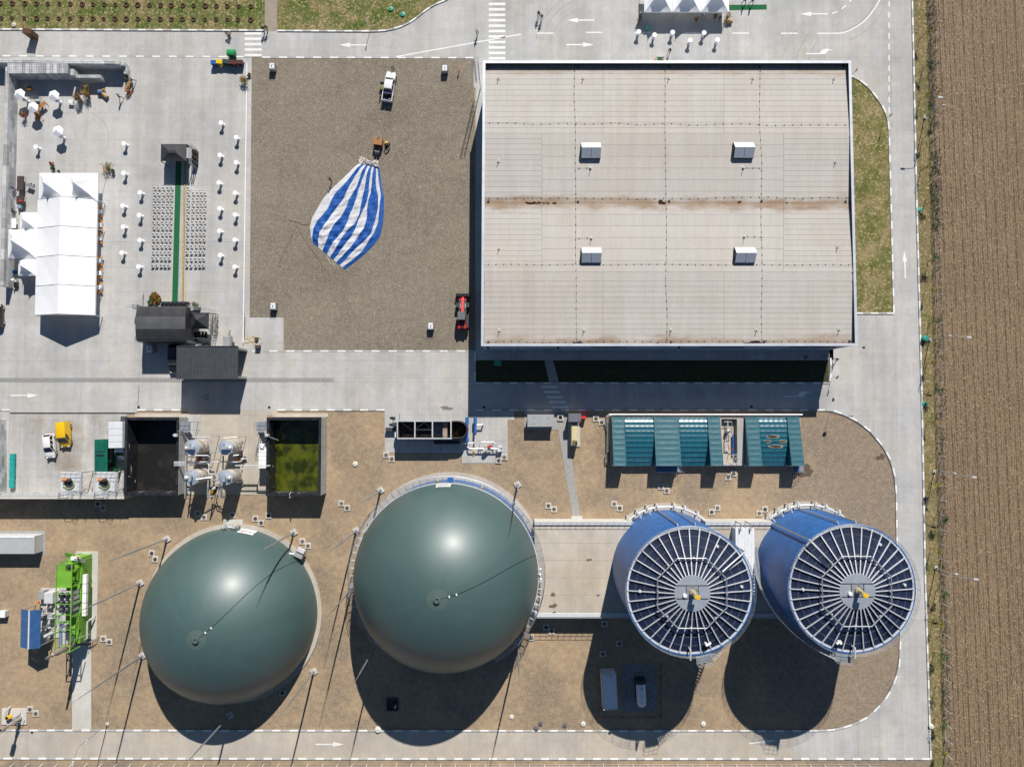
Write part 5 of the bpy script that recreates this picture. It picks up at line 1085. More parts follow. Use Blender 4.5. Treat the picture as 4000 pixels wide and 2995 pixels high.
# ================================================================ RAISED PUMP PLATFORMS on the retaining wall
def wall_platform(u, label):
 c = G(u, 1880, 3.3); T = thing('pump_platform', label, 'platform', (c.x, c.y, ZC), 0, 'pump platforms on the retaining wall')
 W, D, Z = 3.6, 3.2, 3.2
 MB().bev((0, 0, Z - .1), (W, D, .2), .03).put('deck', M_PALEG, T, local=True)
 for x in (-W / 2 + .1, W / 2 - .1):
  for y in (-D / 2 + .15, D / 2 - .15): MB().tube((x, y, -ZC), (x, y, Z - .2), .08, 6).put('leg', M_STEEL, T, local=True)
 def lr(pts, nm='railing'):
  b = MB(); P = [Vector(p) for p in pts]
  for a, c2 in zip(P, P[1:]):
   n = max(1, round((c2 - a).length / .8))
   for i in range(n + 1): q = a.lerp(c2, i / n); b.tube(q, q + Vector((0, 0, 1.3)), .03, 5)
   for h in (.35, .8, 1.3): b.tube(a + Vector((0, 0, h)), c2 + Vector((0, 0, h)), .03, 5)
  b.put(nm, M_STEELL, T, local=True)
 lr([(-W / 2, D / 2, Z), (W / 2, D / 2, Z)]); lr([(W / 2, D / 2, Z), (W / 2, -D / 2, Z)]); lr([(-W / 2, D / 2, Z), (-W / 2, -D / 2, Z)]); lr([(-W / 2, -D / 2, Z), (-.7, -D / 2, Z)])
 b = MB(); b.lathe([(.75, Z + .01), (.75, Z + .06), (0, Z + .06)], 20, (-.35, -.35, 0)); mh = b.put('shaft_cover', M_DARK, T, local=True)
 b = MB(); b.tube((-1.2, .35, Z + .5), (-.45, .3, Z + .5), .22, 12); b.put('motor', M_ORANGE, T, True, local=True); MB().box((-.1, .3, Z + .45), (.5, .4, .5)).put('gearbox', M_DARK, T, local=True)
 hp = [(-1.3 + .2 * 0, -.8, Z + .15)] + [(-.3 + .85 * math.cos(R(t)), -.45 + .75 * math.sin(R(t)), Z + .15) for t in range(215, 400, 20)]
 MB().pipe(hp, .09, 7).put('hose', flat('hose_green', (0.30, 0.36, 0.16), .5), T, local=True)
 b = MB()
 for i in range(6):                                            # ladder cage hanging on the outer face
  z = Z + .9 - .55 * i; pr = [(-.1 + .55 * math.cos(math.pi * k / 8) * -1, -D / 2 - .9 * math.sin(math.pi * k / 8), z) for k in range(9)]
  for p, q in zip(pr, pr[1:]): b.tube(p, q, .028, 4)
 for k in (1, 2, 4, 6, 7): b.tube((-.1 - .55 * math.cos(math.pi * k / 8), -D / 2 - .9 * math.sin(math.pi * k / 8), Z + .9), (-.1 - .55 * math.cos(math.pi * k / 8), -D / 2 - .9 * math.sin(math.pi * k / 8), Z - 1.85), .025, 4)
 for x in (-.4, .2): b.tube((x, -D / 2 - .1, Z + 1), (x, -D / 2 - .1, .1), .03, 4)
 for i in range(13): b.tube((-.4, -D / 2 - .1, .3 + .25 * i), (.2, -D / 2 - .1, .3 + .25 * i), .018, 4)
 b.put('caged_ladder', M_STEELL, T, local=True)
 return T
wall_platform(278, 'white pump platform with orange motor on the wall, beside the yellow van'); wall_platform(417, 'white pump platform with orange motor on the wall, beside the green container')

# ================================================================ SEPARATOR HOPPER
hz = 3.0; p, q = G(1552, 1644, hz), G(1763, 1712, hz); hx0, hx1, hy0, hy1 = p.x, q.x, q.y, p.y; hym = (hy0 + hy1) / 2
SP = thing('feed_hopper', 'long open steel feed hopper with rounded end and dark interior', 'hopper', ((hx0 + hx1) / 2, hym, ZC))
rr = (hy1 - hy0) / 2; xe = hx1 + 1.6
def hop(rad_off, n=14):
 o = [(hx0 + rad_off, hy0 + rad_off), (xe - .6, hy0 + rad_off)] + [(xe - .6 + (rr + .2 - rad_off) * 1.05 * math.cos(R(-90 + 180 * i / n)), hym + (rr - rad_off) * math.sin(R(-90 + 180 * i / n))) for i in range(1, n)] + [(xe - .6, hy1 - rad_off), (hx0 + rad_off, hy1 - rad_off)]
 return o
oo, ii = hop(0), hop(.12); b = MB(); n = len(oo)
for i in range(n):
 j = (i + 1) % n; b.add([(*oo[i], .1), (*oo[j], .1), (*oo[j], hz), (*oo[i], hz), (*ii[i], .3), (*ii[j], .3), (*ii[j], hz), (*ii[i], hz)], [(0, 1, 2, 3), (7, 6, 5, 4), (3, 2, 6, 7)])
M_HOP = mat('hopper_steel', (0.05, 0.05, 0.052), (0.16, 0.10, 0.06), .8, .6, .3, contrast=(.5, .75)); b.put('shell', M_HOP, SP)
MB().sheet(ii, .35).put('floor', mat('hopper_floor', (0.02, 0.018, 0.016), (0.12, 0.07, 0.035), .7, .7, contrast=(.52, .7)), SP)
b = MB()
for y in (hy0, hy1): b.bb(hx0, hx1 + .1, y - .1, y + .1, hz, hz + .12)
b.bb(hx0 - .06, hx0 + .14, hy0 + .1, hy1 - .1, hz, hz + .12); b.put('rim_frame', M_STEELL, SP)
for u in (1621, 1689.5, 1762): x = G(u, 1680, hz).x; MB().bb(x - .1, x + .1, hy0 + .1, hy1 - .1, hz + .01, hz + .14).put('cross_bar', M_STEELL, SP)
for pts in ([(hx0 + .6, hy1 - .3, 2.2), (G(1612, 0, hz).x, hym - .1, 1.8)], [(G(1623, 0, hz).x, hym, 1.8), (G(1665, 0, hz).x, hy1 - .2, 2.2)], [(G(1663, 0, hz).x, hy1 - .3, 1.5), (G(1680, 0, hz).x, hym + .3, 1.3)]): MB().pipe(pts, .06, 6).put('brace', M_STEEL, SP)
x0_ = G(1625, 0, hz).x; MB().tube((x0_, hym, .9), (x0_ + 3.2, hym, .9), .2, 10).put('screw_conveyor', M_STEEL, SP)
MB().bb(G(1690, 0, 1).x, G(1735, 0, 1).x, hy0 + .2, hy1 - .2, .4, .8).put('push_floor', mat('push_steel', (0.20, 0.23, 0.28), (0.12, 0.13, 0.15), 1.5, .5, .4), SP)
MB().bb(G(1737, 0, 1.5).x, G(1754, 0, 1.5).x, hy0 + .15, hy1 - .15, .4, 2.2).put('divider', mat('rusty_plate', (0.34, 0.28, 0.22), (0.22, 0.14, 0.08), 1.2, .7), SP)
for k in range(3): MB().tube((hx0 + .5 + 3.0 * k, hy0 + .45, .6), (hx0 + 3.2 + 3.0 * k, hy0 + .45, .6), .16, 8).put('side_shaft', mat('rusty_shaft', (0.30, 0.16, 0.07), (0.45, 0.40, 0.36), 1.5, .6, .2), SP)
b = MB()
for _ in range(60): b.ball((xe - 1.6 + jit(1.1), hym - .5 + jit(.6), .45 + random.random() * .25), .12 + random.random() * .14, 5, 4)
tag(b.put('feed_residue', mat('silage', (0.26, 0.15, 0.06), (0.10, 0.055, 0.025), 3, .9), SP), kind='stuff')
p, q = G(1695, 1716, 1.4), G(1797, 1736, 1.4); b = MB(); b.bb(p.x, q.x, q.y, p.y, .1, 1.3); b.put('side_tray', M_BLACK, SP)
b = MB()
for y in (p.y - .03, q.y + .03): b.bb(p.x, q.x, y - .05, y + .05, 1.3, 1.38)
b.bb(q.x - .05, q.x + .05, q.y, p.y, 1.3, 1.37); b.put('tray_rim', M_STEEL, SP)
for x in (hx0 + .3, hx0 + 4.4, hx1 - .3):
 for y in (hy0 - .02, hy1 + .02): MB().bb(x - .1, x + .1, y - .08, y + .08, .0, hz - .1).put('leg', M_STEEL, SP)
for a in ((1506, 1670, 1549, 1683, 1.0), (1534, 1650, 1549, 1664, 1.7)):
 p, q = G(a[0], a[1], a[4]), G(a[2], a[3], a[4]); MB().bb(p.x, q.x, q.y, p.y, .1, a[4]).put('drive_box', M_DARK, SP)
p, q = G(1542, 1688, 1.6), G(1548, 1708, 1.6); MB().bb(p.x, q.x, q.y, p.y, .1, 1.6).put('switch_box', M_WHITE, SP)
railing([(*G2(1723, 1760), ZC), (*G2(1725, 1742), ZC)], 1.1, SP, M_DARK, .8)
c = G(1532, 1633, .9); CG = thing('floodlight_stand', 'tilted dark floodlight on a short stand by the hopper', 'floodlight', (c.x, c.y, ZC), R(-12))
MB().box((0, 0, .95), (.75, .42, .18), 0, R(20)).put('lamp_head', M_DARK, CG, local=True); MB().tube((.1, 0, 0), (.05, 0, .9), .04, 6).put('stand', M_DARK, CG, local=True); MB().box((.1, 0, .03), (.6, .5, .05)).put('foot', M_DARK, CG, local=True)
pipework('green_hose', 'short green hose lying by the feed hopper', [([(1562, 1615, .1), (1561, 1630, .1), (1560, 1642, .12)], .07, M_TEALP)])
def valve_tower(u0, u1, v0, v1, label):
 c = G((u0 + u1) / 2, (v0 + v1) / 2); T = thing('blue_pump_set', label, 'pump', (c.x, c.y, ZC), 0, 'blue pump sets at the hopper')
 L = (v1 - v0) / 23.0; b = MB(); b.tube((0, -L / 2, 1.0), (0, L / 2 - 1.2, 1.0), .22, 12); b.put('screw_pump', M_BLUEP, T, True, local=True)
 b = MB(); b.tube((0, L / 2 - 1.15, 1.0), (0, L / 2, 1.0), .3, 12); b.put('motor', mat('blue_motor', (0.05, 0.22, 0.5), (0.04, 0.18, 0.42), 5, .45), T, True, local=True)
 for k in range(5): MB().box((0, L / 2 - 1.0 + .22 * k, 1.28), (.5, .06, .1)).put('cooling_fin', M_BLUEP, T, local=True)
 for y in (-L / 2 + .4, L / 2 - .6): MB().box((0, y, .4), (.5, .25, .8)).put('stand', M_DARK, T, local=True)
 MB().lathe([(.3, -.06), (.3, .06)], 14, (0, -L / 2 + .2, 1.0)).put('flange', M_STEELL, T, local=True)
 return T
valve_tower(1821, 1831, 1628, 1725, 'blue screw pump along the rounded end of the feed hopper'); valve_tower(1853, 1862, 1629, 1692, 'blue screw pump standing clear of the hopper with a branch pipe')
pipework('separator_pipes', 'pale process pipes looping round the red valve on the pad', [
 ([(1803, 1732, .9), (1850, 1730, .9), (1855, 1725, .9), (1857, 1690, .9)], .11, M_STEELL), ([(1826, 1745, .6), (1833, 1752, .9), (1942, 1752, .9), (1948, 1756, .9), (1955, 1762, .6)], .12, M_STEELL), ([(1873, 1752, .9), (1874, 1731, 1.1), (1880, 1726, 1.1), (1926, 1726, 1.1), (1931, 1731, 1.1), (1931, 1752, .9)], .1, M_STEELL), ([(1862, 1659, .9), (1885, 1659, .9), (1886, 1655, .2)], .12, M_STEELL), ([(1943, 1744, .9), (1958, 1745, 1), (1960, 1749, .2)], .12, M_STEELL), ([(1943, 1762, .9), (1958, 1761, 1), (1960, 1757, .2)], .12, M_STEELL), ([(1943, 1741, .9), (1943, 1768, .9)], .1, M_STEEL)],
 [(1850, 1730, .8), (1880, 1752, .8), (1900, 1752, .8), (1926, 1726, 1.0), (1942, 1752, .8)])
c = G(1904, 1748); VR = thing('control_valve', 'red actuator valve on the pale pipe loop', 'valve', (c.x, c.y, ZC), R(35))
b = MB(); b.tube((.1, 0, 1.15), (.85, 0, 1.15), .2, 12); b.put('actuator', M_RED, VR, True, local=True); MB().box((-.35, 0, 1.0), (.7, .5, .6)).put('valve_body', M_STEELL, VR, local=True); MB().tube((-.35, 0, 0), (-.35, 0, .75), .1, 8).put('stand', M_STEEL, VR, local=True)
b = MB()
for k in range(6): b.box((-.3 + .12 * k, .35 - .05 * k, .9), (.06, .5, .06), R(30 * k))
b.put('gauge_cluster', M_DARK, VR, local=True)
c = G(1852, 1770); YH = MB(); 
for k in range(7): YH.pipe([(c.x + jit(.25), c.y + .35 + jit(.2), .08 + .03 * k), (c.x + jit(.3), c.y + jit(.3), .08 + .03 * k), (c.x + jit(.25), c.y - .4 + jit(.2), .08 + .03 * k)], .03, 5)
tag(YH.put('yellow_hose', M_YELLOW), 'tangled yellow hose on the separator pad', 'hose')

# ================================================================ GREEN GAS ENGINE MODULE
M_LIME = mat('lime_green', (0.17, 0.39, 0.04), (0.14, 0.33, 0.03), 1, .45, rnd=.05)
HC, HF = 3.0, 5.5
p, q = G(222, 2202, HF), G(274, 2547, HF); ex0, ex1, ey0, ey1 = p.x, q.x, q.y, p.y; exm = (ex0 + ex1) / 2
EN = thing('gas_engine_module', 'long lime green gas engine container with open roof frame, fans and stack', 'gas engine', (exm, (ey0 + ey1) / 2, 0))
def eng(x0, x1, t0, t1, z0, z1): return (exm + x0, exm + x1, ey1 - t1, ey1 - t0, z0, z1)
EL = ey1 - ey0
MB().bb(ex0 - .4, ex1 + 1.0, ey0 + .3, ey1 + .9, 0, .12).put('plinth', M_CONCW, EN)
MB().bb(ex0 + .02, ex1 - .02, ey0 + .6, ey1 + .5, .12, HC - .02).put('container', M_LIME, EN)
b = MB()
for s in range(34): y = ey0 + .8 + s * (EL - .6) / 34; b.bb(ex1 - .02, ex1 + .05, y, y + .2, .3, HC - .25)
b.put('wall_rib', M_LIME, EN)
for t in (3.4, 7.0): MB().bb(ex1 + .05, ex1 + .09, ey1 - t - .8, ey1 - t, 1.2, 2.4).put('door_window', M_GLASS, EN)
MB().bb(*eng(-1.0, .15, .3, 3.6, HC, HF - .05)).put('intake_housing', M_LIME, EN)
lv = MB()
for k in range(8): lv.bb(exm + .16, exm + 1.15, ey1 - .9 - .3 * k, ey1 - .75 - .3 * k, HC + .3 + .05 * k, HC + .38 + .05 * k)
lv.put('side_louvre', M_LIME, EN)
MB().bb(*eng(-1.1, 1.15, .15, 1.1, HF - .7, HF - .66)).put('intake_grating', M_DARK, EN)
MB().bb(*eng(-1.15, 1.15, 1.15, 3.7, HF - .06, HF)).put('roof_plate', M_LIME, EN)
for x in (ex0, ex1):
 for t in (0, 3.7, 6.6, 8.6, 11.2, EL - .1): MB().bb(x - .07, x + .07, ey1 - t - .07, ey1 - t + .07, HC, HF).put('frame_post', M_LIME, EN)
 MB().bb(x - .07, x + .07, ey0, ey1, HF - .02, HF + .1).put('top_rail', M_LIME, EN)
for t in (0, 3.75, 4.8, 6.5, 8.2, 9.2, 9.5, 10.6, 13.2, EL - .05): MB().bb(ex0 + .08, ex1 - .08, ey1 - t - .05, ey1 - t + .05, HF - .0, HF + .09).put('cross_rail', M_LIME, EN)
MB().bb(*eng(-.95, .95, 4.5, 8.0, HC + 1.5, HC + 2.1)).put('cooler_box', M_PALEG, EN)
fan = MB(); fan.lathe([(.46, 0), (.5, .25), (.44, .27), (.42, .05), (0, .05)], 20); fm = fan.mesh('fan_ring', M_BLACK)
bl_ = MB()
for k in range(5): a = 2 * math.pi * k / 5; bl_.add([(.06 * math.cos(a), .06 * math.sin(a), .12), (.4 * math.cos(a - .2), .4 * math.sin(a - .2), .1), (.4 * math.cos(a + .25), .4 * math.sin(a + .25), .18)], [(0, 1, 2)])
bl_.cyl((0, 0, .08), .1, .14, 8); blm = bl_.mesh('fan_blades', M_STEEL)
for i in range(2):
 for j in range(3):
  o = inst('fan', fm, EN, (-.46 + .92 * i, (ey1 - 5.1 - 1.15 * j) - (ey0 + ey1) / 2, HC + 2.1)); inst('fan_blades', blm, o, (0, 0, 0), .4 * i + j)
for k in range(4): MB().bb(*eng(.98, 1.12, 4.6 + .9 * k, 5.2 + .9 * k, HC + .3, HC + 1.8)).put('cooler_panel', M_GREYP, EN)
MB().bb(ex1 + .12, ex1 + .75, ey1 - 9.2, ey1 - 2.4, 2.3, 2.85).put('air_duct', M_WHITE, EN)
for k in range(4): MB().bb(ex1 + .11, ex1 + .76, ey1 - 3.9 - 1.6 * k, ey1 - 3.84 - 1.6 * k, 2.3, 2.86).put('duct_joint', M_DARK, EN)
for x, r, t0, t1, m in ((-.7, .24, 9.4, 13.6, mat('blue_steel', (.35, .45, .62), (.3, .38, .55), 2, .35, .6)), (-.1, .22, 10.5, 13.0, M_STEELL), (.55, .3, 9.9, 12.4, M_DARK)): MB().tube((exm + x, ey1 - t0, HC + 2.0), (exm + x, ey1 - t1, HC + 2.0), r, 14).put('silencer', m, EN, True)
b = MB(); b.pipe([(exm + .2, ey1 - 9.8, HC + 1.6), (exm - .5, ey1 - 10.3, HC + 1.6), (exm - .5, ey1 - 11, HC + 1.3)], .2, 10); b.put('exhaust_elbow', M_STEELL, EN)
b = MB(); sx, sy_ = exm + .1, ey0 + .5; b.lathe([(.5, HC + .2), (.5, HC + 4.0), (.3, HC + 4.5), (.3, HC + 5.2), (.2, HC + 5.3), (.18, HC + 6.6), (.12, HC + 6.6)], 18, (sx, sy_, 0)); b.put('chimney_stack', mat('stack_steel', (.34, .30, .26), (.24, .20, .17), 1.4, .55, .4), EN, True)
MB().bb(exm - .6, exm + .3, ey0 + 1.0, ey0 + 1.9, HC + .1, HC + 1.5).put('catalyst_box', M_WHITE, EN)
railing([(ex1 + .1, ey1 - 11.2, HC), (ex1 + .1, ey1 - 8.9, HC), (ex1 - .8, ey1 - 8.9, HC)], 1.2, EN, M_LIME, .5, .03); railing([(ex1 - .2, ey0 + 1.6, HC), (ex1 + 1.2, ey0 + 1.9, HC - 1.5)], 1.0, EN, M_STEEL, .5)
MB().pipe([(ex1 + .8, ey0 + 4.2, .6), (ex1 + .4, ey0 + 3.8, 1.8), (ex1 + .4, ey0 + 1.0, 1.8), (ex1 - .3, ey0 + .4, 1.4), (ex1 - 1.4, ey0 + .35, 1.2)], .14, 8).put('gas_pipe', M_STEELL, EN)
MB().pipe([(ex1 + 1.3, ey0 + .7, 1.0), (ex1 + .4, ey0 + .1, 1.0), (ex1 - .8, ey0 + .1, 1.0)], .07, 7).put('water_pipe', M_STEELL, EN)
for (x, y) in ((ex1 + 1.3, ey0 + .7), (ex1 + .4, ey0 + .1), (ex1 + .8, ey0 + 4.2)): MB().tube((x, y, 0), (x, y, 1.0), .05, 5).put('pipe_post', M_STEEL, EN)
o = MB().box((ex0 + .7, ey1 + .9, HC + .2), (1.7, .9, .06), R(-12), R(25)).put('open_hatch', M_LIME, EN)
MB().bb(exm - .3, exm + 1.1, ey1 + .15, ey1 + .75, HC - .05, HC + .5).put('roof_unit', M_WHITE, EN)
b = MB()
for k in range(9): b.bb(ex1 - .9 + .22 * k, ex1 - .75 + .22 * k, ey1 + .0 - .03 * k, ey1 + .5 - .03 * k, 3.5, 3.55)
b.put('cable_tray', M_STEEL, EN)
# blue gabled shelter and its gas skid
hr = 4.2; p, q = G(76, 2380, hr - .5), G(156, 2530, hr - .5); bx0, bx1, by0, by1 = p.x, q.x, q.y, p.y; rx = G(113, 2450, hr).x
BS = thing('skid_shelter', 'blue gabled sheet metal shelter beside the lime green engine', 'shelter', ((bx0 + bx1) / 2, (by0 + by1) / 2, 0))
M_BROOF = mat('blue_roof', (0.05, 0.14, 0.34), (0.04, 0.115, 0.29), 1, .45, .2)
n = 32
for i in range(n):
 ya, yb = by0 + (by1 - by0) * i / n, by0 + (by1 - by0) * (i + .82) / n
 MB().add([(rx, ya, hr), (bx1, ya, hr - .55), (bx1, yb, hr - .55), (rx, yb, hr)], [(0, 1, 2, 3)]).put('roof_rib', M_BROOF, BS)
MB().add([(rx, by0, hr - .04), (bx1, by0, hr - .59), (bx1, by1, hr - .59), (rx, by1, hr - .04)], [(0, 1, 2, 3)]).put('roof_sheet', flat('blue_dark', (.03, .07, .17), .5), BS)
for i in range(4):
 ya, yb = by0 + (by1 - by0) * i / 4 + .01, by0 + (by1 - by0) * (i + 1) / 4 - .01
 MB().add([(bx0, ya, hr - .9), (rx, ya, hr), (rx, yb, hr), (bx0, yb, hr - .9)], [(0, 1, 2, 3)]).put('roof_sheet', M_BROOF, BS)
MB().bb(rx - .12, rx + .12, by0, by1, hr, hr + .06).put('ridge_cap', M_PALEG, BS)
for x, z in ((bx0 + .15, hr - .95), (bx1 - .1, hr - .65)):
 for y in (by0 + .3, (by0 + by1) / 2, by1 - .3): MB().bb(x - .06, x + .06, y - .06, y + .06, 0, z).put('post', M_STEEL, BS)
GS = thing('gas_skid', 'grey gas treatment skid of pipes and vessels under the blue shelter', 'gas skid', ((bx0 + bx1) / 2 + 1.5, (by0 + by1) / 2, 0))
gx0, gx1 = bx0 + 1.0, ex0 - .6; p = G(210, 2320)
MB().bb(gx0, gx1, by0 + .5, by1 + 2.6, 0, .15).put('pad', M_CONCW, GS)
gx1 = max(gx1, gx0 + 3.0)
random.seed(11)
for k in range(16):
 x, y = gx0 + .5 + random.random() * (gx1 - gx0 - 1), by0 + 1 + random.random() * (by1 - by0 - .5)
 z = .5 + random.random() * 1.4; l = .8 + random.random() * 1.8
 if k % 2: MB().pipe([(x, y, z), (x, y + l, z), (x + .5, y + l, z)], .07 + .05 * (k % 3), 7).put('pipe', M_STEELL if k % 3 else M_DARK, GS)
 else: MB().pipe([(x, y, .15), (x, y, z), (x + .7, y, z), (x + .7, y, .15)], .08, 7).put('pipe', M_STEELL, GS)
for k, (dx, dy, r, h, m) in enumerate(((.8, 1.2, .35, 1.9, M_STEELL), (1.6, 2.6, .3, 1.6, M_STEEL), (2.3, 1.4, .3, 2.2, M_STEELL), (1.2, 4.2, .4, 1.7, M_DARK))): MB().lathe([(r, .15), (r, h), (r * .6, h + .2), (0, h + .25)], 14, (gx0 + dx, by0 + dy, 0)).put('vessel', m, GS, True)
for k, (dx, dy, sx_, sy2, h, m) in enumerate(((2.4, 7.6, 1.5, 1.8, 1.6, M_PALEG), (.9, 8.0, .9, 1.4, 1.2, M_GREYP), (1.0, .2, 1.4, .9, 1.0, M_PALEG), (2.6, 4.4, .8, .8, 1.5, M_GREYP))): MB().bev((gx0 + dx, by0 + dy, .15 + h / 2), (sx_, sy2, h), .04).put('cabinet', m, GS)
MB().box((gx0 + .6, by0 + 6.8, 1.5), (.3, .3, .5)).put('valve_actuator', M_ORANGE, GS)
# gas flare on its pad
p, q = G(11, 2765), G(106, 2827); c = G(84, 2800)
FLR = thing('gas_flare', 'gas flare stack with yellow valve on a pale concrete pad', 'flare', (c.x, c.y, 0))
MB().bb(p.x, q.x, q.y, p.y, 0, .2).put('pad', M_CONCW, FLR)
b = MB(); b.lathe([(.28, .2), (.28, 2.6), (.2, 2.8), (.2, 3.6), (.42, 3.9), (.42, 5.0), (.36, 5.0), (.36, 4.0)], 16, c); b.put('stack', mat('flare_steel', (.44, .42, .40), (.36, .30, .26), 1.5, .5, .4), FLR, True)
for k in range(3): a = R(90 + 120 * k); MB().tube((c.x + .9 * math.cos(a), c.y + .9 * math.sin(a), .2), (c.x + .2 * math.cos(a), c.y + .2 * math.sin(a), 2.4), .05, 5).put('stay', M_STEEL, FLR)
MB().pipe([(*G2(44, 2758), .2), (*G2(44, 2760), 1.0), (*G2(38, 2785), 1.0), (*G2(36, 2797), .8)], .16, 8).put('gas_pipe', M_STEELL, FLR)
cv_ = G(35, 2800, .8); b = MB(); b.box((cv_.x, cv_.y, .8), (1.0, .45, .4), R(15)); b.cyl((cv_.x - .3, cv_.y - .1, .2), .3, .8, 10); b.put('yellow_valve', M_YELLOW, FLR)
MB().box((cv_.x + 1.1, cv_.y - .1, .7), (.7, .5, .8), .3).put('control_box', M_GREYP, FLR); MB().ball((cv_.x + .75, cv_.y - .45, .75), .17, 8, 5).put('red_gauge', M_RED, FLR)
MB().pipe([(cv_.x + .3, cv_.y, .7), (cv_.x + 1.2, cv_.y + .2, .7), (c.x - .3, c.y + .1, .7)], .1, 7).put('gas_pipe', M_STEELL, FLR)

# ================================================================ LIGHTNING MASTS AND LAMP POSTS
def mast(base, label, h=18.8):
 c = G(*base); T = thing('lightning_mast', label, 'mast', (c.x, c.y, 0), R(30), 'tall lightning masts')
 MB().box((0, 0, .12), (1.0, 1.0, .24)).put('foundation', M_CONCW, T, local=True)
 MB().tube((0, 0, .24), (0, 0, h - 5), .17, 10, .11).put('pole', M_STEEL, T, True, local=True); MB().tube((0, 0, h - 5), (0, 0, h), .075, 8, .02).put('rod', M_STEEL, T, True, local=True)
 MB().box((0, 0, .27), (.5, .5, .06)).put('base_plate', M_STEEL, T, local=True)
ML = 'tall slim steel lightning mast '
for base, l in (((653, 2104), 'between the engine pad and the low dome'), ((1148, 2078), 'beside the low dome near the blower box'), ((1487, 1914), 'beside the tall dome, gallery top side'), ((1392, 2071), 'beside the tall dome, facing the olive tank'), ((548, 2275), 'close to the engine side of the low dome'), ((557, 2559), 'at the foot of the low dome near the pale strip'), ((1375, 2297), 'against the tall dome between both domes'), ((1226, 2621), 'in bare soil between the two dome shadows'), ((900, 2790), 'in the shadow of the low dome by the road'), ((2022, 1892), 'by the tall dome nearest the paved path'), ((1476, 2506), 'half hidden behind the tall dome in its shadow'), ((2024, 2508), 'by the tall dome near the pump house corner')): mast(base, ML + l)
def lamp_post(base, az, label, h=7.2, arm=1.6):
 c = G(*base); T = thing('street_lamp', label, 'street lamp', (c.x, c.y, .03), az, 'lamp posts along the roads')
 MB().box((0, 0, .1), (.5, .5, .2)).put('foundation', M_CONCW, T, local=True)
 MB().tube((0, 0, .2), (0, 0, h), .085, 8, .05).put('pole', M_STEEL, T, True, local=True)
 MB().tube((0, 0, h), (arm, 0, h + .25), .04, 6).put('arm', M_STEEL, T, local=True); MB().bev((arm + .3, 0, h + .26), (.75, .28, .1), .03).put('lamp_head', M_PALEG, T, local=True)
 MB().box((.05, .2, h * .75), (.5, .1, .25)).put('camera_box', M_WHITE, T, local=True)
lamp_post((3611, 460), R(175), 'grey street lamp on the verge opposite the curved lawn'); lamp_post((3630, 1327), R(-10), 'grey street lamp on the verge near the green lid'); lamp_post((3648, 1840), R(-8), 'grey street lamp on the verge level with the covered pits'); lamp_post((3654, 2215), R(-5), 'grey street lamp on the verge level with the blue silos'); lamp_post((421, 2826), R(255), 'grey street lamp by the pale access strip', 7.9, 2.2)
def road_sign(base, label, h=2.5, rz=0, cm=None, r=.35):
 c = G(*base); T = thing('road_sign', label, 'road sign', (c.x, c.y, .03), rz, 'round road signs')
 MB().tube((0, 0, 0), (0, 0, h + .3), .035, 6).put('pole', M_STEEL, T, local=True)
 b = MB(); b.tube((0, -.04, h), (0, -.06, h), r, 20); o = b.put('plate', cm or M_RED, T, local=True)
 b = MB(); b.tube((0, -.061, h), (0, -.066, h), r * .75, 20); b.put('plate_face', M_WHITE, o, local=True)
road_sign((3236, 1621), 'round red sign on a thin pole at the yard corner', 2.6, R(5)); road_sign((3448, 474), 'round sign at the tip of the curved lawn', 2.6, R(60), M_DARK); road_sign((3318, 300), 'round sign beside the hall corner', 2.4, R(70), M_RED); road_sign((1446, 120), 'round blue sign on the lawn edge by the lane arrow', 2.6, R(90), M_BLUEP); road_sign((3246, 1475), 'round sign at the shaded bed corner', 2.2, R(60), M_DARK)

# ================================================================ MANHOLES
random.seed(3)
sl = MB().bev((0, 0, .08), (1.0, 1.0, .16), .02).mesh('surround', M_CONCW)
M_LIDR = mat('manhole_lid', (0.10, 0.09, 0.08), (0.16, 0.12, 0.08), 6, .7, .2, rnd=.5)
b = MB(); b.cyl((0, 0, .16), .33, .03, 20)
for k in range(8): a = k * .785; b.box((.17 * math.cos(a), .17 * math.sin(a), .2), (.14, .03, .02), a)
lid = b.mesh('lid', M_LIDR)
T1 = [(847, 1032), (892, 1066), (1710, 1113), (1762, 1146), (2007, 1127), (1312, 1457), (1342, 1508)]
T2 = [(1123, 611), (1172, 645), (738, 1027), (787, 1067), (-3, 1158), (47, 1195), (110, 1133), (402, 1354), (450, 1393)]
T3 = [(723, 298), (773, 330), (1283, 883), (1332, 918), (1862, 802), (1910, 770), (313, 1047), (362, 1077), (880, 1032), (928, 1068), (1720, 1102), (1770, 1066), (2130, 1113), (2180, 1078)]
pos = [(x / 2.208, 1500 + y / 2.208) for x, y in T1] + [(1000 + x / 2.208, 1500 + y / 2.208) for x, y in T2] + [(2000 + x / 2.208, 1500 + y / 2.208) for x, y in T3]
pos += [(895 / 2.208, 2245 + 547 / 2.208), (946 / 2.208, 2245 + 575 / 2.208), (263 / 2.208, 2245 + 1155 / 2.208), (313 / 2.208, 2245 + 1191 / 2.208), (1104, 2703)] + [(2000 + x / 2.208, 2245 + y / 2.208) for x, y in ((293, 448), (341, 484), (797, 418), (165, 538), (924, 588), (782, 677))] + [(3147, 2493)]
pos += [(1970, 1785), (1948, 1798)]
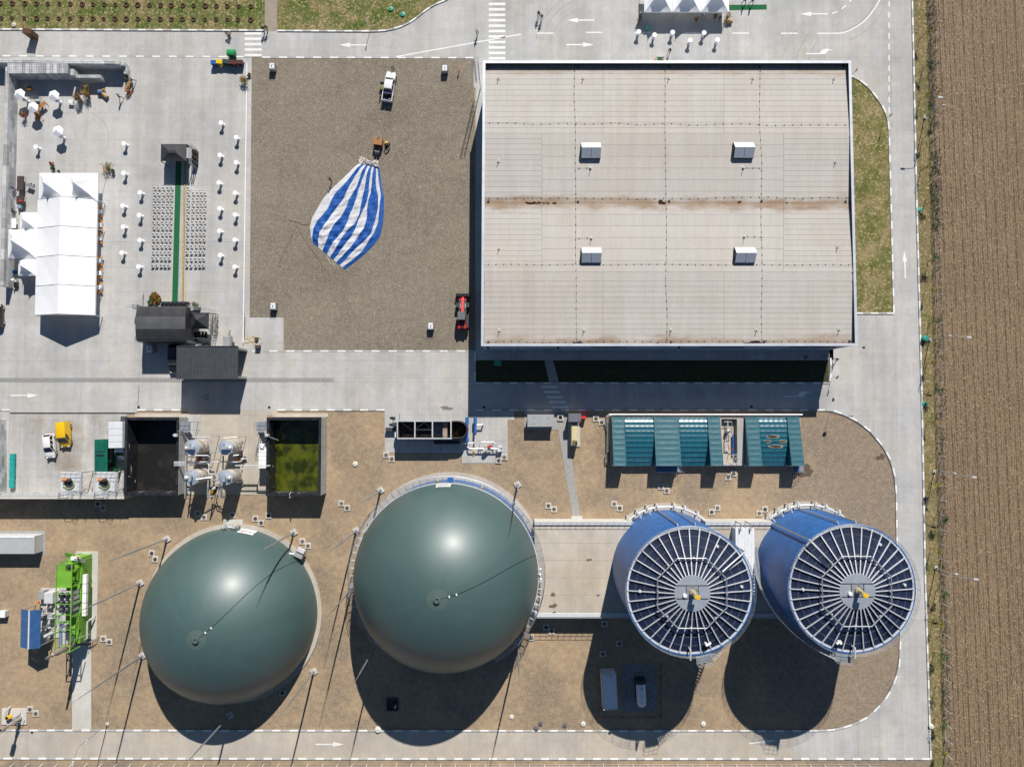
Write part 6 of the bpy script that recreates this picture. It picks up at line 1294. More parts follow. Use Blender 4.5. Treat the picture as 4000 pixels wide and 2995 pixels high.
MHN = [(393, 1975, 'in the shadow of the retaining wall'), (785, 2010, 'in the shadow of the steel tanks'), (909, 2010, 'at the head of the low dome'), (601, 2172, 'beside a mast near the engine module'), (1520, 1784, 'at the corner of the hopper pad'), (1345, 1974, 'between the olive tank and the tall dome'), (1010, 2033, 'just below the olive tank shadow'), (1050, 2013, 'inside the olive tank shadow'), (1193, 2122, 'beside the mast by the blower box'), (2339, 1642, 'between the red cabinet and the covered pits'), (2592, 1908, 'below the landing of the covered pits'), (2854, 1856, 'below the open pit of the teal row'), (2153, 1981, 'beside the paved path near the tall dome'), (2410, 1976, 'between the paved path and the first silo'), (2790, 1991, 'between the two silos on the sunny side'), (2976, 1996, 'beside the silo nearest the east road'), (416, 2499, 'between the engine module and the low dome'), (130, 2776, 'beside the gas flare pad'), (1104, 2703, 'in the low dome shadow'), (2144, 2456, 'in the pump house shadow'), (2361, 2434, 'under the pump house drain'), (2075, 2489, 'at the shaded foot of the tall dome'), (2418, 2511, 'in the silo shadow above the gravel pad'), (2354, 2552, 'in the silo shadow above the container'), (3147, 2493, 'in the shadow under the outer silo'), (1959, 1791, 'on the separator pad corner')]
for u, v in pos:
 c = G(u, v); near = min(MHN, key=lambda q: (q[0] - u) ** 2 + (q[1] - v) ** 2)[2]
 T = thing('manhole', 'square concrete manhole with dark round lid ' + near, 'manhole', (c.x, c.y, 0 if u < 1930 or u > 1975 else ZC), jit(.06), 'manholes ' + near)
 inst('surround', sl, T); inst('lid', lid, T)
def round_lid(u, v, m, label, r=.4, z=.0, h=.18):
 c = G(u, v); T = thing('round_cover', label, 'cover', (c.x, c.y, z), 0); b = MB(); b.lathe([(r, 0), (r, h), (r - .05, h + .02), (0, h + .04)], 20); b.put('ring', m, T, True, local=True); MB().box((0, 0, h + .05), (r * .7, .05, .03), jit(1)).put('handle', M_DARK, T, local=True)
GRY = mat('lid_grey', (.10, .10, .10), (.14, .13, .12), 4, .8); WHT = mat('lid_white', (.72, .71, .66), (.6, .58, .52), 3, .7)
round_lid(1388, 1811, WHT, 'round white cover in soil between the olive tank and the hopper'); round_lid(2112, 2823, GRY, 'round grey cover by the road, paired with a larger one', .4); round_lid(2094, 2843, GRY, 'larger round grey cover touching the road edge', .48); round_lid(2207, 2830, GRY, 'round grey cover alone by the road west of the compound', .38); round_lid(2278, 2825, WHT, 'round white cover by the road nearest the compound barrier'); round_lid(2747, 2825, WHT, 'round white cover by the road between the silo shadows'); round_lid(1999, 2798, WHT, 'round white cover beside the tall dome shadow', .35)
round_lid(57, 99, mat('lid_cream', (.55, .54, .42), (.5, .48, .38), 3, .7), 'round cream cover in the planted lawn', .38, .03); round_lid(1527, 37, M_TEALP, 'round green cover on the lawn next to bare soil', .4, .03); round_lid(1574, 58, M_TEALP, 'round green cover on the lawn with a sign pole shadow', .42, .03)
round_lid(3591, 820, M_TEALP, 'round green cover on the verge by the kerb', .38, .03); round_lid(3605, 1322, M_TEALP, 'round green tree guard on the verge by the lamp', .45, .03, .9); round_lid(3608, 1577, M_TEALP, 'bright green round cover on the verge near the road bend', .42, .03, .3); round_lid(3612, 1946, M_DARK, 'dark round cover on the kerb', .33, .2); round_lid(3634, 2832, WHT, 'round white cover on the verge at the corner', .4, .2); round_lid(1478, 2845, WHT, 'white domed cover at the road edge in the dome shadow', .5, 0, .35)
sh = G(1944, 1418); tag(MB().bev((sh.x, sh.y, .12), (1.25, .95, .14), .03).put('hatch_cover', M_TEALP), 'green hatch cover in the shaded planting bed', 'hatch')

# ================================================================ DRAIN CHANNEL and trench in the yard
dc = G(600, 1484); DR = tag(MB().bb(G(-120, 0).x, G(1305, 1484).x, dc.y - .27, dc.y + .27, ZC + .002, ZC + .012).put('drain_channel', mat('drain_grey', (.34, .34, .33), (.28, .28, .27), 3, .8)), kind='structure')
b = MB(); x = G(-120, 0).x
while x < G(1300, 1484).x: b.box((x, dc.y, ZC + .016), (.07, .3, .006)); x += .327
tag(b.put('drain_slots', M_BLACK, DR), kind='stuff')
for yy in (-.3, .3): MB().bb(G(-120, 0).x, G(1305, 1484).x, dc.y + yy - .02, dc.y + yy + .02, ZC + .002, ZC + .014).put('drain_edge', M_DARK, DR)
p, q = G(40, 1611), G(536, 1616); tag(MB().bb(p.x, q.x, q.y, p.y, ZC + .002, ZC + .01).put('trench', M_BLACK), kind='structure')
for u, v in ((1052, 1591), (1891, 1590), (2935, 1588), (542, 1590), (126, 2858), (2381, 2862)):
 c = G(u, v); MB().box((c.x, c.y, ZC + .012), (.4, .4, .02)).put('drain_grate', M_BLACK, YARD if v < 2000 else BOTTOM)
c = G(805.5, 1551); MB().lathe([(.42, ZC + .02), (.34, ZC + .03), (.34, ZC + .004)], 24, (c.x, c.y, 0)).put('manhole_ring', M_DARK, YARD)
for u, v, ru, rv in ((953, 1275, .3, 2.6), (1745, 1594, 1.1, .3), (560, 1010 + 160, .15, 1.0)):
 c = G(u, v); MB().sheet(blob((c.x, c.y), 1, 20, .5, ru, rv), ZC + .004).put('damp_patch', mat('damp', (.19, .17, .14), (.15, .13, .105), 3, .6), YARD)
for i, (u, v, ru, rv) in enumerate(((3148, 1840, 1.4, .9), (3128, 1850, .9, .5), (3440, 1785, .7, .5))):
 c = G(u, v); tag(MB().sheet(blob((c.x, c.y), 1, 22, .5, ru, rv), .006 + .005 * i).put('damp_patch', mat('damp_soil', (.12, .085, .055), (.10, .07, .045), 3, .5)), kind='structure')

# ================================================================ VEHICLES (local +Y is forward)
def wheel_mesh(r, w_):
 return MB().lathe([(r * .55, -w_ / 2), (r * .92, -w_ / 2), (r, -w_ * .35), (r, w_ * .35), (r * .92, w_ / 2), (r * .55, w_ / 2)], 20).mesh('tyre', M_RUBBER, True), MB().lathe([(r * .56, -w_ * .42), (r * .56, w_ * .45), (r * .2, w_ * .38), (0, w_ * .4)], 14).mesh('rim', M_STEELL, True)
def wheels(T, r, w_, pos):
 tm, rm_ = wheel_mesh(r, w_)
 for x, y in pos:
  o = inst('wheel', tm, T, (x, y, r), 0 if x > 0 else math.pi); o.rotation_euler = (0, R(90) if x > 0 else R(-90), 0); inst('rim', rm_, o)
def loft(st, cols):
 """st: list of (y, halfwidth, z_sill, z_belt, z_deck, deck_halfwidth)"""
 b = MB(); ring_ = []
 for y, w_, zs, zb, zd, dw in st: ring_.append([(-w_ * .93, y, zs), (-w_, y, (zs + zb) / 2), (-w_ * .97, y, zb), (-dw, y, zd), (-dw * .5, y, zd + .015), (0, y, zd + .02), (dw * .5, y, zd + .015), (dw, y, zd), (w_ * .97, y, zb), (w_, y, (zs + zb) / 2), (w_ * .93, y, zs)])
 k = 11; v = [p for r in ring_ for p in r]; f = [(j * k + i, j * k + i + 1, (j + 1) * k + i + 1, (j + 1) * k + i) for j in range(len(st) - 1) for i in range(k - 1)]
 f = [t[::-1] for t in f]; n = len(st); f += [tuple(range(k)), tuple(range((n - 1) * k, n * k))[::-1]]
 return b.add(v, f)
def greenhouse(T, paint, yb, yt, yft, yfb, zb, zt, wb, wt, roofrack=False):
 """painted frustum with separate glass panes"""
 B = [(-wb, yb, zb), (wb, yb, zb), (wb, yfb, zb), (-wb, yfb, zb)]; Tp = [(-wt, yt, zt), (wt, yt, zt), (wt, yft, zt), (-wt, yft, zt)]
 b = MB(); b.add(B + Tp, [(0, 1, 5, 4), (1, 2, 6, 5), (2, 3, 7, 6), (3, 0, 4, 7)]); b.put('cab', paint, T, local=True)
 b = MB(); m = .12
 b.add([(x * .98, y, z) for x, y, z in Tp] + [(-wt * .8, yt + m, zt + .045), (wt * .8, yt + m, zt + .045), (wt * .8, yft - m, zt + .045), (-wt * .8, yft - m, zt + .045)], [(4, 5, 6, 7), (0, 1, 5, 4), (1, 2, 6, 5), (2, 3, 7, 6), (3, 0, 4, 7)]); b.put('roof', paint, T, True, local=True)
 def pane(q, name, k=.12, push=.012):
  q = [Vector(p) for p in q]; c = sum(q, Vector()) / 4; nn = (q[1] - q[0]).cross(q[3] - q[0]).normalized() * push
  MB().add([p.lerp(c, k) + nn for p in q], [(0, 1, 2, 3)]).put(name, M_GLASS, T, local=True)
 pane([B[2], B[3], Tp[3], Tp[2]], 'windscreen', .09); pane([B[0], B[1], Tp[1], Tp[0]], 'rear_window', .14)
 def mix(a, b2, t): return tuple(a[i] + (b2[i] - a[i]) * t for i in range(3))
 for s, (i0, i1) in ((1, (1, 2)), (-1, (3, 0))):
  n = 3 if yfb - yb > 2.6 else 2
  for k in range(n):
   if yfb - yb > 3.5 and k != (2 if s > 0 else 0): continue
   t0, t1 = (k + .04) / n, (k + .96) / n
   pane([mix(B[i0], B[i1], t0), mix(B[i0], B[i1], t1), mix(Tp[i0], Tp[i1], t1), mix(Tp[i0], Tp[i1], t0)], 'side_window', .1)
def lights(T, L, w_, z):
 for s in (-1, 1):
  MB().box((s * w_, L / 2 - .12, z), (.34, .2, .14), s * -.35).put('headlight', flat('lamp_lens', (.7, .72, .74), .1), T, local=True); MB().box((s * (w_ + .03), -L / 2 + .06, z + .1), (.16, .1, .3)).put('tail_light', M_RED, T, local=True)
  MB().bev((s * (w_ + .32), L * .17, z + .32), (.2, .12, .14), .03).put('mirror', M_BLACK, T, local=True)
def car(label, u, v, rz, paint, kind='hatch', name='car', cat='car', z=ZC):
 c = G(u, v, .8); T = thing(name, label, cat, (c.x, c.y, z), rz)
 if kind == 'hatch':
  L, W = 4.2, 1.78; st = [(-2.1, .70, .35, .62, .75, .6), (-2.0, .80, .28, .78, .95, .74), (-1.2, .88, .25, .82, .98, .8), (0, .89, .25, .80, .95, .8), (.9, .88, .25, .78, .92, .78), (1.6, .84, .26, .68, .82, .7), (1.95, .74, .3, .58, .68, .6), (2.1, .6, .38, .5, .55, .45)]
  g_ = (-1.95, -1.55, .25, 1.05, .95, 1.48, .78, .62)
 elif kind == 'van':
  L, W = 4.4, 1.85; st = [(-2.2, .86, .32, .9, 1.05, .84), (-1.4, .92, .25, .92, 1.08, .88), (0, .92, .25, .92, 1.08, .88), (.9, .91, .25, .9, 1.04, .85), (1.6, .88, .26, .78, .92, .76), (2.0, .78, .3, .66, .78, .64), (2.2, .62, .38, .56, .6, .5)]
  g_ = (-2.18, -2.1, .55, 1.45, 1.05, 1.82, .88, .80)
 else:
  L, W = 4.9, 1.95; st = [(-2.45, .84, .34, .85, 1.0, .78), (-1.6, .96, .28, .9, 1.06, .86), (0, .97, .28, .9, 1.05, .88), (1.0, .96, .28, .88, 1.02, .86), (1.9, .9, .3, .8, .94, .76), (2.3, .78, .34, .7, .8, .6), (2.45, .62, .42, .6, .64, .5)]
  g_ = (-2.3, -2.0, .35, 1.15, 1.05, 1.74, .86, .68)
 loft(st, paint).put('body', paint, T, True, local=True); greenhouse(T, paint, *g_); wheels(T, .33, .22, [(s * (W / 2 - .1), y) for s in (-1, 1) for y in (-L * .3, L * .31)]); lights(T, L, .58, .68)
 return T
P_WHITE = mat('paint_white', (.78, .78, .78), (.75, .75, .75), 1, .25, coat=.5); P_YELL = mat('paint_yellow', (.80, .48, .01), (.76, .45, .01), 1, .3, coat=.5); P_BLACK = mat('paint_black', (.012, .012, .014), (.016, .016, .018), 1, .2, coat=.6)
car('small white hatchback parked on the stained yard beside the yellow van', 192.5, 1741, R(186), P_WHITE)
car('yellow delivery van parked on the stained yard', 252, 1696, R(184), P_YELL, 'van', 'delivery_van', 'van')
car('black sport utility car half under the drive-through shed', 681, 1400, R(180), P_BLACK, 'suv')
car('black car at the frame edge west of the marquee', -12, 1232, R(3), P_BLACK, 'hatch')
# pickup truck with an open bed and driver's door
c = G(1520, 338, .8); PK = thing('pickup_truck', 'white pickup truck with open load bed and open driver door on gravel', 'pickup', (c.x, c.y, .02), R(-8.3))
loft([(.1, .9, .3, .9, 1.05, .86), (.6, .92, .3, .9, 1.06, .86), (1.3, .92, .3, .9, 1.06, .84), (2.0, .88, .3, .82, .98, .76), (2.4, .8, .34, .72, .86, .66), (2.6, .66, .42, .62, .66, .5)], P_WHITE).put('front_body', P_WHITE, PK, True, local=True)
MB().box((0, -.55, .65), (1.8, 1.5, .7)).put('cab_floor', P_WHITE, PK, local=True)
greenhouse(PK, P_WHITE, -1.0, -.75, .75, 1.45, 1.05, 1.72, .86, .7)
for s in (-1, 1): MB().bev((s * .87, -1.85, .75), (.12, 1.6, .75), .03).put('bed_side', P_WHITE, PK, local=True)
MB().bev((0, -2.62, .75), (1.8, .1, .72), .03).put('tailgate', P_WHITE, PK, local=True); MB().box((0, -1.82, .52), (1.62, 1.55, .08)).put('bed_floor', M_BLACK, PK, local=True)
MB().box((0, -1.02, .85), (1.7, .06, .6)).put('bed_front', M_BLACK, PK, local=True)
MB().box((-1.25, .35, .85), (.75, .06, .8), R(12)).put('open_door', flat('door_lining', (.03, .06, .05), .6), PK, local=True)
wheels(PK, .38, .25, [(s * .84, y) for s in (-1, 1) for y in (-1.75, 1.65)]); lights(PK, 5.2, .6, .78)
random.seed(5)
for k in range(7):
 cc = PK.matrix_world; o = MB().box((jit(.5), -1.9 + jit(.5), .66), (.35 + random.random() * .3, .12 + random.random() * .2, .16), jit(1.5)).put('cargo_item', [M_BLACK, M_BLUEP, M_PALEG, M_BLACK, M_STEELL, M_BLUEP, M_DARK][k], PK, local=True)
# telehandler
c = G(1807, 1222, 1.0); TH = thing('telehandler', 'red telescopic loader with black bucket parked along the hall shadow', 'loader', (c.x, c.y, .02))
b = MB(); prof = [(-.45, .0), (-.5, .5), (-.25, .95), (.2, 1.05)]
def bucket(u, v):
 i = min(2, int(v * 3)); t = v * 3 - i; a, c2 = prof[i], prof[i + 1]; return ((u - .5) * 2.35, 3.1 + a[0] + (c2[0] - a[0]) * t, .12 + a[1] + (c2[1] - a[1]) * t)
b.grid(bucket, 8, 6); b.bb(-1.18, 1.18, 2.65, 3.45, .08, .14)
for s in (-1, 1): b.add([(s * 1.18, 2.65, .12), (s * 1.18, 3.45, .12), (s * 1.18, 3.3, 1.15), (s * 1.18, 2.85, 1.05)], [(0, 1, 2, 3)])
b.put('bucket', flat('bucket_black', (.045, .045, .05), .5, .3), TH, local=True)
b = MB(); b.box((.05, .9, 1.75), (.42, 3.1, .45), 0, R(-16)); b.box((.05, 1.9, 1.3), (.3, 1.6, .35), 0, R(-25)); b.put('boom', M_RED, TH, local=True)
for x in (-.35, .45): MB().tube((x, .8, 1.2), (x, 2.3, 1.0), .07, 7).put('lift_cylinder', M_STEELL, TH, local=True)
MB().box((0, 2.35, .75), (1.2, .25, .7)).put('carriage', M_RED, TH, local=True)
MB().box((0, .1, .85), (1.3, 4.2, .6)).put('chassis', M_DARK, TH, local=True)
MB().bev((-.1, -.7, 1.75), (1.25, 1.35, 1.5), .12).put('cab', M_GLASS, TH, local=True); MB().bev((-.1, -.7, 2.52), (1.3, 1.4, .1), .04).put('cab_roof', flat('cab_grey', (.13, .14, .15), .5), TH, local=True)
for x in (-.68, .48):
 for y in (-1.35, -.05): MB().box((x, y, 1.8), (.1, .1, 1.5)).put('cab_pillar', M_DARK, TH, local=True)
MB().bev((-.05, -2.05, 1.35), (1.5, 1.4, .8), .15).put('engine_cover', flat('dark_red', (.16, .012, .015), .4), TH, local=True)
for s in (-1, 1): MB().bev((s * .5 - .05, -2.5, 1.55), (.34, .7, .5), .1).put('rear_cowl', M_RED, TH, local=True)
MB().bev((.85, -1.6, 1.2), (.5, 2.2, .8), .1).put('side_tank', M_DARK, TH, local=True)
wheels(TH, .58, .5, [(s * .88, y) for s in (-1, 1) for y in (-1.6, 1.25)])
for s in (-1, 1): MB().bev((s * .88, 1.25, 1.2), (.5, .7, .1), .03).put('mudguard', M_DARK, TH, local=True)
# box truck
p, q = G(423, 1648, 3.3), G(478, 1750, 3.3); cx, cy = (p.x + q.x) / 2, (p.y + q.y) / 2
TR_ = thing('box_truck', 'white box truck with cab towards the platforms, beside the green container', 'truck', (cx, cy, ZC), R(181))
LB = p.y - q.y; MB().bev((0, 0, 2.1), (2.35, LB, 2.4), .05).put('cargo_box', mat('box_white', (.66, .67, .69), (.6, .61, .63), 1.2, .5), TR_, local=True)
for k in range(3): MB().box((0, -LB / 2 + LB * (k + 1) / 4, 3.31), (2.3, .05, .02)).put('roof_seam', M_GREYP, TR_, local=True)
MB().box((0, .3, .75), (1.0, LB + 2.4, .25)).put('chassis', M_DARK, TR_, local=True)
loft([(LB / 2 + .1, 1.0, .5, 1.2, 1.45, .95), (LB / 2 + 1.1, 1.02, .5, 1.2, 1.45, .95), (LB / 2 + 1.7, .98, .5, 1.05, 1.25, .85), (LB / 2 + 2.1, .85, .55, .9, .95, .7)], P_WHITE).put('cab_body', P_WHITE, TR_, True, local=True)
greenhouse(TR_, P_WHITE, LB / 2 + .1, LB / 2 + .15, LB / 2 + .75, LB / 2 + 1.4, 1.42, 2.25, .94, .8)
wheels(TR_, .42, .28, [(s * .92, y) for s in (-1, 1) for y in (-1.3, LB / 2 + 1.1)]); 
for s in (-1, 1): MB().box((s * 1.15, LB / 2 + 1.0, 1.7), (.16, .1, .35)).put('mirror', M_BLACK, TR_, local=True)
# green roll-off container
p, q = G(370, 1716, 2.6), G(418, 1852, 2.6); cx, cy = (p.x + q.x) / 2, (p.y + q.y) / 2; Wg, Lg = q.x - p.x, p.y - q.y
GC = thing('green_container', 'dark green ribbed container with an open side door', 'container', (cx, cy, ZC), R(1))
M_GRN = mat('container_green', (.008, .12, .085), (.006, .095, .065), 1, .4, rnd=.04)
MB().bev((0, 0, 2.52), (Wg, Lg, .2), .08).put('roof', M_GRN, GC, local=True)
MB().box((-Wg / 2 + .05, 0, 1.3), (.1, Lg - .1, 2.3)).put('side_wall', M_GRN, GC, local=True)
for y in (-Lg / 2 + .08, Lg / 2 - .08): MB().box((0, y, 1.3), (Wg - .1, .12, 2.3)).put('end_wall', M_GRN, GC, local=True)
MB().box((Wg / 2 - .3, 0, 1.3), (.06, Lg - .3, 2.2)).put('inner_wall', M_BLACK, GC, local=True)
for y in (-Lg / 2 + .15, -.8, Lg / 2 - .15): MB().box((Wg / 2 - .08, y, 1.3), (.14, .16, 2.3)).put('side_post', M_GRN, GC, local=True)
MB().box((Wg / 2 - .08, 0, .3), (.16, Lg, .3)).put('side_beam', M_GRN, GC, local=True)
for k in range(11): MB().box((-.1, -Lg / 2 + .35 + k * (Lg * .52) / 11, 2.635), (Wg - .5, .1, .03)).put('roof_rib', M_GRN, GC, local=True)
MB().bev((-.1, Lg * .3, 2.68), (Wg - .5, 1.6, .12), .04).put('roof_hatch', M_GRN, GC, local=True)
for k in range(4): MB().cyl((-.7 + .35 * k, Lg * .16, 2.66), .1, .06, 8).put('roof_vent', M_DARK, GC, local=True)
MB().box((-.1, Lg * .05, 2.66), (1.3, .22, .06)).put('roof_handle', M_BLACK, GC, local=True)
MB().box((Wg / 2 + .55, -Lg / 2 + .3, 1.2), (1.3, .08, 1.9), R(40)).put('open_door', flat('bright_green', (.02, .2, .05), .4), GC, local=True)
# rolled tarpaulin
p, q = G(43, 1773, .9), G(43, 1906, .9); RT = thing('tarpaulin_roll', 'long rolled turquoise tarpaulin lying by the block wall', 'tarpaulin roll', (p.x, (p.y + q.y) / 2, ZC))
b = MB(); n = 18
b.lathe([(.42 + .02 * math.sin(k * 2.1), -((p.y - q.y) / 2) + (p.y - q.y) * k / n) for k in range(n + 1)], 16, mod=lambda i, j: .02 * math.sin(i * 3 + j)); b.v = [(x, z, y + .44) for x, y, z in b.v]; b.put('roll', mat('turquoise', (.01, .28, .27), (.015, .34, .32), 2, .4, bump=.5, bscale=3), RT, True, local=True)
for s in (-1, 1):
 b = MB(); b.lathe([(.40, 0), (.3, .02), (.29, -.02), (.2, .02), (.1, -.02), (0, .02)], 14); b.v = [(x, s * (p.y - q.y) / 2 + z * s, y + .44) for x, y, z in b.v]; b.put('roll_end', M_TEALP, RT, local=True)

# ================================================================ IBC CONTAINERS
def ibc(u, v, label, z=.02, rz=0):
 c = G(u, v, 1.15); T = thing('water_tote', label, 'water tote', (c.x, c.y, z), rz, 'caged white water totes')
 MB().bev((0, 0, .65), (1.12, .94, .92), .1).put('bottle', M_WHITE, T, local=True); b = MB()
 for x in (-.48, 0, .48): b.box((x, 0, .07), (.14, 1.0, .14))
 b.box((0, 0, .16), (1.2, 1.0, .05)); b.put('pallet', M_BLACK, T, local=True); b = MB()
 for i in range(5):
  for y in (-.49, .49): b.tube((-.58 + .29 * i, y, .18), (-.58 + .29 * i, y, 1.14), .014, 4)
 for i in range(4):
  for x in (-.59, .59): b.tube((x, -.45 + .3 * i, .18), (x, -.45 + .3 * i, 1.14), .014, 4)
 for z_ in (.4, .75, 1.14):
  for y in (-.49, .49): b.tube((-.59, y, z_), (.59, y, z_), .016, 4)
  for x in (-.59, .59): b.tube((x, -.49, z_), (x, .49, z_), .016, 4)
 b.put('cage', M_DARK, T, local=True); MB().cyl((0, 0, 1.1), .12, .06, 12).put('cap', M_DARK, T, local=True)
 for x in (-.3, .3): MB().box((x, 0, 1.125), (.05, .9, .02)).put('top_bar', M_STEEL, T, local=True)
 return T
ibc(1061, 258, 'white water tote by the gravel corner near the bins', rz=R(90)); ibc(1737, 266, 'white water tote on gravel near the caged ladder', rz=R(90)); ibc(1065, 1196, 'white water tote on gravel above the concrete notch', rz=R(90)); ibc(1682, 1274, 'white water tote on gravel beside the red loader', rz=R(90)); ibc(583, 1362, 'white water tote in the stage shadow', ZC, R(90))

# ================================================================ TENTS
def pagoda(pix, he, dz, label, group=None, z0=ZC, flare=1.0, name='pagoda_tent'):
 """four-sided tent: square plan, concave canopy rising to a peak; pix = eave corners in the photograph"""
 u0, v0, u1, v1 = pix; p, q = G(u0, v0, he), G(u1, v1, he); cx, cy = (p.x + q.x) / 2, (p.y + q.y) / 2; W, D = (q.x - p.x) / 2, (p.y - q.y) / 2
 T = thing(name, label, 'tent', (cx, cy, z0), 0, group)
 prof = lambda t: dz * (0.42 * t + 0.58 * t ** 3.0)
 for k in range(4):
  A = [(-W, -D), (W, -D), (W, D), (-W, D)]; a, c = A[k], A[(k + 1) % 4]; N, M = 10, 12
  def P(u, v):
   t = v * .985; bx, by = a[0] + (c[0] - a[0]) * u, a[1] + (c[1] - a[1]) * u
   sag = -.10 * flare * math.sin(math.pi * u) * (1 - t) * t * 2
   return (bx * (1 - t), by * (1 - t), he + prof(t) + sag)
  MB().grid(P, N, M).put('canopy_panel', M_TENT, T, True, local=True)
  b = MB(); ns = 26
  b.grid(lambda u, v: (a[0] + (c[0] - a[0]) * u, a[1] + (c[1] - a[1]) * u, he - (.22 + .06 * abs(math.sin(u * ns * math.pi / 2))) * v), ns * 2, 1); b.put('valance', M_TENT, T, local=True)
  MB().tube((a[0] * .985, a[1] * .985, 0), (a[0] * .985, a[1] * .985, he - .02), .04, 6).put('leg', M_STEELL, T, local=True)
 MB().lathe([(.03, he + dz - .15), (.05, he + dz), (.015, he + dz + .3), (0, he + dz + .3)], 8).put('finial', M_WHITE, T, local=True)
 return T
pagoda((154, 677, 268, 787), 2.45, 2.9, 'white peaked tent beside the marquee, block wall side', 'white peaked tents'); pagoda((268, 677, 381.5, 787), 2.45, 2.9, 'white peaked tent beside the marquee, seating side', 'white peaked tents')
pagoda((80, 831, 144, 899), 2.35, 1.7, 'small white peaked tent between the marquee and the grills', 'white peaked tents'); pagoda((34, 898, 143, 1009), 2.45, 2.9, 'large white peaked tent against the block wall', 'white peaked tents'); pagoda((73, 1011, 139, 1077), 2.35, 1.7, 'small white peaked tent nearest the end of the block wall', 'white peaked tents')
for k in range(3): pagoda((2516 + 110.5 * k, -64, 2626 + 110.5 * k, 48), 2.15, 2.9, ['white peaked tent in the lane row, end by the crossing', 'middle white peaked tent of the lane row', 'white peaked tent in the lane row, end by the green mat'][k], 'white peaked tents on the lane')
# marquee
he, hr = 2.4, 4.2
ml, mr = (G(145, 779, he).x + G(138, 1231, he).x) / 2, (G(378, 779, he).x + G(372, 1231, he).x) / 2; mt, mb_ = G(260, 779, he).y, G(255, 1231, he).y; mc = (ml + mr) / 2
MQ = thing('marquee', 'long white gable marquee with four roof bays next to the seating rows', 'marquee', (mc, (mt + mb_) / 2, ZC))
for k in range(4):
 ya, yb = mt + (mb_ - mt) * k / 4, mt + (mb_ - mt) * (k + 1) / 4
 for s, xe_ in ((-1, ml), (1, mr)):
  def P(u, v): x = mc + (xe_ - mc) * v; return (x, ya + (yb - ya) * (.006 + .988 * u), hr + (he - hr) * v - .09 * math.sin(math.pi * u) * math.sin(math.pi * v) + .012 * math.sin(u * 9 + v * 13))
  b = MB(); b.grid(P if s > 0 else (lambda u, v: P(1 - u, v)), 14, 10); b.f = [f[::-1] for f in b.f]; b.put('roof_panel', M_TENT, MQ, True)
  MB().add([(xe_, ya, he), (xe_, yb, he), (xe_ + s * .02, yb, he - .28), (xe_ + s * .02, ya, he - .28)], [(0, 1, 2, 3)]).put('valance', M_TENT, MQ)
for k in range(5):
 y = mt + (mb_ - mt) * k / 4
 b = MB(); b.tube((ml, y, he), (mc, y, hr), .045, 6); b.tube((mc, y, hr), (mr, y, he), .045, 6); b.put('rafter', M_GREYP, MQ)
 for x in (ml + .05, mr - .05): MB().bb(x - .06, x + .06, y - .05, y + .05, ZC, he).put('leg', M_STEELL, MQ)
for y in (mt, mb_): MB().add([(ml, y, he), (mr, y, he), (mc, y, hr - .02)], [(0, 1, 2)]).put('gable', M_TENT, MQ)
for k in range(4): 
 ya, yb = mt + (mb_ - mt) * k / 4, mt + (mb_ - mt) * (k + 1) / 4; MB().tube((mr - .05, ya, he - .1), (mr - .05, yb, he - .1), .05, 6).put('eave_beam', M_STEELL, MQ)
for (u, v) in ((430, 785), (412, 1257)):
 c = G(u, v); y = mt if v < 1000 else mb_; MB().tube((mr, y, he - .05), (c.x, c.y, ZC), .02, 5).put('guy_rope', M_BLUEP, MQ)
# beer tables and benches along the marquee
M_CLOTH = mat('table_cloth', (.80, .81, .84), (.72, .74, .78), 2, .7)
tl = []
for i, v in enumerate((826, 878, 930, 1018, 1066, 1122)):
 c = G(372, v, .75); T = thing('banquet_table', 'long cloth-covered table under the marquee edge, ' + ('first', 'second', 'third', 'fourth', 'fifth', 'last')[i] + ' from the peaked tents', 'table', (c.x - .1, c.y, ZC), 0, 'tables under the marquee')
 MB().bev((0, 0, .73), (2.2, .75, .05), .01).put('table_top', M_CLOTH, T, local=True); MB().box((0, -.36, .5), (2.2, .02, .42)).put('cloth_skirt', M_CLOTH, T, local=True); MB().box((1.09, 0, .5), (.02, .72, .42)).put('cloth_skirt', M_CLOTH, T, local=True)
 for x in (-.9, .9):
  for y in (-.3, .3): MB().tube((x, y, 0), (x, y, .7), .025, 5).put('leg', M_DARK, T, local=True)
 for s in (-1, 1):
  B = thing('bench', 'orange wooden bench beside the ' + ('first', 'second', 'third', 'fourth', 'fifth', 'last')[i] + ' marquee table, ' + ('road side' if s < 0 else 'lane side'), 'bench', (c.x, c.y + s * .72, ZC), 0, 'benches under the marquee')
  for k in range(2): MB().bev((0, -.09 + .18 * k, .46), (2.2, .16, .05), .01).put('seat_plank', flat('bench_wood', (.62, .24, .03), .5), B, local=True)
  for x in (-.85, .85):
   b = MB(); b.tube((x, -.12, 0), (x, -.12, .44), .02, 5); b.tube((x, .12, 0), (x, .12, .44), .02, 5); b.tube((x, -.12, .42), (x, .12, .42), .02, 5); b.put('leg', M_DARK, B, local=True)
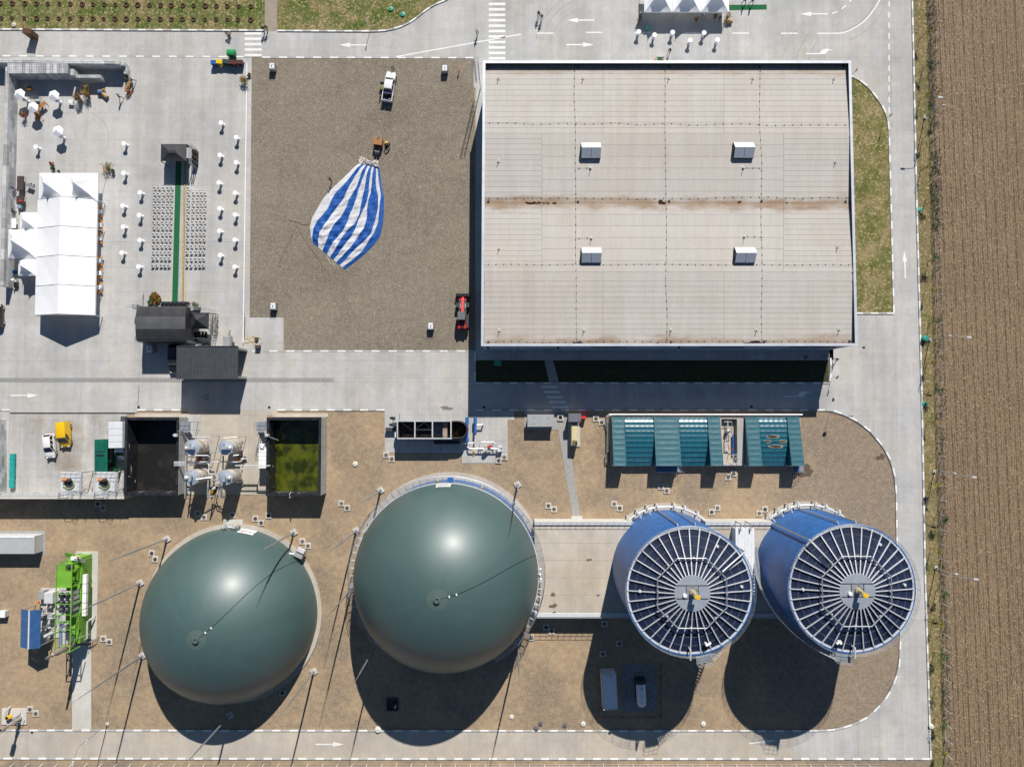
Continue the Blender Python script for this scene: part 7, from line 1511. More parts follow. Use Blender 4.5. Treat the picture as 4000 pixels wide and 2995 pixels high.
# cocktail tables in stretch covers
b = MB(); b.lathe([(.40, 1.1), (.40, 1.06)], 24); b.disc((0, 0, 1.1), .40, 24); ctop = b.mesh('table_top', mat('stretch_white', (.84, .84, .84), (.8, .8, .8), 2, .6), True)
cov = MB().lathe([(.395, 1.08), (.22, .85), (.17, .55), (.2, .25), (.30, .02)], 24, mod=lambda i, j: (.05 * max(0, math.cos(4 * 2 * math.pi * i / 24)) * (j / 4) ** 2)).mesh('cover_skirt', M_CLOTH, True)
cleg = MB().cyl((0, 0, 0), .03, 1.05, 8).mesh('stem', M_STEEL)
def cocktail(u, v, label, group):
 c = G(u, v, 1.1); T = thing('cocktail_table', label, 'cocktail table', (c.x, c.y, ZC), random.uniform(0, 6.28), group); inst('table_top', ctop, T); inst('cover_skirt', cov, T); inst('stem', cleg, T); return T
ta = [(1068, 1238), (1066, 1493)]; t1_ = [(x / 2.208, y / 2.208) for x, y in ((1906, 1060), (2038, 1185), (1897, 1338), (2037, 1402), (1887, 1575))]
t2_ = [(x / 2.208, 750 + y / 2.208) for x, y in ((2028, 8), (1895, 142), (2028, 195), (1892, 335), (2025, 412), (1900, 544), (2025, 645))]
t3_ = [(x / 2.208, y / 2.208) for x, y in ta] + [(x / 2.208, 750 + y / 2.208) for x, y in ((1207, 5), (1058, 118), (1200, 200), (1062, 300), (1205, 415), (1050, 524), (1195, 643))]
for inner in (True, False):
 for i, (u, v) in enumerate(sorted([q for q in t1_ + t2_ if (q[0] < 880) == inner], key=lambda q: -q[1])): cocktail(u, v, 'white covered cocktail table, ' + ORD[i] + ' from the stage in the line ' + ('nearer the gravel side chairs' if inner else 'beside the parking line'), 'cocktail tables on the gravel side')
for inner in (True, False):
 for i, (u, v) in enumerate(sorted([q for q in t3_ if (q[0] < 510) == inner], key=lambda q: -q[1])): cocktail(u, v, 'white covered cocktail table, ' + ORD[i] + ' from the stage in the line ' + ('nearer the marquee' if inner else 'nearer the marquee side chairs'), 'cocktail tables on the marquee side')
cocktail(139.5, 574, 'white covered cocktail table alone near the block wall below the parasols', None)
for (u, v), l in zip(((96, 389), (222, 392), (238, 532)), ('beside the parasol closest to the block wall', 'beside the parasol in the terrace shade', 'beside the parasol standing apart')): cocktail(u, v, 'white covered cocktail table ' + l, None)
for i, (x, y) in enumerate(((1094, 275), (1230, 302), (1386, 280), (1538, 348), (1658, 284), (1773, 345))): cocktail(2000 + x / 2.208, y / 2.208, 'white covered cocktail table outside the lane tents, ' + ORD[5 - i] + ' from the curved lawn', 'cocktail tables outside the lane tents')
# chairs
M_CHAIR = mat('chair_white', (.74, .72, .69), (.66, .64, .61), 6, .5)
ch = {'seat': MB().bev((0, 0, .45), (.43, .42, .04), .01), 'backrest': MB().box((0, .22, .72), (.43, .04, .22), 0, R(-10)), 'leg': None}
fr = MB()
for s in (-1, 1): fr.tube((s * .2, .28, .85), (s * .2, -.2, 0), .014, 5); fr.tube((s * .2, .2, 0), (s * .2, -.18, .45), .014, 5)
fr.tube((-.2, .27, .84), (.2, .27, .84), .014, 5); fr.tube((-.2, -.1, .2), (.2, -.1, .2), .012, 5)
chm = {k: v.mesh(k, M_CHAIR) for k, v in ch.items() if v}; chm['folding_frame'] = fr.mesh('folding_frame', M_CHAIR)
def chair(u, v, label, group):
 c = G(u, v, .45); T = thing('folding_chair', label, 'chair', (c.x, c.y, ZC), jit(.08), group)
 for k, me in chm.items(): inst(k, me, T)
S_ = 2.643
def rowx(a, c, t): return [x0 + (x1 - x0) * t for x0, x1 in zip(a, c)]
ys = (90, 150, 207, 265, 322, 382, 445, 500, 565, 628, 690, 755, 815, 890)
for y in ys:
 for x in rowx((115, 158, 205, 252, 293), (95, 137, 182, 222, 262), (y - 90) / 805): chair(560 + x / S_ + jit(.5), 700 + (y - 4) / S_ + jit(.5), 'white folding chair, ' + ORD[13 - ys.index(y)] + ' row from the stage, marquee side of the carpet', 'marquee side chairs, ' + ORD[13 - ys.index(y)] + ' row')
for i, y in enumerate((92, 145, 205, 262, 320, 378, 442, 500, 562, 625, 690, 752, 825, 890)):
 xs = rowx((462, 515, 558, 598, 635), (447, 490, 537, 580, 618), max(0, (y - 145) / 750))
 for x in (xs[:1] if i == 0 else xs): chair(560 + x / S_ + jit(.5), 700 + (y - 4) / S_ + jit(.5), 'single folding chair beyond the last row, gravel side of the carpet' if i == 0 else 'white folding chair, ' + ORD[13 - i] + ' row from the stage, gravel side of the carpet', None if i == 0 else 'gravel side chairs, ' + ORD[13 - i] + ' row')
# carpet and cable guard
M_CARPET = mat('green_carpet', (.005, .095, .03), (.006, .12, .038), 8, .95)
def carpet(pix, label): c = MB(); c.prism(GP(pix, .05), ZC + .001, ZC + .018); return tag(c.put('carpet', M_CARPET), label, 'carpet')
carpet([(687, 622), (709, 622), (694, 1180), (672, 1180)], 'long green carpet running from the black canopy to the stage'); carpet([(2848, 20), (2995, 19), (2995, 38), (2849, 41)], 'green carpet strip leading to the lane tents'); carpet([(2567, 223), (2592, 223), (2592, 237), (2567, 237)], 'small green mat between rope posts at the hall edge')
CGd = thing('cable_guard', 'yellow and black cable protector laid beside the green carpet', 'cable guard', tuple(G(719, 900))); 
a, c = G(723, 634), G(714.5, 1175); n = 26
for k in range(n):
 s, e = a.lerp(c, (k + .02) / n), a.lerp(c, (k + .98) / n); m_ = (s + e) / 2; rz = math.atan2((e - s).y, (e - s).x)
 o = MB().box((m_.x, m_.y, ZC + .03), ((e - s).length, .26, .05), rz).put('guard_segment', M_BLACK, CGd); MB().box((m_.x, m_.y, ZC + .06), ((e - s).length * .97, .15, .02), rz).put('guard_lid', M_YELLOW, o)
# ================================================================ PARASOLS
def parasol(u, v, label):
 c = G(u, v, 2.35); T = thing('parasol', label, 'parasol', (c.x, c.y, ZC), R(20), 'white hexagonal parasols'); r = 1.0
 for k in range(6):
  a0, a1 = R(60 * k), R(60 * k + 60); MB().add([(r * math.cos(a0), r * math.sin(a0), 1.9), (r * math.cos(a1), r * math.sin(a1), 1.9), (r * .5 * math.cos(a1), r * .5 * math.sin(a1), 2.14), (r * .5 * math.cos(a0), r * .5 * math.sin(a0), 2.14), (0, 0, 2.35)], [(0, 1, 2, 3), (3, 2, 4)]).put('canopy_panel', M_TENT, T, local=True)
  MB().tube((0, 0, 2.3), (r * math.cos(a0), r * math.sin(a0), 1.88), .012, 4).put('rib', M_STEEL, T, local=True)
 MB().tube((0, 0, 0), (0, 0, 2.42), .025, 6).put('pole', M_STEEL, T, local=True); MB().box((0, 0, .04), (.6, .6, .08)).put('base', M_CONC, T, local=True); MB().ball((0, 0, 2.42), .04, 6, 4).put('finial', M_DARK, T, local=True)
parasol(70, 364.5, 'white parasol closest to the block wall'); parasol(204, 370, 'white parasol at the edge of the terrace shade'); parasol(122.5, 416, 'white parasol over the angled wooden tables'); parasol(220, 509, 'white parasol standing apart from the others')
def wtable(u, v, rz, label, L=1.8):
 c = G(u, v, .8); T = thing('wooden_table', label, 'table', (c.x, c.y, ZC), rz, 'orange wooden tables')
 for k in range(4): MB().bev((0, -.27 + .18 * k, .78), (L, .17, .04), .008).put('plank', M_WOOD, T, local=True)
 for x in (-L / 2 + .1, L / 2 - .1):
  b = MB(); b.tube((x, -.3, 0), (x, -.3, .76), .025, 5); b.tube((x, .3, 0), (x, .3, .76), .025, 5); b.tube((x, -.3, .03), (x, .3, .03), .025, 5); b.put('leg_frame', M_BLACK, T, local=True)
wtable(161, 413, R(40), 'orange wooden table with a dark plant pot on it'); wtable(146, 451, R(-62), 'orange wooden table angled below the parasol')
# ================================================================ BINS
def bin_(u, v, m, label, group):
 c = G(u, v, 1.0); T = thing('wheelie_bin', label, 'bin', (c.x, c.y, ZC), jit(.1), group)
 b = MB(); b.add([(-.22, -.25, .08), (.22, -.25, .08), (.22, .25, .08), (-.22, .25, .08), (-.27, -.33, .95), (.27, -.33, .95), (.27, .33, .95), (-.27, .33, .95)], [(3, 2, 1, 0), (0, 1, 5, 4), (1, 2, 6, 5), (2, 3, 7, 6), (3, 0, 4, 7), (4, 5, 6, 7)]); b.put('body', m, T, local=True)
 MB().bev((0, -.02, 1.0), (.57, .74, .1), .05).put('lid', m, T, local=True); MB().tube((-.22, .38, .98), (.22, .38, .98), .02, 5).put('handle', m, T, local=True)
 for s in (-1, 1): b = MB(); b.tube((s * .2, .26, .1), (s * .26, .26, .1), .1, 10); b.put('wheel', M_BLACK, T, local=True)
BR_ = flat('bin_brown', (.075, .02, .015), .5); BG = flat('bin_green', (.008, .05, .045), .5); BB = flat('bin_blue', (.01, .09, .30), .5); BY = flat('bin_yellow', (.75, .48, .0), .45)
bl_ = [(829, 244, BB, 'blue wheelie bin at the outer end of the bin row'), (839, 244, BB, 'blue wheelie bin touching the yellow bins'), (850, 241, BY, 'larger yellow wheelie bin beside the blue ones'), (863, 242.5, BY, 'smaller yellow wheelie bin beside the green ones'), (874, 240, BG, 'dark green wheelie bin beside the yellow one'), (884, 241, BG, 'dark green wheelie bin beside the brown ones')]
for u, v, m, l in bl_: bin_(u, v, m, l, 'wheelie bins in a row')
for i, u in enumerate((895, 907, 917, 930, 941)): bin_(u, 243 + (2.5 if i == 2 else 0), BR_, 'brown wheelie bin in the row, ' + ORD[i] + ' from the green bins', 'brown wheelie bins')
c = G(901, 204, 1.3); DP = thing('dumpster', 'green waste container standing in the lane by the crossing', 'dumpster', (c.x, c.y, ZC), R(-2))
b = MB(); b.add([(-.58, -.42, .2), (.58, -.42, .2), (.58, .42, .2), (-.58, .42, .2), (-.68, -.55, 1.15), (.68, -.55, 1.15), (.68, .55, 1.15), (-.68, .55, 1.15)], [(3, 2, 1, 0), (0, 1, 5, 4), (1, 2, 6, 5), (2, 3, 7, 6), (3, 0, 4, 7)]); b.put('body', M_GREENP, DP, local=True)
b = MB(); b.lathe([(.56, -.7), (.56, .7)], 16, a0=0, a1=math.pi); b.v = [(z, x, y * .35 + 1.15) for x, y, z in b.v]; b.put('lid', flat('dump_green', (.015, .26, .08), .45), DP, True, local=True)
for x in (-.5, .5):
 for y in (-.35, .35): MB().tube((x - .03, y, .1), (x + .03, y, .1), .1, 10).put('castor', M_BLACK, DP, local=True)
for s in (-1, 1): MB().tube((s * .7, 0, 1.05), (s * .85, 0, 1.05), .04, 6).put('trunnion', M_STEEL, DP, local=True)
c = G(105, 122, 2.0); KC = thing('wooden_cabinet', 'tall dark brown wooden cabinet standing at the lane kerb', 'cabinet', (c.x, c.y, ZC), R(-4))
M_BRW = mat('brown_boards', (.11, .045, .022), (.075, .03, .016), 3, .6, stretch=(4, 4, .4), world=False)
for k in range(5): MB().box((-.56 + .28 * k, -.38, .98), (.27, .04, 1.9)).put('board', M_BRW, KC, local=True)
MB().box((0, .02, .98), (1.36, .74, 1.86)).put('body', M_BRW, KC, local=True); MB().bev((0, 0, 1.98), (1.55, .9, .1), .03).put('top', M_BRW, KC, local=True); MB().box((.5, -.42, 1.0), (.05, .04, .2)).put('handle', M_STEEL, KC, local=True)

# ================================================================ BLACK CANOPY AND STAGE
M_BTENT = mat('black_fabric', (.022, .023, .026), (.03, .031, .035), .8, .6, bump=.3, bscale=1.2)
M_BTENT2 = mat('grey_mesh_fabric', (.06, .062, .065), (.085, .085, .085), .5, .65, bump=.2, bscale=1.5)
def truss(pts, parent, wd=.3, m=None, name='truss'):
 b = MB(); P = [Vector(p) for p in pts]
 for a, c in zip(P, P[1:]):
  d = (c - a).normalized(); s = d.cross(Vector((0, 0, 1))); s = s.normalized() if s.length > .1 else Vector((1, 0, 0)); t = d.cross(s).normalized(); h = wd / 2
  ch_ = [s * h + t * h, s * h - t * h, -s * h + t * h, -s * h - t * h]
  for o in ch_: b.tube(a + o, c + o, .025, 4)
  n = max(2, round((c - a).length / .45))
  for i in range(n):
   p, q = a.lerp(c, i / n), a.lerp(c, (i + 1) / n)
   b.tube(p + ch_[i % 2], q + ch_[(i + 1) % 2], .014, 4); b.tube(p + ch_[2 + i % 2], q + ch_[2 + (i + 1) % 2], .014, 4); b.tube(p + ch_[0 if i % 2 else 2], q + ch_[2 if i % 2 else 0], .014, 4)
 return b.put(name, m or M_STEEL, parent)
p, q = G(629, 564, 2.7), G(728, 630, 2.7); x0, x1, y0, y1 = p.x, q.x, q.y, p.y
CN = thing('black_canopy', 'small black canopy over the head of the green carpet', 'canopy', ((x0 + x1) / 2, (y0 + y1) / 2, ZC))
xm, ym = (x0 + x1) / 2, (y0 + y1) / 2
for k, (a, c) in enumerate((((x0, y0), (x1, y0)), ((x1, y0), (x1, y1)), ((x1, y1), (x0, y1)), ((x0, y1), (x0, y0)))):
 def P(u, v): bx, by = a[0] + (c[0] - a[0]) * u, a[1] + (c[1] - a[1]) * u; tx, ty = xm + (bx - xm) * .3, ym + (by - ym) * .15; return (bx + (tx - bx) * v, by + (ty - by) * v, 2.7 + .55 * v - .06 * math.sin(math.pi * v))
 MB().grid(P, 8, 6).put('canopy_panel', M_BTENT, CN, True)
 MB().bb(a[0] - .05, a[0] + .05, a[1] - .05, a[1] + .05, ZC, 2.7).put('post', M_DARK, CN)
MB().sheet([(xm + (x - xm) * .3, ym + (y - ym) * .15) for x, y in ((x0, y0), (x1, y0), (x1, y1), (x0, y1))], 3.25).put('canopy_top', M_BTENT, CN)
MB().bb(x0 - .03, x1 + .03, y1, y1 + .04, 1.2, 2.7).put('back_curtain', M_BTENT, CN)
p = G(750, 600, 1.2); 
truss([(x1 + .5, y1, 2.4), (x1 + .5, y0 - .3, 2.4)], CN); truss([(x1 + .5, y0 - .3, ZC), (x1 + .5, y0 - .3, 2.4)], CN); truss([(x1 + .5, y1, ZC), (x1 + .5, y1, 2.4)], CN)
for k in range(3): MB().bev((x1 + .5, y1 - .7 - .9 * k, .65), (.7, .7, 1.2), .03).put('speaker_case', M_BLACK, CN)
# stage
hs0 = 4.3; p, q = G(537, 1197, hs0), G(728, 1332, hs0); x0, x1, y0, y1 = p.x, q.x, q.y, p.y
SG = thing('stage', 'covered black stage with arched fabric roof at the end of the carpet', 'stage', ((x0 + x1) / 2, (y0 + y1) / 2, ZC))
MB().bb(x0 + .3, x1 - .1, y0 + .3, y1 - .2, ZC, 1.0).put('deck', M_BLACK, SG)
zz = lambda t: hs0 + .55 * math.sin(math.pi * min(1, max(0, t))) ** .7
for i, (t0, t1, m) in enumerate(((0, .3, M_BTENT), (.3, .66, M_BTENT2), (.66, 1, M_BTENT))):
 n = 4
 b = MB(); b.grid(lambda u, v: (x0 + (x1 - x0) * u, y1 + (y0 - y1) * (t0 + (t1 - t0) * v), zz(t0 + (t1 - t0) * v) - .05 * abs(math.sin(u * 12)) * (.3 + .7 * math.sin(math.pi * v))), 24, 10); b.f = [f[::-1] for f in b.f]; b.put('roof_fabric', m, SG, True)
for x in (x0 + .02, x1 - .02):
 b = MB(); pr = [(x, y1 + (y0 - y1) * k / 10, zz(k / 10) - .04) for k in range(11)] + [(x, y0, 1.0), (x, y1, 3.0)]; b.add(pr, [tuple(range(13))]); b.put('side_wall', M_BTENT, SG)
MB().bb(x0, x1, y0 - .02, y0 + .04, .9, hs0).put('back_wall', M_BTENT, SG)
for x in (x0, x1):
 for y in (y0, y1): truss([(x, y, ZC), (x, y, hs0 - .05)], SG, .28)
truss([(x0 - 1.6, y1 + .1, hs0 - .2), (x0, y1 + .1, hs0 - .2)], SG); truss([(x1, y1 + .1, hs0 - .2), (x1 + 4.2, y1 - .6, 3.0)], SG); truss([(x0 - .5, y0 + 3.2, ZC), (x0 - .3, y0 + .3, 3.0)], SG, .2)
p, q = G(627.5, 1178, 1.0), G(732, 1197, 1.0); MB().bb(p.x, q.x, y1 - .2, p.y, ZC, 1.0).put('apron', M_BLACK, SG)
for k in range(6): u = 634 + 16.8 * k; c = G(u, 1184, 1.05); MB().box((c.x, c.y, 1.08), (.3, .25, .16), .2).put('stage_light', M_DARK, SG)
c = G(524, 1196, 2.0); SPK = thing('speaker_stack', 'grey speaker box on a stand at the stage edge', 'speaker', (c.x, c.y, ZC)); MB().bev((0, 0, 1.5), (.8, .75, 1.0), .03).put('cabinet', M_GREYP, SPK, local=True); MB().tube((0, 0, 0), (0, 0, 1.0), .05, 6).put('stand', M_DARK, SPK, local=True); MB().box((0, 0, .03), (.7, .7, .06)).put('foot', M_DARK, SPK, local=True)
railing([(x0 - .25, y1 - 1.0, ZC), (x0 - 1.6, y1 - 1.0, ZC), (x0 - 1.6, y1 - 2.2, ZC)], 1.1, SG, M_STEEL, .4)
# black technician pavilion
p, q = G(747, 1221, 2.8), G(816, 1285, 2.8); x0, x1, y0, y1 = p.x, q.x, q.y, p.y; xm, ym = (x0 + x1) / 2, (y0 + y1) / 2
BP = thing('black_pavilion', 'black pyramid tent beside the stage', 'tent', (xm, ym, ZC))
for (a, c) in (((x0, y0), (x1, y0)), ((x1, y0), (x1, y1)), ((x1, y1), (x0, y1)), ((x0, y1), (x0, y0))):
 MB().grid(lambda u, v: (a[0] + (c[0] - a[0]) * u + (xm - a[0] - (c[0] - a[0]) * u) * v * .98, a[1] + (c[1] - a[1]) * u + (ym - a[1] - (c[1] - a[1]) * u) * v * .98, 2.8 + 1.3 * v - .1 * math.sin(math.pi * v)), 6, 6).put('canopy_panel', M_BTENT, BP, True)
 MB().tube((*a, ZC), (*a, 2.8), .04, 5).put('leg', M_DARK, BP)
MB().bb(x0 + .1, x0 + .2, y0, y1, .2, 2.8).put('side_curtain', M_BTENT, BP)
p, q = G(818, 1224, 1.6), G(838, 1294, 1.6); SCF = thing('scaffold_rack', 'black scaffold rack along the open side of the black pyramid tent', 'scaffold', ((p.x + q.x) / 2, (p.y + q.y) / 2, ZC))
for x in (p.x, q.x):
 for k in range(4): y = q.y + (p.y - q.y) * k / 3; MB().tube((x, y, ZC), (x, y, 2.0), .035, 5).put('upright', M_DARK, SCF)
for z in (.5, 1.2, 1.95):
 b = MB()
 for x in (p.x, q.x): b.tube((x, q.y, z), (x, p.y, z), .03, 5)
 for k in range(8): y = q.y + (p.y - q.y) * k / 7; b.tube((p.x, y, z), (q.x, y, z), .025, 5)
 b.put('shelf_frame', M_STEEL if z > 1.5 else M_DARK, SCF)
p, q = G(750, 1287, 1.0), G(800, 1340, 1.0); RP = thing('stage_ramp', 'dark stage steps with steel handrails behind the pyramid tent', 'steps', ((p.x + q.x) / 2, (p.y + q.y) / 2, ZC))
for k in range(5): MB().bb(p.x + .45 * k, p.x + .45 * k + .43, q.y + .8, p.y - .3, .9 - .18 * k, .96 - .18 * k).put('tread', M_BLACK, RP)
for y in (q.y + .8, p.y - .3): railing([(p.x, y, .9), (p.x + 2.3, y, .1)], 1.0, RP, M_STEEL, .7)
c = G(885, 1332, 1.6); GT = thing('trailer_generator', 'grey box generator trailer above the shed roof', 'generator', (c.x, c.y, ZC))
MB().bev((0, 0, 1.05), (1.15, 1.75, 1.3), .05).put('housing', M_GREYP, GT, local=True)
for k in range(3): MB().box((0, -.5 + .45 * k, 1.71), (1.0, .04, .02)).put('lid_seam', M_DARK, GT, local=True)
MB().pipe([(-.3, .88, .5), (0, 1.6, .5), (0, 2.0, .5)], .04, 5).put('drawbar', M_DARK, GT, local=True); MB().pipe([(.3, .88, .5), (0, 1.6, .5)], .04, 5).put('drawbar', M_DARK, GT, local=True); MB().tube((0, 1.9, 0), (0, 1.9, .6), .04, 6).put('jockey_leg', M_DARK, GT, local=True)
wheels(GT, .33, .2, [(-.68, -.4), (.72, -.4)])
for u, v, w_, l, m in ((773, 1348, .95, 'white equipment case against the shed wall', M_WHITE), (802, 1348, 1.05, 'black flight case against the shed wall', M_DARK), (1005, 1355, .85, 'black welding machine box on the concrete notch', M_DARK)):
 c = G(u, v, .7); T = thing('equipment_case', l, 'case', (c.x, c.y, ZC), jit(.05)); MB().bev((0, 0, .34), (w_, .55, .66), .03).put('body', m, T, local=True); MB().bev((0, 0, .7), (w_ * .96, .5, .06), .02).put('lid', m, T, local=True); MB().box((0, -.29, .45), (.2, .04, .05)).put('handle', M_STEEL, T, local=True)
c = G(985, 1328); CL = MB()
for k, (ox, oy, r) in enumerate(((.3, .2, .55), (.1, .1, .5), (1.0, -.2, .75), (-.9, -.1, .45))):
 CL.pipe([(c.x + ox + r * math.cos(t / 16 * 6.28) * 1.1, c.y + oy + r * math.sin(t / 16 * 6.28) * .9, ZC + .03 + .01 * k) for t in range(17)], .03, 5)
tag(CL.put('cable_coil', M_YELLOW), 'coils of yellow cable on the concrete notch', 'cable')
c = G(1002, 1324, .3); CD = thing('cable_drum', 'small black cable drum among yellow coils', 'cable drum', (c.x, c.y, ZC)); MB().lathe([(.32, 0), (.32, .05), (.18, .06), (.18, .3), (.32, .31), (.32, .36), (0, .36)], 18).put('spool', M_DARK, CD, local=True); MB().lathe([(.26, .07), (.28, .18), (.26, .29)], 18).put('wound_cable', M_BLACK, CD, True, local=True)
b = MB(); b.pipe([(*G2(544, 1503), ZC + .03), (*G2(542, 1540), ZC + .03), (*G2(539, 1575), ZC + .03), (*G2(543, 1588), ZC + .03)], .03, 5); tag(b.put('loose_cable', M_DARK), 'dark cable lying across the yard to a floor drain', 'cable')

# ================================================================ GRILLS and kitchen corner
def grill(u0, v0, u1, v1, label, red=False):
 p, q = G(u0, v0, .9), G(u1, v1, .9); T = thing('barbecue_grill', label, 'grill', ((p.x + q.x) / 2, (p.y + q.y) / 2, ZC), 0, 'barbecue grills'); W, D = q.x - p.x, p.y - q.y
 MB().box((0, 0, .72), (W, D, .3)).put('fire_box', flat('grill_steel', (.07, .05, .045), .7), T, local=True); b = MB()
 for k in range(14): b.box((0, -D / 2 + D * (k + .5) / 14, .9), (W * .94, .03, .02))
 b.put('grate', mat('ash_grate', (.22, .18, .16), (.12, .09, .08), 5, .8), T, local=True)
 for x in (-W / 2 + .05, W / 2 - .05):
  for y in (-D / 2 + .05, D / 2 - .05): MB().tube((x, y, 0), (x, y, .6), .03, 5).put('leg', M_DARK, T, local=True)
 if red: MB().lathe([(0, .2), (.2, .15), (.22, 0)], 10, (.2, -.2, .9)).put('pot', M_RED, T, True, local=True)
grill(67, 688, 89, 743, 'long charcoal grill by the block wall'); grill(64, 766, 91, 797, 'shorter charcoal grill with a red pot', True)
for u, v, w_, d, h, l, m in ((74, 806, .7, .65, .8, 'grey-blue cool box below the grills', flat('cool_blue', (.25, .32, .42), .5)), (52, 1061, .45, .6, .6, 'blue crate against the block wall', M_BLUEP), (60, 1112, .6, 1.0, .5, 'pile of black bags near the small tent', M_BLACK)):
 c = G(u, v, h); T = thing('storage_box', l, 'box', (c.x, c.y, ZC), jit(.2)); MB().bev((0, 0, h * .44), (w_, d, h * .88), .05).put('body', m, T, local=True); MB().bev((0, 0, h * .94), (w_ * .98, d * .96, h * .12), .03).put('lid', m, T, local=True)
c = G(54, 872, .8); WT = thing('serving_table', 'white serving table against the block wall', 'table', (c.x, c.y, ZC)); MB().bev((0, 0, .76), (.78, 1.75, .05), .01).put('table_top', M_WHITE, WT, local=True)
for x in (-.32, .32):
 for y in (-.8, .8): MB().tube((x, y, 0), (x, y, .74), .025, 5).put('leg', M_STEEL, WT, local=True)
c = G(115, 725, .8); CRT = thing('hand_cart', 'grey steel hand cart near the grills', 'cart', (c.x, c.y, ZC), R(-20)); MB().box((0, 0, .62), (1.2, .5, .3)).put('tray', M_STEEL, CRT, local=True); MB().tube((-.6, 0, .75), (-.95, 0, .95), .03, 5).put('handle', M_DARK, CRT, local=True); wheels(CRT, .2, .08, [(.28, .35), (-.28, .35)]); MB().tube((-.4, 0, 0), (-.4, 0, .5), .03, 5).put('leg', M_DARK, CRT, local=True)
# rope posts at the hall edge and small A-board
for i, (u, v) in enumerate(((2564, 222), (2594, 222))):
 c = G(u, v, .95); T = thing('rope_post', 'brass rope post by the small green mat', 'rope post', (c.x, c.y, ZC), 0, 'rope posts'); MB().lathe([(.16, 0), (.16, .03), (.03, .06), (.025, .9), (.05, .95), (0, 1.0)], 12).put('stanchion', M_ORANGE, T, True, local=True); MB().pipe([(0, 0, .9), (0, -.4, .7), (0, -.8, .88)], .025, 5).put('rope', M_RED, T, local=True)
c = G(2529, 104, .8); AB = thing('menu_board', 'green folding board in the shade of the lane tents', 'board', (c.x, c.y, ZC), R(8))
for s in (-1, 1): MB().box((0, s * .2, .42), (.75, .03, .88), 0, s * R(22)).put('panel', M_TEALP, AB, local=True)
MB().tube((-.35, 0, .84), (.35, 0, .84), .02, 5).put('hinge', M_DARK, AB, local=True)

# ================================================================ DEFLATED BALLOON
Zb = lambda x, y: G(1200 + x / 1.983, 600 + y / 1.983)
Lc_ = [(418, 62), (360, 110), (300, 172), (240, 228), (180, 285), (128, 345), (80, 425), (38, 500), (22, 570), (28, 640), (45, 692)]
Rc_ = [(556, 95), (566, 160), (576, 250), (597, 340), (596, 440), (588, 545), (565, 640), (520, 705), (450, 775), (370, 842), (290, 898)]
def along(C, t):
 k = t * (len(C) - 1); i = min(len(C) - 2, int(k)); f = k - i; return (C[i][0] + (C[i + 1][0] - C[i][0]) * f, C[i][1] + (C[i + 1][1] - C[i][1]) * f)
c = G(1380, 830); BA = thing('balloon_envelope', 'deflated blue and white striped balloon envelope spread on the gravel', 'balloon', (c.x, c.y, .02))
M_BALB = mat('balloon_blue', (.012, .085, .33), (.010, .07, .28), 1.2, .6, bump=.8, bscale=3.4, stretch=(1, .6, 1), spec=.25); M_BALW = mat('balloon_white', (.58, .59, .62), (.50, .50, .51), .5, .6, bump=.8, bscale=3.6, stretch=(1, .6, 1), spec=.25); M_BALN = mat('balloon_nomex', (.62, .52, .36), (.7, .66, .58), 2, .7, bump=.8, bscale=4)
br = [0, .14, .25, .40, .495, .585, .665, .73, .865, .925, 1.0]; brt = [0, .16, .27, .36, .47, .56, .66, .74, .86, .92, 1.0]; bre = [0, .0, .17, .30, .44, .54, .64, .74, .84, .93, 1.0]
def sbreak(k, t):
 a, m, e = brt[k], br[k], bre[k]; w_ = 0 if k in (0, 10) else (.022 * math.sin(t * 8 + k * 2.1) + .012 * math.sin(t * 19 + k * 3.3)) * math.sin(math.pi * t); return w_ + (a + (m - a) * t / .5 if t < .5 else m + (e - m) * (t - .5) / .5)
def bal(s, t):
 l, r = along(Lc_, t), along(Rc_, t); p = Zb(l[0] + (r[0] - l[0]) * s, l[1] + (r[1] - l[1]) * s)
 edge = min(1, 6 * s, 6 * (1 - s), 8 * t + .15, 6 * (1 - t))
 w1 = math.sin(s * 31 + 4 * math.sin(t * 9)) * .03 + math.sin(s * 67 + t * 23) * .03 + math.sin(t * 61 + s * 14 + 2 * math.sin(s * 20)) * .035 * (.4 + t) + math.sin(t * 140 + s * 47) * .022
 return (p.x, p.y, .06 + max(0, edge) * (.38 + w1 * (1 + 1.2 * t)) + jit(.012))
for k in range(10):
 N, M = 8, 70; b = MB(); b.grid(lambda u, v: bal(sbreak(k, v) + (sbreak(k + 1, v) - sbreak(k, v)) * u, .02 + .98 * v), N, M); b.f = [f[::-1] for f in b.f]
 b.put('gore', M_BALB if k % 2 else M_BALW, BA, True)
b = MB(); b.grid(lambda u, v: (lambda p: (p[0] + jit(.06), p[1] + (1 - v) * 1.0 * (1 + .25 * math.sin(u * 9)) + jit(.06), .15 + .35 * abs(math.sin(u * 23 + v * 5)) * (1 - .4 * v)))(bal(.02 + .96 * u, .03)), 30, 6); b.put('mouth_skirt', M_BALN, BA, True)
b = MB(); b.grid(lambda u, v: (lambda p: (p.x + jit(.08), p.y + jit(.08), .2 + .35 * abs(math.sin(u * 14 + v * 9))))(Zb(440 + 118 * u, 40 + 45 * u + 28 * v)), 16, 5); b.put('mouth_bundle', M_BALW, BA, True)
b = MB()
for k in range(9): a_, c2 = Zb(140 + 15 * k, 790 + 12 * k), Zb(170 + 10 * k + jit(8), 850 + 6 * k + jit(14)); b.pipe([(a_.x, a_.y, .06), ((a_.x + c2.x) / 2 + jit(.2), (a_.y + c2.y) / 2, .04), (c2.x, c2.y, .04)], .025, 4)
b.put('crown_lines', flat('line_cream', (.6, .58, .4), .7), BA)
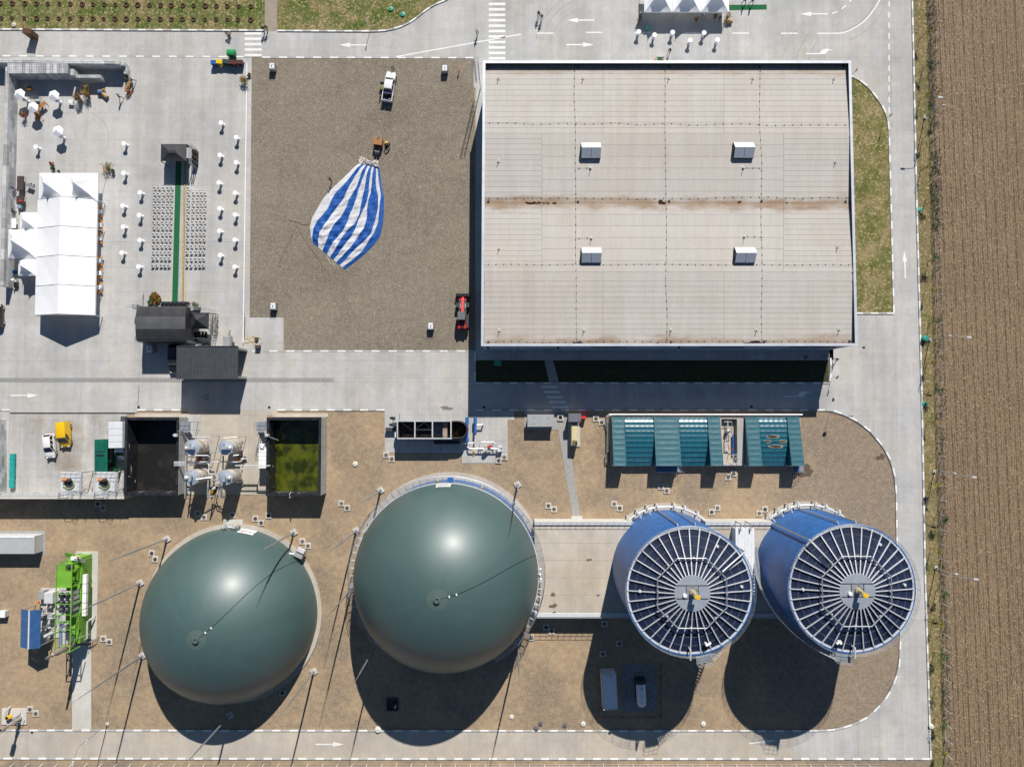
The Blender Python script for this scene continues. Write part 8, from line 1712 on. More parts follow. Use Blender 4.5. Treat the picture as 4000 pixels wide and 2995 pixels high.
b = MB(); b.pipe([(*G2(1208, 875), .05), (*G2(1185, 880), .05), (*G2(1160, 868), .05), (*G2(1130, 862), .05)], .04, 4); b.pipe([(*G2(1160, 880), .05), (*G2(1185, 930), .05), (*G2(1235, 1000), .05), (*G2(1260, 1040), .05)], .025, 4); b.pipe([(*G2(1160, 880), .05), (*G2(1120, 960), .05), (*G2(1090, 1030), .05)], .025, 4); tag(b.put('crown_rope', flat('rope_red', (.20, .04, .02), .8)), 'dark red crown rope lying beside the balloon', 'rope')
c = G(1478, 556, .7); BK = thing('balloon_basket', 'tipped wicker balloon basket with burner frame on its side', 'basket', (c.x, c.y, .02), R(-7))
M_WICK = mat('wicker', (.42, .20, .07), (.26, .11, .035), 9, .8, bump=.8, world=False)
for x in (-.72, .72): MB().bev((x, -.1, .62), (.08, 1.1, 1.24), .02).put('side_panel', M_WICK, BK, local=True)
for z in (.05, 1.22): MB().box((0, -.1, z), (1.4, 1.1, .08)).put('side_panel', M_WICK, BK, local=True)
MB().bev((0, .48, .63), (1.52, .1, 1.26), .02).put('basket_floor', M_WICK, BK, local=True); MB().tube((-.75, -.65, 1.24), (.75, -.65, 1.24), .06, 8).put('rim_roll', flat('rim_leather', (.10, .05, .03), .5), BK, local=True)
MB().box((0, .45, 1.28), (.25, .3, .04)).put('leather_patch', M_DARK, BK, local=True)
for x in (-.55, .55):
 for z in (.25, 1.0): MB().tube((x, -.65, z), (x * .7, -1.7, z), .035, 6).put('upright', M_BLACK, BK, local=True)
b = MB()
for z in (.25, 1.0): b.tube((-.42, -1.7, z), (.42, -1.7, z), .04, 6)
for x in (-.42, .42): b.tube((x, -1.7, .25), (x, -1.7, 1.0), .04, 6)
b.put('burner_frame', M_STEELL, BK, local=True)
for x in (-.2, .2): b = MB(); b.tube((x, -1.6, .6), (x, -2.2, .6), .17, 10); b.put('burner', M_DARK, BK, local=True)
b = MB(); b.pipe([(*G2(1503, 430), .3), (*G2(1493, 490), .12), (*G2(1481, 541), .8)], .02, 5); tag(b.put('tow_rope', flat('rope_tan', (.40, .36, .30), .8)), 'thin rope from the pickup to the balloon basket', 'rope')
c = G(1513, 566, .6); FN = thing('inflation_fan', 'black balloon inflation fan next to the basket', 'fan', (c.x, c.y, .02), R(20))
b = MB(); b.lathe([(.52, -.12), (.55, 0), (.52, .12), (.48, .12), (.48, -.12), (.52, -.12)], 24); b.v = [(x, z, y + .62) for x, y, z in b.v]; b.put('guard_ring', M_BLACK, FN, local=True)
b = MB()
for k in range(4): a = k * math.pi / 4; b.tube((.5 * math.cos(a), .1, .62 + .5 * math.sin(a)), (-.5 * math.cos(a), .1, .62 - .5 * math.sin(a)), .012, 4); b.add([(0, 0, .62), (.45 * math.cos(a * 2), .05, .62 + .45 * math.sin(a * 2)), (.45 * math.cos(a * 2 + .4), -.05, .62 + .45 * math.sin(a * 2 + .4))], [(0, 1, 2)])
b.put('fan_blades', M_STEEL, FN, local=True); MB().bev((0, .4, .45), (.5, .45, .45), .05).put('engine', M_YELLOW, FN, local=True)
for x in (-.4, .4): MB().tube((x, -.3, .02), (x, .55, .12), .03, 5).put('skid', M_DARK, FN, local=True)
c = G(1793, 264, 1.0); HY = thing('hydrant_standpipe', 'thin orange hydrant standpipe on gravel', 'hydrant', (c.x, c.y, .02)); MB().lathe([(.16, 0), (.16, .05), (.06, .08), (.06, .95), (.12, 1.0), (.12, 1.15), (0, 1.2)], 12).put('column', M_ORANGE, HY, True, local=True); MB().tube((-.2, 0, .85), (.2, 0, .85), .05, 8).put('outlet', M_STEEL, HY, local=True)

# ================================================================ FOLIAGE
def leaf_mat(name, a, c): return mat(name, a, c, 7, .6, rnd=.15)
M_LEAF = leaf_mat('leaf_green', (.045, .085, .018), (.08, .12, .03)); M_LEAFY = leaf_mat('leaf_yellow', (.30, .22, .015), (.20, .18, .02)); M_LEAFD = leaf_mat('leaf_dark', (.03, .055, .02), (.05, .075, .03)); M_LEAFO = leaf_mat('flower_orange', (.40, .11, .012), (.30, .16, .02)); M_LEAFR = leaf_mat('flower_red', (.34, .03, .015), (.25, .05, .02)); M_STRAW = leaf_mat('straw', (.42, .27, .10), (.30, .18, .065)); M_BARK = mat('bark', (.10, .07, .045), (.07, .05, .03), 6, .9); M_POT = mat('clay_pot', (.16, .07, .03), (.12, .05, .025), 3, .8); M_REED = leaf_mat('dry_weed', (.20, .13, .075), (.13, .09, .055))
def leaves(b, c, rx, ry, rz, n, sz, clumps=6):
 cl = [(Vector((jit(.6), jit(.6), jit(.5))), .35 + random.random() * .35) for _ in range(clumps)]
 for _ in range(n):
  o, r = random.choice(cl); d = Vector((random.gauss(0, 1), random.gauss(0, 1), random.gauss(0, 1))).normalized() * (r * random.random() ** .4); p = o + d
  q = Vector((c[0] + p.x * rx, c[1] + p.y * ry, c[2] + p.z * rz)); s = sz * random.uniform(.6, 1.3)
  n_ = Vector((jit(1), jit(1), random.uniform(.1, 1.2))).normalized(); t = n_.orthogonal().normalized(); t = Matrix.Rotation(random.uniform(0, 6.28), 3, n_) @ t; w_ = n_.cross(t)
  b.add([q - t * s, q + w_ * s * .45, q + t * s, q - w_ * s * .45], [(0, 1, 2, 3)])
 return b
def planter(u, v, label, cols, r=.35, h=.7, pot=True, z=ZC, n=120):
 c = G(u, v, h); T = thing('potted_plant', label, 'plant', (c.x, c.y, z), 0)
 if pot: MB().lathe([(.15, 0), (.2, .26), (.22, .28), (.19, .28), (.17, .24), (0, .24)], 14).put('pot', M_POT, T, True, local=True)
 MB().tube((0, 0, .2 if pot else 0), (0, 0, h * .8), .02, 5).put('stem', M_BARK, T, local=True)
 for i, m in enumerate(cols): b = MB(); leaves(b, (jit(.1), jit(.1), h * .75 + .05 * i), r * 1.25, r * 1.25, h * .42, n // len(cols) + 30, .12); b.put('foliage' if i == 0 else 'blossom', m, T, local=True)
planter(109, 344, 'bushy russet plant in the terrace shade by the parasol', (M_LEAFD, M_LEAFO), .45, .9); planter(85, 446, 'orange flowering plant below the parasol by the block wall', (M_LEAF, M_LEAFO, M_LEAFR), .5, 1.1); planter(152, 411, 'small dark plant standing on the wooden table edge', (M_LEAFD,), .22, 1.0); planter(484, 275, 'green plant on the stepped block end', (M_LEAF,), .35, 1.1, False); planter(491, 305, 'leafy plant at the foot of the stepped block end', (M_LEAFD, M_LEAF), .35, .8)
planter(951, 308, 'flowering arrangement beside the parking line near the bins', (M_LEAF, M_LEAFO, M_LEAFY), .75, .9, n=260); planter(969, 292, 'small dry shrub pot beside the flowering arrangement', (M_REED,), .3, .6); planter(200, 641, 'red flowering plant above the peaked tents', (M_LEAF, M_LEAFR), .35, .6); planter(206, 655, 'green round plant above the peaked tents', (M_LEAFD,), .35, .5); planter(226, 667, 'single small green plant set apart above the peaked tents', (M_LEAF,), .25, .45)
planter(418, 655, 'yellow and green chrysanthemum group near the tent guy rope', (M_LEAF, M_LEAFY, M_LEAFO), .8, .8, n=260); planter(437, 668, 'dark leafy plant beside the chrysanthemum group', (M_LEAFD,), .35, .7); planter(890, 131, 'bare branched shrub in a brown basket on the lane', (M_REED,), .45, .9)
random.seed(21)
FLW = (('orange', M_LEAFO), ('green', M_LEAF), ('yellow', M_LEAFY), ('red', M_LEAFR))
for (dx, dy), k in zip(((0, -22), (-10, -18), (8, -14), (16, -8), (-16, -10), (-4, -10), (6, -4), (18, 2), (-14, 0), (-4, 2), (8, 8), (14, 12), (-20, 10), (-10, 14), (0, 16), (-16, 20)), (0, 1, 2, 3, 1, 0, 2, 2, 3, 1, 3, 2, 1, 1, 0, 1)):
 planter(603 + dx, 1167 + dy, 'round ' + FLW[k][0] + ' chrysanthemum pot in the stage flower group', (FLW[k][1],), .3, .5, n=70)
for o in COL.objects:
 if o.get('label', '').endswith('in the stage flower group'): o['group'] = o['label'].split()[1] + ' flowers by the stage'
c = G(765, 1187, .9); PB = thing('planter_box', 'grey planter box of green shrubs at the stage corner', 'planter', (c.x, c.y, ZC)); MB().bev((0, -.3, .35), (1.2, .5, .7), .03).put('box', M_PALEG, PB, local=True); b = MB(); leaves(b, (0, -.1, 1.0), .75, .5, .45, 260, .1); b.put('foliage', M_LEAF, PB, local=True)
# straw and harvest displays
def bale(u, v, rz, label, big=False):
 c = G(u, v, .6); T = thing('straw_bale', label, 'straw bale', (c.x, c.y, ZC), rz, 'straw bales'); L = 1.0 if not big else 1.3
 b = MB(); n = 10
 b.grid(lambda u_, v_: (((u_ - .5) * L + jit(.02)), .3 * math.cos(v_ * 6.283) * 1.15 + jit(.02), .32 + .3 * math.sin(v_ * 6.283) + jit(.02)), n, 12); b.put('bale_body', M_STRAW, T, True, local=True)
 for s in (-1, 1): b = MB(); b.disc((0, 0, 0), .31, 12); b.v = [(s * L / 2, x * 1.12, .32 + y * .97) for x, y, z in b.v]; b.put('bale_end', M_STRAW, T, local=True)
 b = MB(); [b.tube((x * L, -.36, .32), (x * L, .36, .32), .012, 4) for x in (-.25, .25)]; [b.tube((x * L, .0, .63), (x * L, .3, .5), .012, 4) for x in (-.25, .25)]; b.put('twine', M_REED, T, local=True)
bale(395, 352, R(10), 'straw bale under a blue cloth by the display'); bale(408, 372, R(-40), 'straw bale angled at the end of the display'); bale(501, 327, R(60), 'straw bale under the stepped block end'); bale(2851, 82, R(5), 'straw bale with flowers by the green carpet strip')
c = G(387, 357, .75); b = MB(); b.grid(lambda u_, v_: (c.x + (u_ - .5) * 1.0, c.y + (v_ - .5) * .7, .70 + ZC - .25 * (abs(u_ - .5) * 2) ** 4 - .2 * (abs(v_ - .5) * 2) ** 4 + jit(.012)), 12, 9); tag(b.put('blue_cloth', mat('denim', (.09, .17, .34), (.07, .13, .28), 4, .8)), 'blue cloth spread over the straw bale', 'cloth')
def sheaf(u, v, label, m, r=.7, n=110, h=1.6):
 c = G(u, v, h * .6); T = thing('corn_sheaf', label, 'corn sheaf', (c.x, c.y, ZC), 0)
 b = MB()
 for _ in range(n):
  a = random.uniform(0, 6.28); t = random.random() ** .5; b.tube((.12 * math.cos(a), .12 * math.sin(a), 0), (r * t * math.cos(a), r * t * math.sin(a), h * random.uniform(.6, 1)), .012, 3, .006)
 b.put('stalks', M_STRAW, T, local=True); b = MB(); leaves(b, (0, 0, h * .75), r, r, h * .3, n, .12); b.put('leaves', m, T, local=True); MB().lathe([(.13, .5), (.15, .55), (.13, .6)], 10).put('tie', M_BARK, T, local=True)
sheaf(300, 378, 'russet corn sheaf leaning over the white crate', M_LEAFO, .8); sheaf(337, 368, 'golden corn sheaf in the middle of the display', M_STRAW, .7); sheaf(330, 348, 'tall yellow flower stand behind the corn display', M_LEAFY, 1.1, 90, 1.9); sheaf(308, 388, 'dark green foliage bundle beside the white crate', M_LEAFD, .5)
sheaf(500, 352, 'pumpkin and flower heap below the stepped block end', M_LEAFO, .7, 80, 1.0); sheaf(2498, 78, 'flower bundle at the corner of the lane tents', M_LEAFD, .5, 60, 1.3); sheaf(2720, 76, 'flower bundle in the lane tent shade', M_LEAFO, .5, 60, 1.0); sheaf(2795, 65, 'dark flower bundle by the last lane tent leg', M_LEAFD, .4, 60, 1.2); sheaf(2845, 62, 'yellow sheaf rising behind the lane straw bale', M_LEAFY, .7, 70, 1.4)
c = G(275, 398, .6); CRA = thing('white_crate', 'white slatted crate in front of the corn display', 'crate', (c.x, c.y, ZC), R(-5))
for k in range(5): MB().box((0, -.28 + .14 * k, .55), (.85, .1, .04)).put('slat', M_WHITE, CRA, local=True)
for s in (-1, 1): MB().box((s * .4, 0, .27), (.05, .62, .52)).put('end_board', M_WHITE, CRA, local=True)
random.seed(4)
for i, (u, v, r) in enumerate(((497, 362, .2), (508, 368, .17), (514, 360, .16), (503, 356, .18))):
 c = G(u, v, .25); T = thing('pumpkin', 'orange pumpkin in the heap below the stepped block end', 'pumpkin', (c.x, c.y, ZC), 0, 'pumpkins'); MB().lathe([(0, .02), (r * .8, .03), (r, r * .75), (r * .75, r * 1.4), (r * .2, r * 1.35)], 18, mod=lambda i_, j: -.02 * (i_ % 2)).put('fruit', M_ORANGE, T, True, local=True); MB().tube((0, 0, r * 1.3), (.03, 0, r * 1.7), .02, 5).put('stalk', M_BARK, T, local=True)
c = G(139, 380, .7); SGN = thing('dark_side_table', 'low black side table beside the parasols', 'table', (c.x, c.y, ZC), R(4)); MB().bev((0, 0, .62), (1.05, .6, .06), .02).put('table_top', M_DARK, SGN, local=True)
for x in (-.55, .55): b = MB(); b.tube((x, -.25, 0), (x, .25, .62), .02, 5); b.tube((x, .25, 0), (x, -.25, .62), .02, 5); b.put('leg_cross', M_BARK, SGN, local=True)

# ================================================================ PEOPLE
def body_mesh(pose):
 V = {}; E = []; RAD = {}; GRP = {}
 def add(n, p, r, par=None, g=0):
  V[n] = Vector(p); RAD[n] = r; GRP[n] = g
  if par: E.append((par, n))
 lean, st, cr = pose.get('lean', 0), pose.get('step', 0), pose.get('crouch', 0)
 hz = .95 - .42 * cr
 def tors(h, x=0, y=0): return (x, math.sin(lean) * h + y, hz + math.cos(lean) * h)
 add('pel', (0, 0, hz), .125, None, 1); add('wai', tors(.22), .12, 'pel', 2); add('che', tors(.46), .145, 'wai', 2); add('nec', tors(.60), .058, 'che', 3); add('hd1', tors(.68, 0, .02), .085, 'nec', 3); add('hd2', tors(.77, 0, .015), .098, 'hd1', 4); add('hd3', tors(.84), .07, 'hd2', 4)
 for s, n in ((-1, 'l'), (1, 'r')):
  f = st * s
  add('hip' + n, (.1 * s, 0, hz - .04), .095, 'pel', 1); add('kne' + n, (.11 * s, f * .28 + .33 * cr + .03, .49 - .03 * cr), .062, 'hip' + n, 1); add('ank' + n, (.11 * s, f * .42 - .1 * abs(st) + .02, .09), .043, 'kne' + n, 1); add('toe' + n, (.12 * s, f * .42 - .1 * abs(st) + .2, .04), .04, 'ank' + n, 5)
  sh = tors(.49, .19 * s); add('sho' + n, sh, .065, 'che', 2); rc = pose.get('reach', 0); sw = -f * .22
  el = (sh[0] + .05 * s, sh[1] + sw * .6 + rc * .16, sh[2] - .28 + rc * .08); wr = (el[0] + .01 * s, el[1] + .10 + sw * .4 + rc * .2, el[2] - .24 + rc * .12)
  add('elb' + n, el, .046, 'sho' + n, 2); add('wri' + n, wr, .032, 'elb' + n, 2); pl = (wr[0], wr[1] + .03, wr[2] - .07); add('pal' + n, pl, .034, 'wri' + n, 3)
  for k in range(4): add('f%d' % k + n, (pl[0] + (k - 1.5) * .02, pl[1] + .03 + .01 * k, pl[2] - .085 + .008 * abs(k - 1)), .0095, 'pal' + n, 3)
  add('th' + n, (pl[0] - .04 * s, pl[1] + .05, pl[2] - .03), .011, 'pal' + n, 3)
 names = list(V); me = bpy.data.meshes.new('body'); me.from_pydata([tuple(V[n]) for n in names], [(names.index(a), names.index(c2)) for a, c2 in E], [])
 o = bpy.data.objects.new('tmp', me); COL.objects.link(o); sk_ = o.modifiers.new('s', 'SKIN'); sb = o.modifiers.new('d', 'SUBSURF'); sb.levels = 1; sb.render_levels = 1
 for i, n in enumerate(names): d = me.skin_vertices[0].data[i]; d.radius = (RAD[n], RAD[n]); d.use_root = (n == 'pel')
 bpy.context.view_layer.update(); ev = o.evaluated_get(bpy.context.evaluated_depsgraph_get()); out = bpy.data.meshes.new_from_object(ev); out.name = 'body'
 bpy.data.objects.remove(o); out.materials.clear()
 for _ in range(6): out.materials.append(M_DARK)
 segs = [(V[a], V[c2], GRP[c2]) for a, c2 in E]
 for p in out.polygons:
  q = p.center; best = 9; g_ = 1
  for a, c2, gg in segs:
   d = c2 - a; t = max(0, min(1, (q - a).dot(d) / max(1e-9, d.length_squared))); L = (q - a - d * t).length
   if L < best: best, g_ = L, gg
  if g_ == 4 and q.y > V['hd2'].y + .05: g_ = 3
  p.material_index = g_; p.use_smooth = True
 return out
POSE = {'stand': body_mesh({}), 'walk': body_mesh({'step': .8}), 'bend': body_mesh({'lean': .75, 'reach': .6}), 'crouch': body_mesh({'lean': .5, 'crouch': .6, 'reach': .8}), 'reach': body_mesh({'lean': .15, 'reach': 1.0, 'step': .3})}
SK = flat('skin', (.42, .24, .16), .6); HRD = flat('hair_dark', (.025, .018, .014), .7); HRB = flat('hair_brown', (.12, .07, .04), .7); SHOE = flat('shoe', (.02, .02, .02), .6)
CLO = {k: flat('cloth_' + k, v, .85) for k, v in {'black': (.02, .02, .022), 'navy': (.02, .03, .07), 'white': (.72, .72, .72), 'blue': (.04, .16, .42), 'green': (.01, .14, .05), 'hivis': (.55, .72, .03), 'red': (.45, .03, .03), 'grey': (.14, .14, .15), 'jeans': (.05, .08, .16), 'brown': (.11, .07, .045)}.items()}
def person(u, v, pose, rz, shirt, trousers, label, hair=None, z=ZC, h=1.0, group=None):
 c = G(u, v, 0); T = bpy.data.objects.new('person', POSE[pose]); COL.objects.link(T); T.location = (c.x, c.y, z); T.rotation_euler = (0, 0, rz); T.scale = (h, h, h); tag(T, label, 'person', group)
 for i, m in enumerate((M_DARK, CLO[trousers], CLO[shirt], SK, hair or HRD, SHOE)): T.material_slots[i].link = 'OBJECT'; T.material_slots[i].material = m
 return T
person(527, 322, 'walk', R(150), 'black', 'black', 'person in black walking past the stepped block end'); person(477, 386, 'walk', R(-60), 'navy', 'black', 'person in dark clothes striding across the open yard'); person(1035, 124, 'walk', R(200), 'black', 'navy', 'person in black at the lane crossing beside a companion'); person(1047, 120, 'walk', R(200), 'green', 'black', 'person in a dark green top at the lane crossing'); person(1865, 137, 'walk', R(180), 'white', 'grey', 'person in a white top walking near the wide crossing')
person(2103, 66, 'walk', R(170), 'black', 'brown', 'person in black with brown trousers crossing the lane'); person(2115, 78, 'walk', R(175), 'brown', 'black', 'person in a brown jacket crossing the lane'); person(1536, 270, 'bend', R(190), 'navy', 'navy', 'person in navy bending in front of the pickup', HRB, .02); person(1491, 358, 'reach', R(-80), 'hivis', 'black', 'person in a yellow safety vest at the pickup door', None, .02); person(1297, 710, 'reach', R(60), 'black', 'black', 'person in black pulling a balloon rope', None, .02)
person(2499, 65, 'stand', R(200), 'white', 'black', 'person in white standing at the lane tent corner'); person(2745, 70, 'walk', R(120), 'white', 'jeans', 'person in white and jeans leaving the lane tents'); person(2806, 84, 'stand', R(180), 'navy', 'grey', 'person in navy under the last lane tent'); person(2612, 208, 'reach', R(150), 'black', 'grey', 'person in black pushing a folding stand by the hall'); person(2905, 14, 'walk', R(90), 'black', 'black', 'person in black walking by the green carpet strip'); person(2933, 16, 'walk', R(110), 'navy', 'navy', 'person in navy walking by the green carpet strip', HRB)
person(3258, 1405, 'walk', R(80), 'blue', 'navy', 'person in blue stepping over the kerb by the shaded bed'); person(3145, 1396, 'crouch', R(90), 'black', 'black', 'person in black crouching on the shaded footway'); person(3209, 1393, 'stand', R(180), 'blue', 'grey', 'person in a pale blue top on the shaded footway'); person(3232, 1394, 'walk', R(90), 'navy', 'black', 'person in navy on the shaded footway by the kerb')
c = person(0, 0, 'bend', R(250), 'hivis', 'navy', 'worker in a yellow safety vest bending over the engine roof hatch', None, HC); q = G(306, 2164, HC + .6); c.location = (q.x, q.y - .1, HC)
person(66, 742, 'reach', R(-90), 'blue', 'red', 'cook in a blue shirt and red trousers at the long grill'); person(62, 830, 'bend', R(-70), 'green', 'black', 'person in green leaning over below the grills'); person(71, 1093, 'bend', R(160), 'white', 'green', 'person in white bending near the black bags')
person(150, 430, 'stand', R(-50), 'black', 'brown', 'person in black behind the angled wooden tables')

# ================================================================ LAWN SAPLINGS
random.seed(9)
ringm = MB().lathe([(.46, 0), (.40, .14), (.28, .16), (.2, .02), (0, .01)], 14, mod=lambda i, j: .03 * math.sin(i * 2.3 + j)).mesh('soil_ring', mat('dug_soil', (.10, .055, .03), (.07, .038, .02), 5, .95), True)
stm = MB(); stm.tube((0, 0, 0), (.02, 0, 1.5), .02, 5, .008)
for k in range(9): a = k * 2.4; z = .55 + .1 * k; stm.tube((.01, 0, z), (.01 + .35 * math.cos(a) * (1.3 - z / 1.6), .35 * math.sin(a) * (1.3 - z / 1.6), z + .22), .008, 4, .004)
stme = stm.mesh('stem', M_BARK)
lfm = []
for k in range(3): b = MB(); leaves(b, (0, 0, 1.1), .3, .3, .4, 26, .06); lfm.append(b.mesh('twig_leaves', M_LEAFD))
def sapling(u, v, near, i):
 c = G(u, v); T = thing('sapling', 'bare sapling in an earth ring, ' + ORD[23 - i] + ' from the path, lawn row ' + near, 'sapling', (c.x, c.y, .03), random.uniform(0, 6.28), 'saplings in the row ' + near); inst('soil_ring', ringm, T, (0, 0, 0), random.uniform(0, 6), (random.uniform(.85, 1.15),) * 3); inst('stem', stme, T, (0, 0, 0), 0, (1, 1, random.uniform(.7, 1.1))); inst('twig_leaves', random.choice(lfm), T)
for i, x in enumerate((-86, 10, 110, 220, 318, 415, 515, 608, 712, 805, 902, 998, 1092, 1190, 1292, 1388, 1480, 1580, 1672, 1772, 1868, 1962, 2060, 2165)): sapling(x / 2.208, (32 + x * .013) / 2.208, 'farther from the kerb', i)
for i, x in enumerate((-82, 15, 105, 212, 318, 412, 510, 607, 705, 805, 895, 995, 1092, 1192, 1287, 1385, 1482, 1575, 1672, 1770, 1865, 1962, 2055, 2165)): sapling(x / 2.208, (160 + x * .007) / 2.208, 'closer to the kerb', i)

# ================================================================ VERGE TREES, FENCES, WEEDS, GRASS, STUBBLE
crowns = {}
for nm, m in (('g', M_LEAF), ('d', M_LEAFD), ('y', M_LEAFY)):
 for k in range(2): b = MB(); leaves(b, (0, 0, 0), .75 if nm != 'y' else .45, .75 if nm != 'y' else .45, .6, 230 if nm != 'y' else 110, .11, 8); crowns[nm + str(k)] = b.mesh('crown', m)
tr = MB(); tr.tube((0, 0, 0), (.03, .02, 2.3), .035, 6, .015)
for k in range(7): a = k * 2.4; tr.tube((.02, .01, 1.5 + .1 * k), (.02 + .4 * math.cos(a), .4 * math.sin(a), 2.0 + .12 * k), .014, 4, .006)
trm = tr.mesh('trunk', M_BARK); stk = MB().tube((.18, 0, 0), (.14, 0, 2.0), .03, 5).mesh('stake', mat('stake_wood', (.40, .24, .08), (.3, .18, .06), 5, .8))
random.seed(13)
VT = [(3625, 125, 'y'), (3634, 245, 'g'), (3624, 371, 'y'), (3636, 521, 'd'), (3630, 648, 'y'), (3648, 768, 'g'), (3659, 1010, 'g'), (3645, 1128, 'y'), (3663, 1253, 'g'), (3652, 1414, 'y'), (3663, 1527, 'g'), (3657, 1649, 'y'), (3665, 1893, 'y'), (3684, 2030, 'd'), (3669, 2152, 'y'), (3691, 2322, 'g'), (3679, 2437, 'y'), (3686, 2567, 'g'), (3690, 2700, 'd'), (3688, 2834, 'g'), (3691, 2945, 'y')]
for i, (u, v, k) in enumerate(VT):
 c = G(u, v, 2.5); w_ = {'y': 'thin yellow-leaved', 'g': 'bushy green', 'd': 'dark olive'}[k]
 T = thing('young_tree', w_ + ' young staked verge tree, ' + ORD[20 - i] + ' along the fence from the bottom road corner', 'tree', (c.x, c.y, .03), random.uniform(0, 6.28), w_ + ' verge trees'); inst('trunk', trm, T); inst('stake', stk, T); inst('crown', crowns[k + str(i % 2)], T, (0, 0, 2.5), random.uniform(0, 6), (random.uniform(.85, 1.2),) * 3)
def fence(name, pix, label, h=1.9, outward=(0, 0)):
 pts = [G(u, v) for u, v in pix]; T = thing(name, label, 'fence', tuple(pts[len(pts) // 2])); pm = MB().tube((0, 0, 0), (0, 0, h), .045, 6).mesh('post', M_WHITE); I = FR[T.name]
 sg = arc_pts(pts, 2.5)
 for a, c2 in sg: o = inst('post', pm, T, tuple(I @ Vector((a.x, a.y, 0))))
 b = MB()
 for a, c2 in sg:
  for z in (.1, .7, 1.3, h - .05): b.tube((a.x, a.y, z), (c2.x, c2.y, z), .008, 3)
  n = 14
  for i in range(n): p = a.lerp(c2, i / n); q = a.lerp(c2, (i + 1) / n); b.tube((p.x, p.y, .1), (q.x, q.y, h - .05), .004, 3); b.tube((q.x, q.y, .1), (p.x, p.y, h - .05), .004, 3)
 b.put('wire_mesh', M_STEEL, T)
fence('field_fence', [(3625, -120), (3628, 0), (3645, 800), (3661, 1625), (3679, 2295), (3693, 2995), (3696, 3120)], 'wire mesh fence with steel posts between the verge and the stubble field'); fence('site_fence', [(-120, 2982), (2000, 2984), (3450, 2984)], 'wire mesh fence with steel posts beyond the bottom road')
# weeds along the fence
b = MB(); random.seed(17)
for _ in range(900):
 v = random.uniform(-80, 3050); u = 3634 + 60 * v / 2995 + random.gauss(8, 9); dens = .5 + .5 * math.sin(v * .013) * math.sin(v * .031 + 1)
 if random.random() > .35 + dens * .6: continue
 c = G(u, v); hh = random.uniform(.2, .55)
 for k in range(5): a = random.uniform(0, 6.28); b.add([(c.x - .04 * math.sin(a), c.y + .04 * math.cos(a), .02), (c.x + .04 * math.sin(a), c.y - .04 * math.cos(a), .02), (c.x + .45 * hh * math.cos(a) + jit(.1), c.y + .45 * hh * math.sin(a) + jit(.1), hh)], [(0, 1, 2)])
tag(b.put('weeds', M_REED), kind='stuff')['label'] = 'dry brown weeds along the field fence'
b = MB()
for _ in range(500):
 v = random.choice([random.uniform(0, 500), random.uniform(600, 900), random.uniform(1500, 3000)]); u = 3640 + 60 * v / 2995 + random.gauss(0, 10); c = G(u, v); leaves(b, (c.x, c.y, .2), .4, .4, .25, 9, .1, 2)
tag(b.put('green_weeds', M_LEAFD), kind='stuff')['label'] = 'low dark green weeds along the field fence'
def turf(pix, n, cols, name, z, sz=.1, bias=None):
 poly = GP(pix); xs = [p[0] for p in poly]; ys = [p[1] for p in poly]; bs = [MB() for _ in cols]
 k = 0
 while k < n:
  x, y = random.uniform(min(xs), max(xs)), random.uniform(min(ys), max(ys))
  if not inside(poly, x, y): continue
  k += 1; f = math.sin(x * .9 + 1.7 * math.sin(y * .6)) * math.sin(y * .8 + math.sin(x * .5)) + random.gauss(0, .55); b_ = bs[0] if f > .15 else bs[-1]
  for _ in range(2): a = random.uniform(0, 6.28); l = sz * random.uniform(.6, 1.6); w2 = .02; b_.add([(x - w2 * math.sin(a), y + w2 * math.cos(a), z), (x + w2 * math.sin(a), y - w2 * math.cos(a), z), (x + l * math.cos(a), y + l * math.sin(a), z + l * .7)], [(0, 1, 2)])
 for b_, m in zip(bs, cols): tag(b_.put(name, m), kind='stuff')['label'] = 'short patchy lawn grass'
M_GR1 = leaf_mat('turf_green', (.06, .105, .018), (.085, .13, .025)); M_GR2 = leaf_mat('turf_dry', (.36, .27, .14), (.30, .22, .11))
turf(LAWN1, 14000, (M_GR1, M_GR2), 'turf', .03); turf(LAWN2, 9000, (M_GR1, M_GR2), 'turf', .03); turf(WEDGE, 8000, (M_GR1, M_GR2), 'turf', .06); turf(EDGE, 8000, (M_GR1, M_GR2), 'turf', .03)
b1, b2_ = MB(), MB(); random.seed(23)
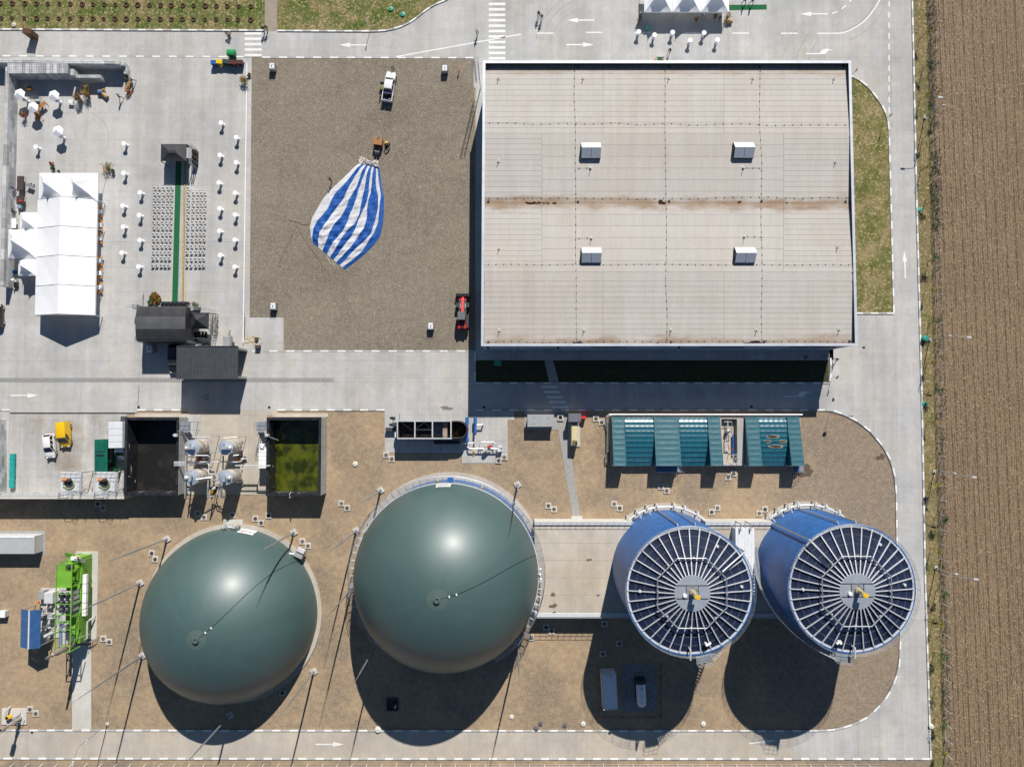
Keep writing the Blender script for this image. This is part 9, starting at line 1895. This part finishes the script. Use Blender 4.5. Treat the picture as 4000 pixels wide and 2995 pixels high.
for row in range(64):
 x0 = G(3640, 1500).x + row * .42
 y = G(0, 3060).y
 while y < G(0, -80).y:
  y += random.expovariate(1 / .14); x = x0 + random.gauss(0, .15) - (y - G(0, 1500).y) * .0206
  if x < G(3640, 0).x: continue
  a = random.uniform(0, 6.28) if random.random() < .6 else random.gauss(1.57, .4); l = random.uniform(.1, .42); w2 = random.uniform(.018, .042); z = .03 + random.random() * .05
  dx, dy = math.cos(a) * l, math.sin(a) * l; (b1 if random.random() < .6 else b2_).add([(x - w2 * math.sin(a), y + w2 * math.cos(a), z), (x + w2 * math.sin(a), y - w2 * math.cos(a), z), (x + dx + w2 * math.sin(a), y + dy - w2 * math.cos(a), z + random.random() * .06), (x + dx - w2 * math.sin(a), y + dy + w2 * math.cos(a), z + random.random() * .06)], [(0, 1, 2, 3)])
tag(b1.put('stubble', leaf_mat('stubble_pale', (.58, .41, .235), (.42, .29, .16))), kind='stuff')['label'] = 'pale maize stubble strewn over the field rows'; tag(b2_.put('stubble', leaf_mat('stubble_brown', (.24, .155, .085), (.17, .105, .06))), kind='stuff')['label'] = 'brown maize stubble strewn over the field rows'
b = MB(); fd = MB()
for row in range(64):                                             # furrows between the rows
 x0 = G(3640, 1500).x + row * .42 + .21; ya, yb = G(0, 3060).y, G(0, -80).y; n = 60; pts = []
 for i in range(n + 1): y = ya + (yb - ya) * i / n; pts.append((x0 + jit(.02) - (y - G(0, 1500).y) * .0206, y))
 if row % 2 == 0:
  for (x, y), (x2, y2) in zip(pts, pts[1:]):
   hw = .10 + .07 * math.sin(y * .13 + row * 1.7) + jit(.03); fd.add([(x + .36 - hw, y, .02), (x + .36 + hw, y, .02), (x2 + .36 + hw, y2, .02), (x2 + .36 - hw, y2, .02)], [(0, 1, 2, 3)])
   b.add([(x - .09, y, .014), (x + .09, y, .014), (x2 + .09, y2, .014), (x2 - .09, y2, .014), (x, y, .07 + jit(.02)), (x2, y2, .07 + jit(.02))], [(0, 4, 5, 3), (4, 1, 2, 5)])
tag(fd.put('furrow_soil', mat('moist_soil', (.075, .052, .035), (.11, .078, .05), 3, .95)), kind='stuff')['label'] = 'dark moist soil lines between the stubble rows'
tag(b.put('furrow_ridges', M_FIELD), kind='stuff')['label'] = 'low plough ridges running along the field'
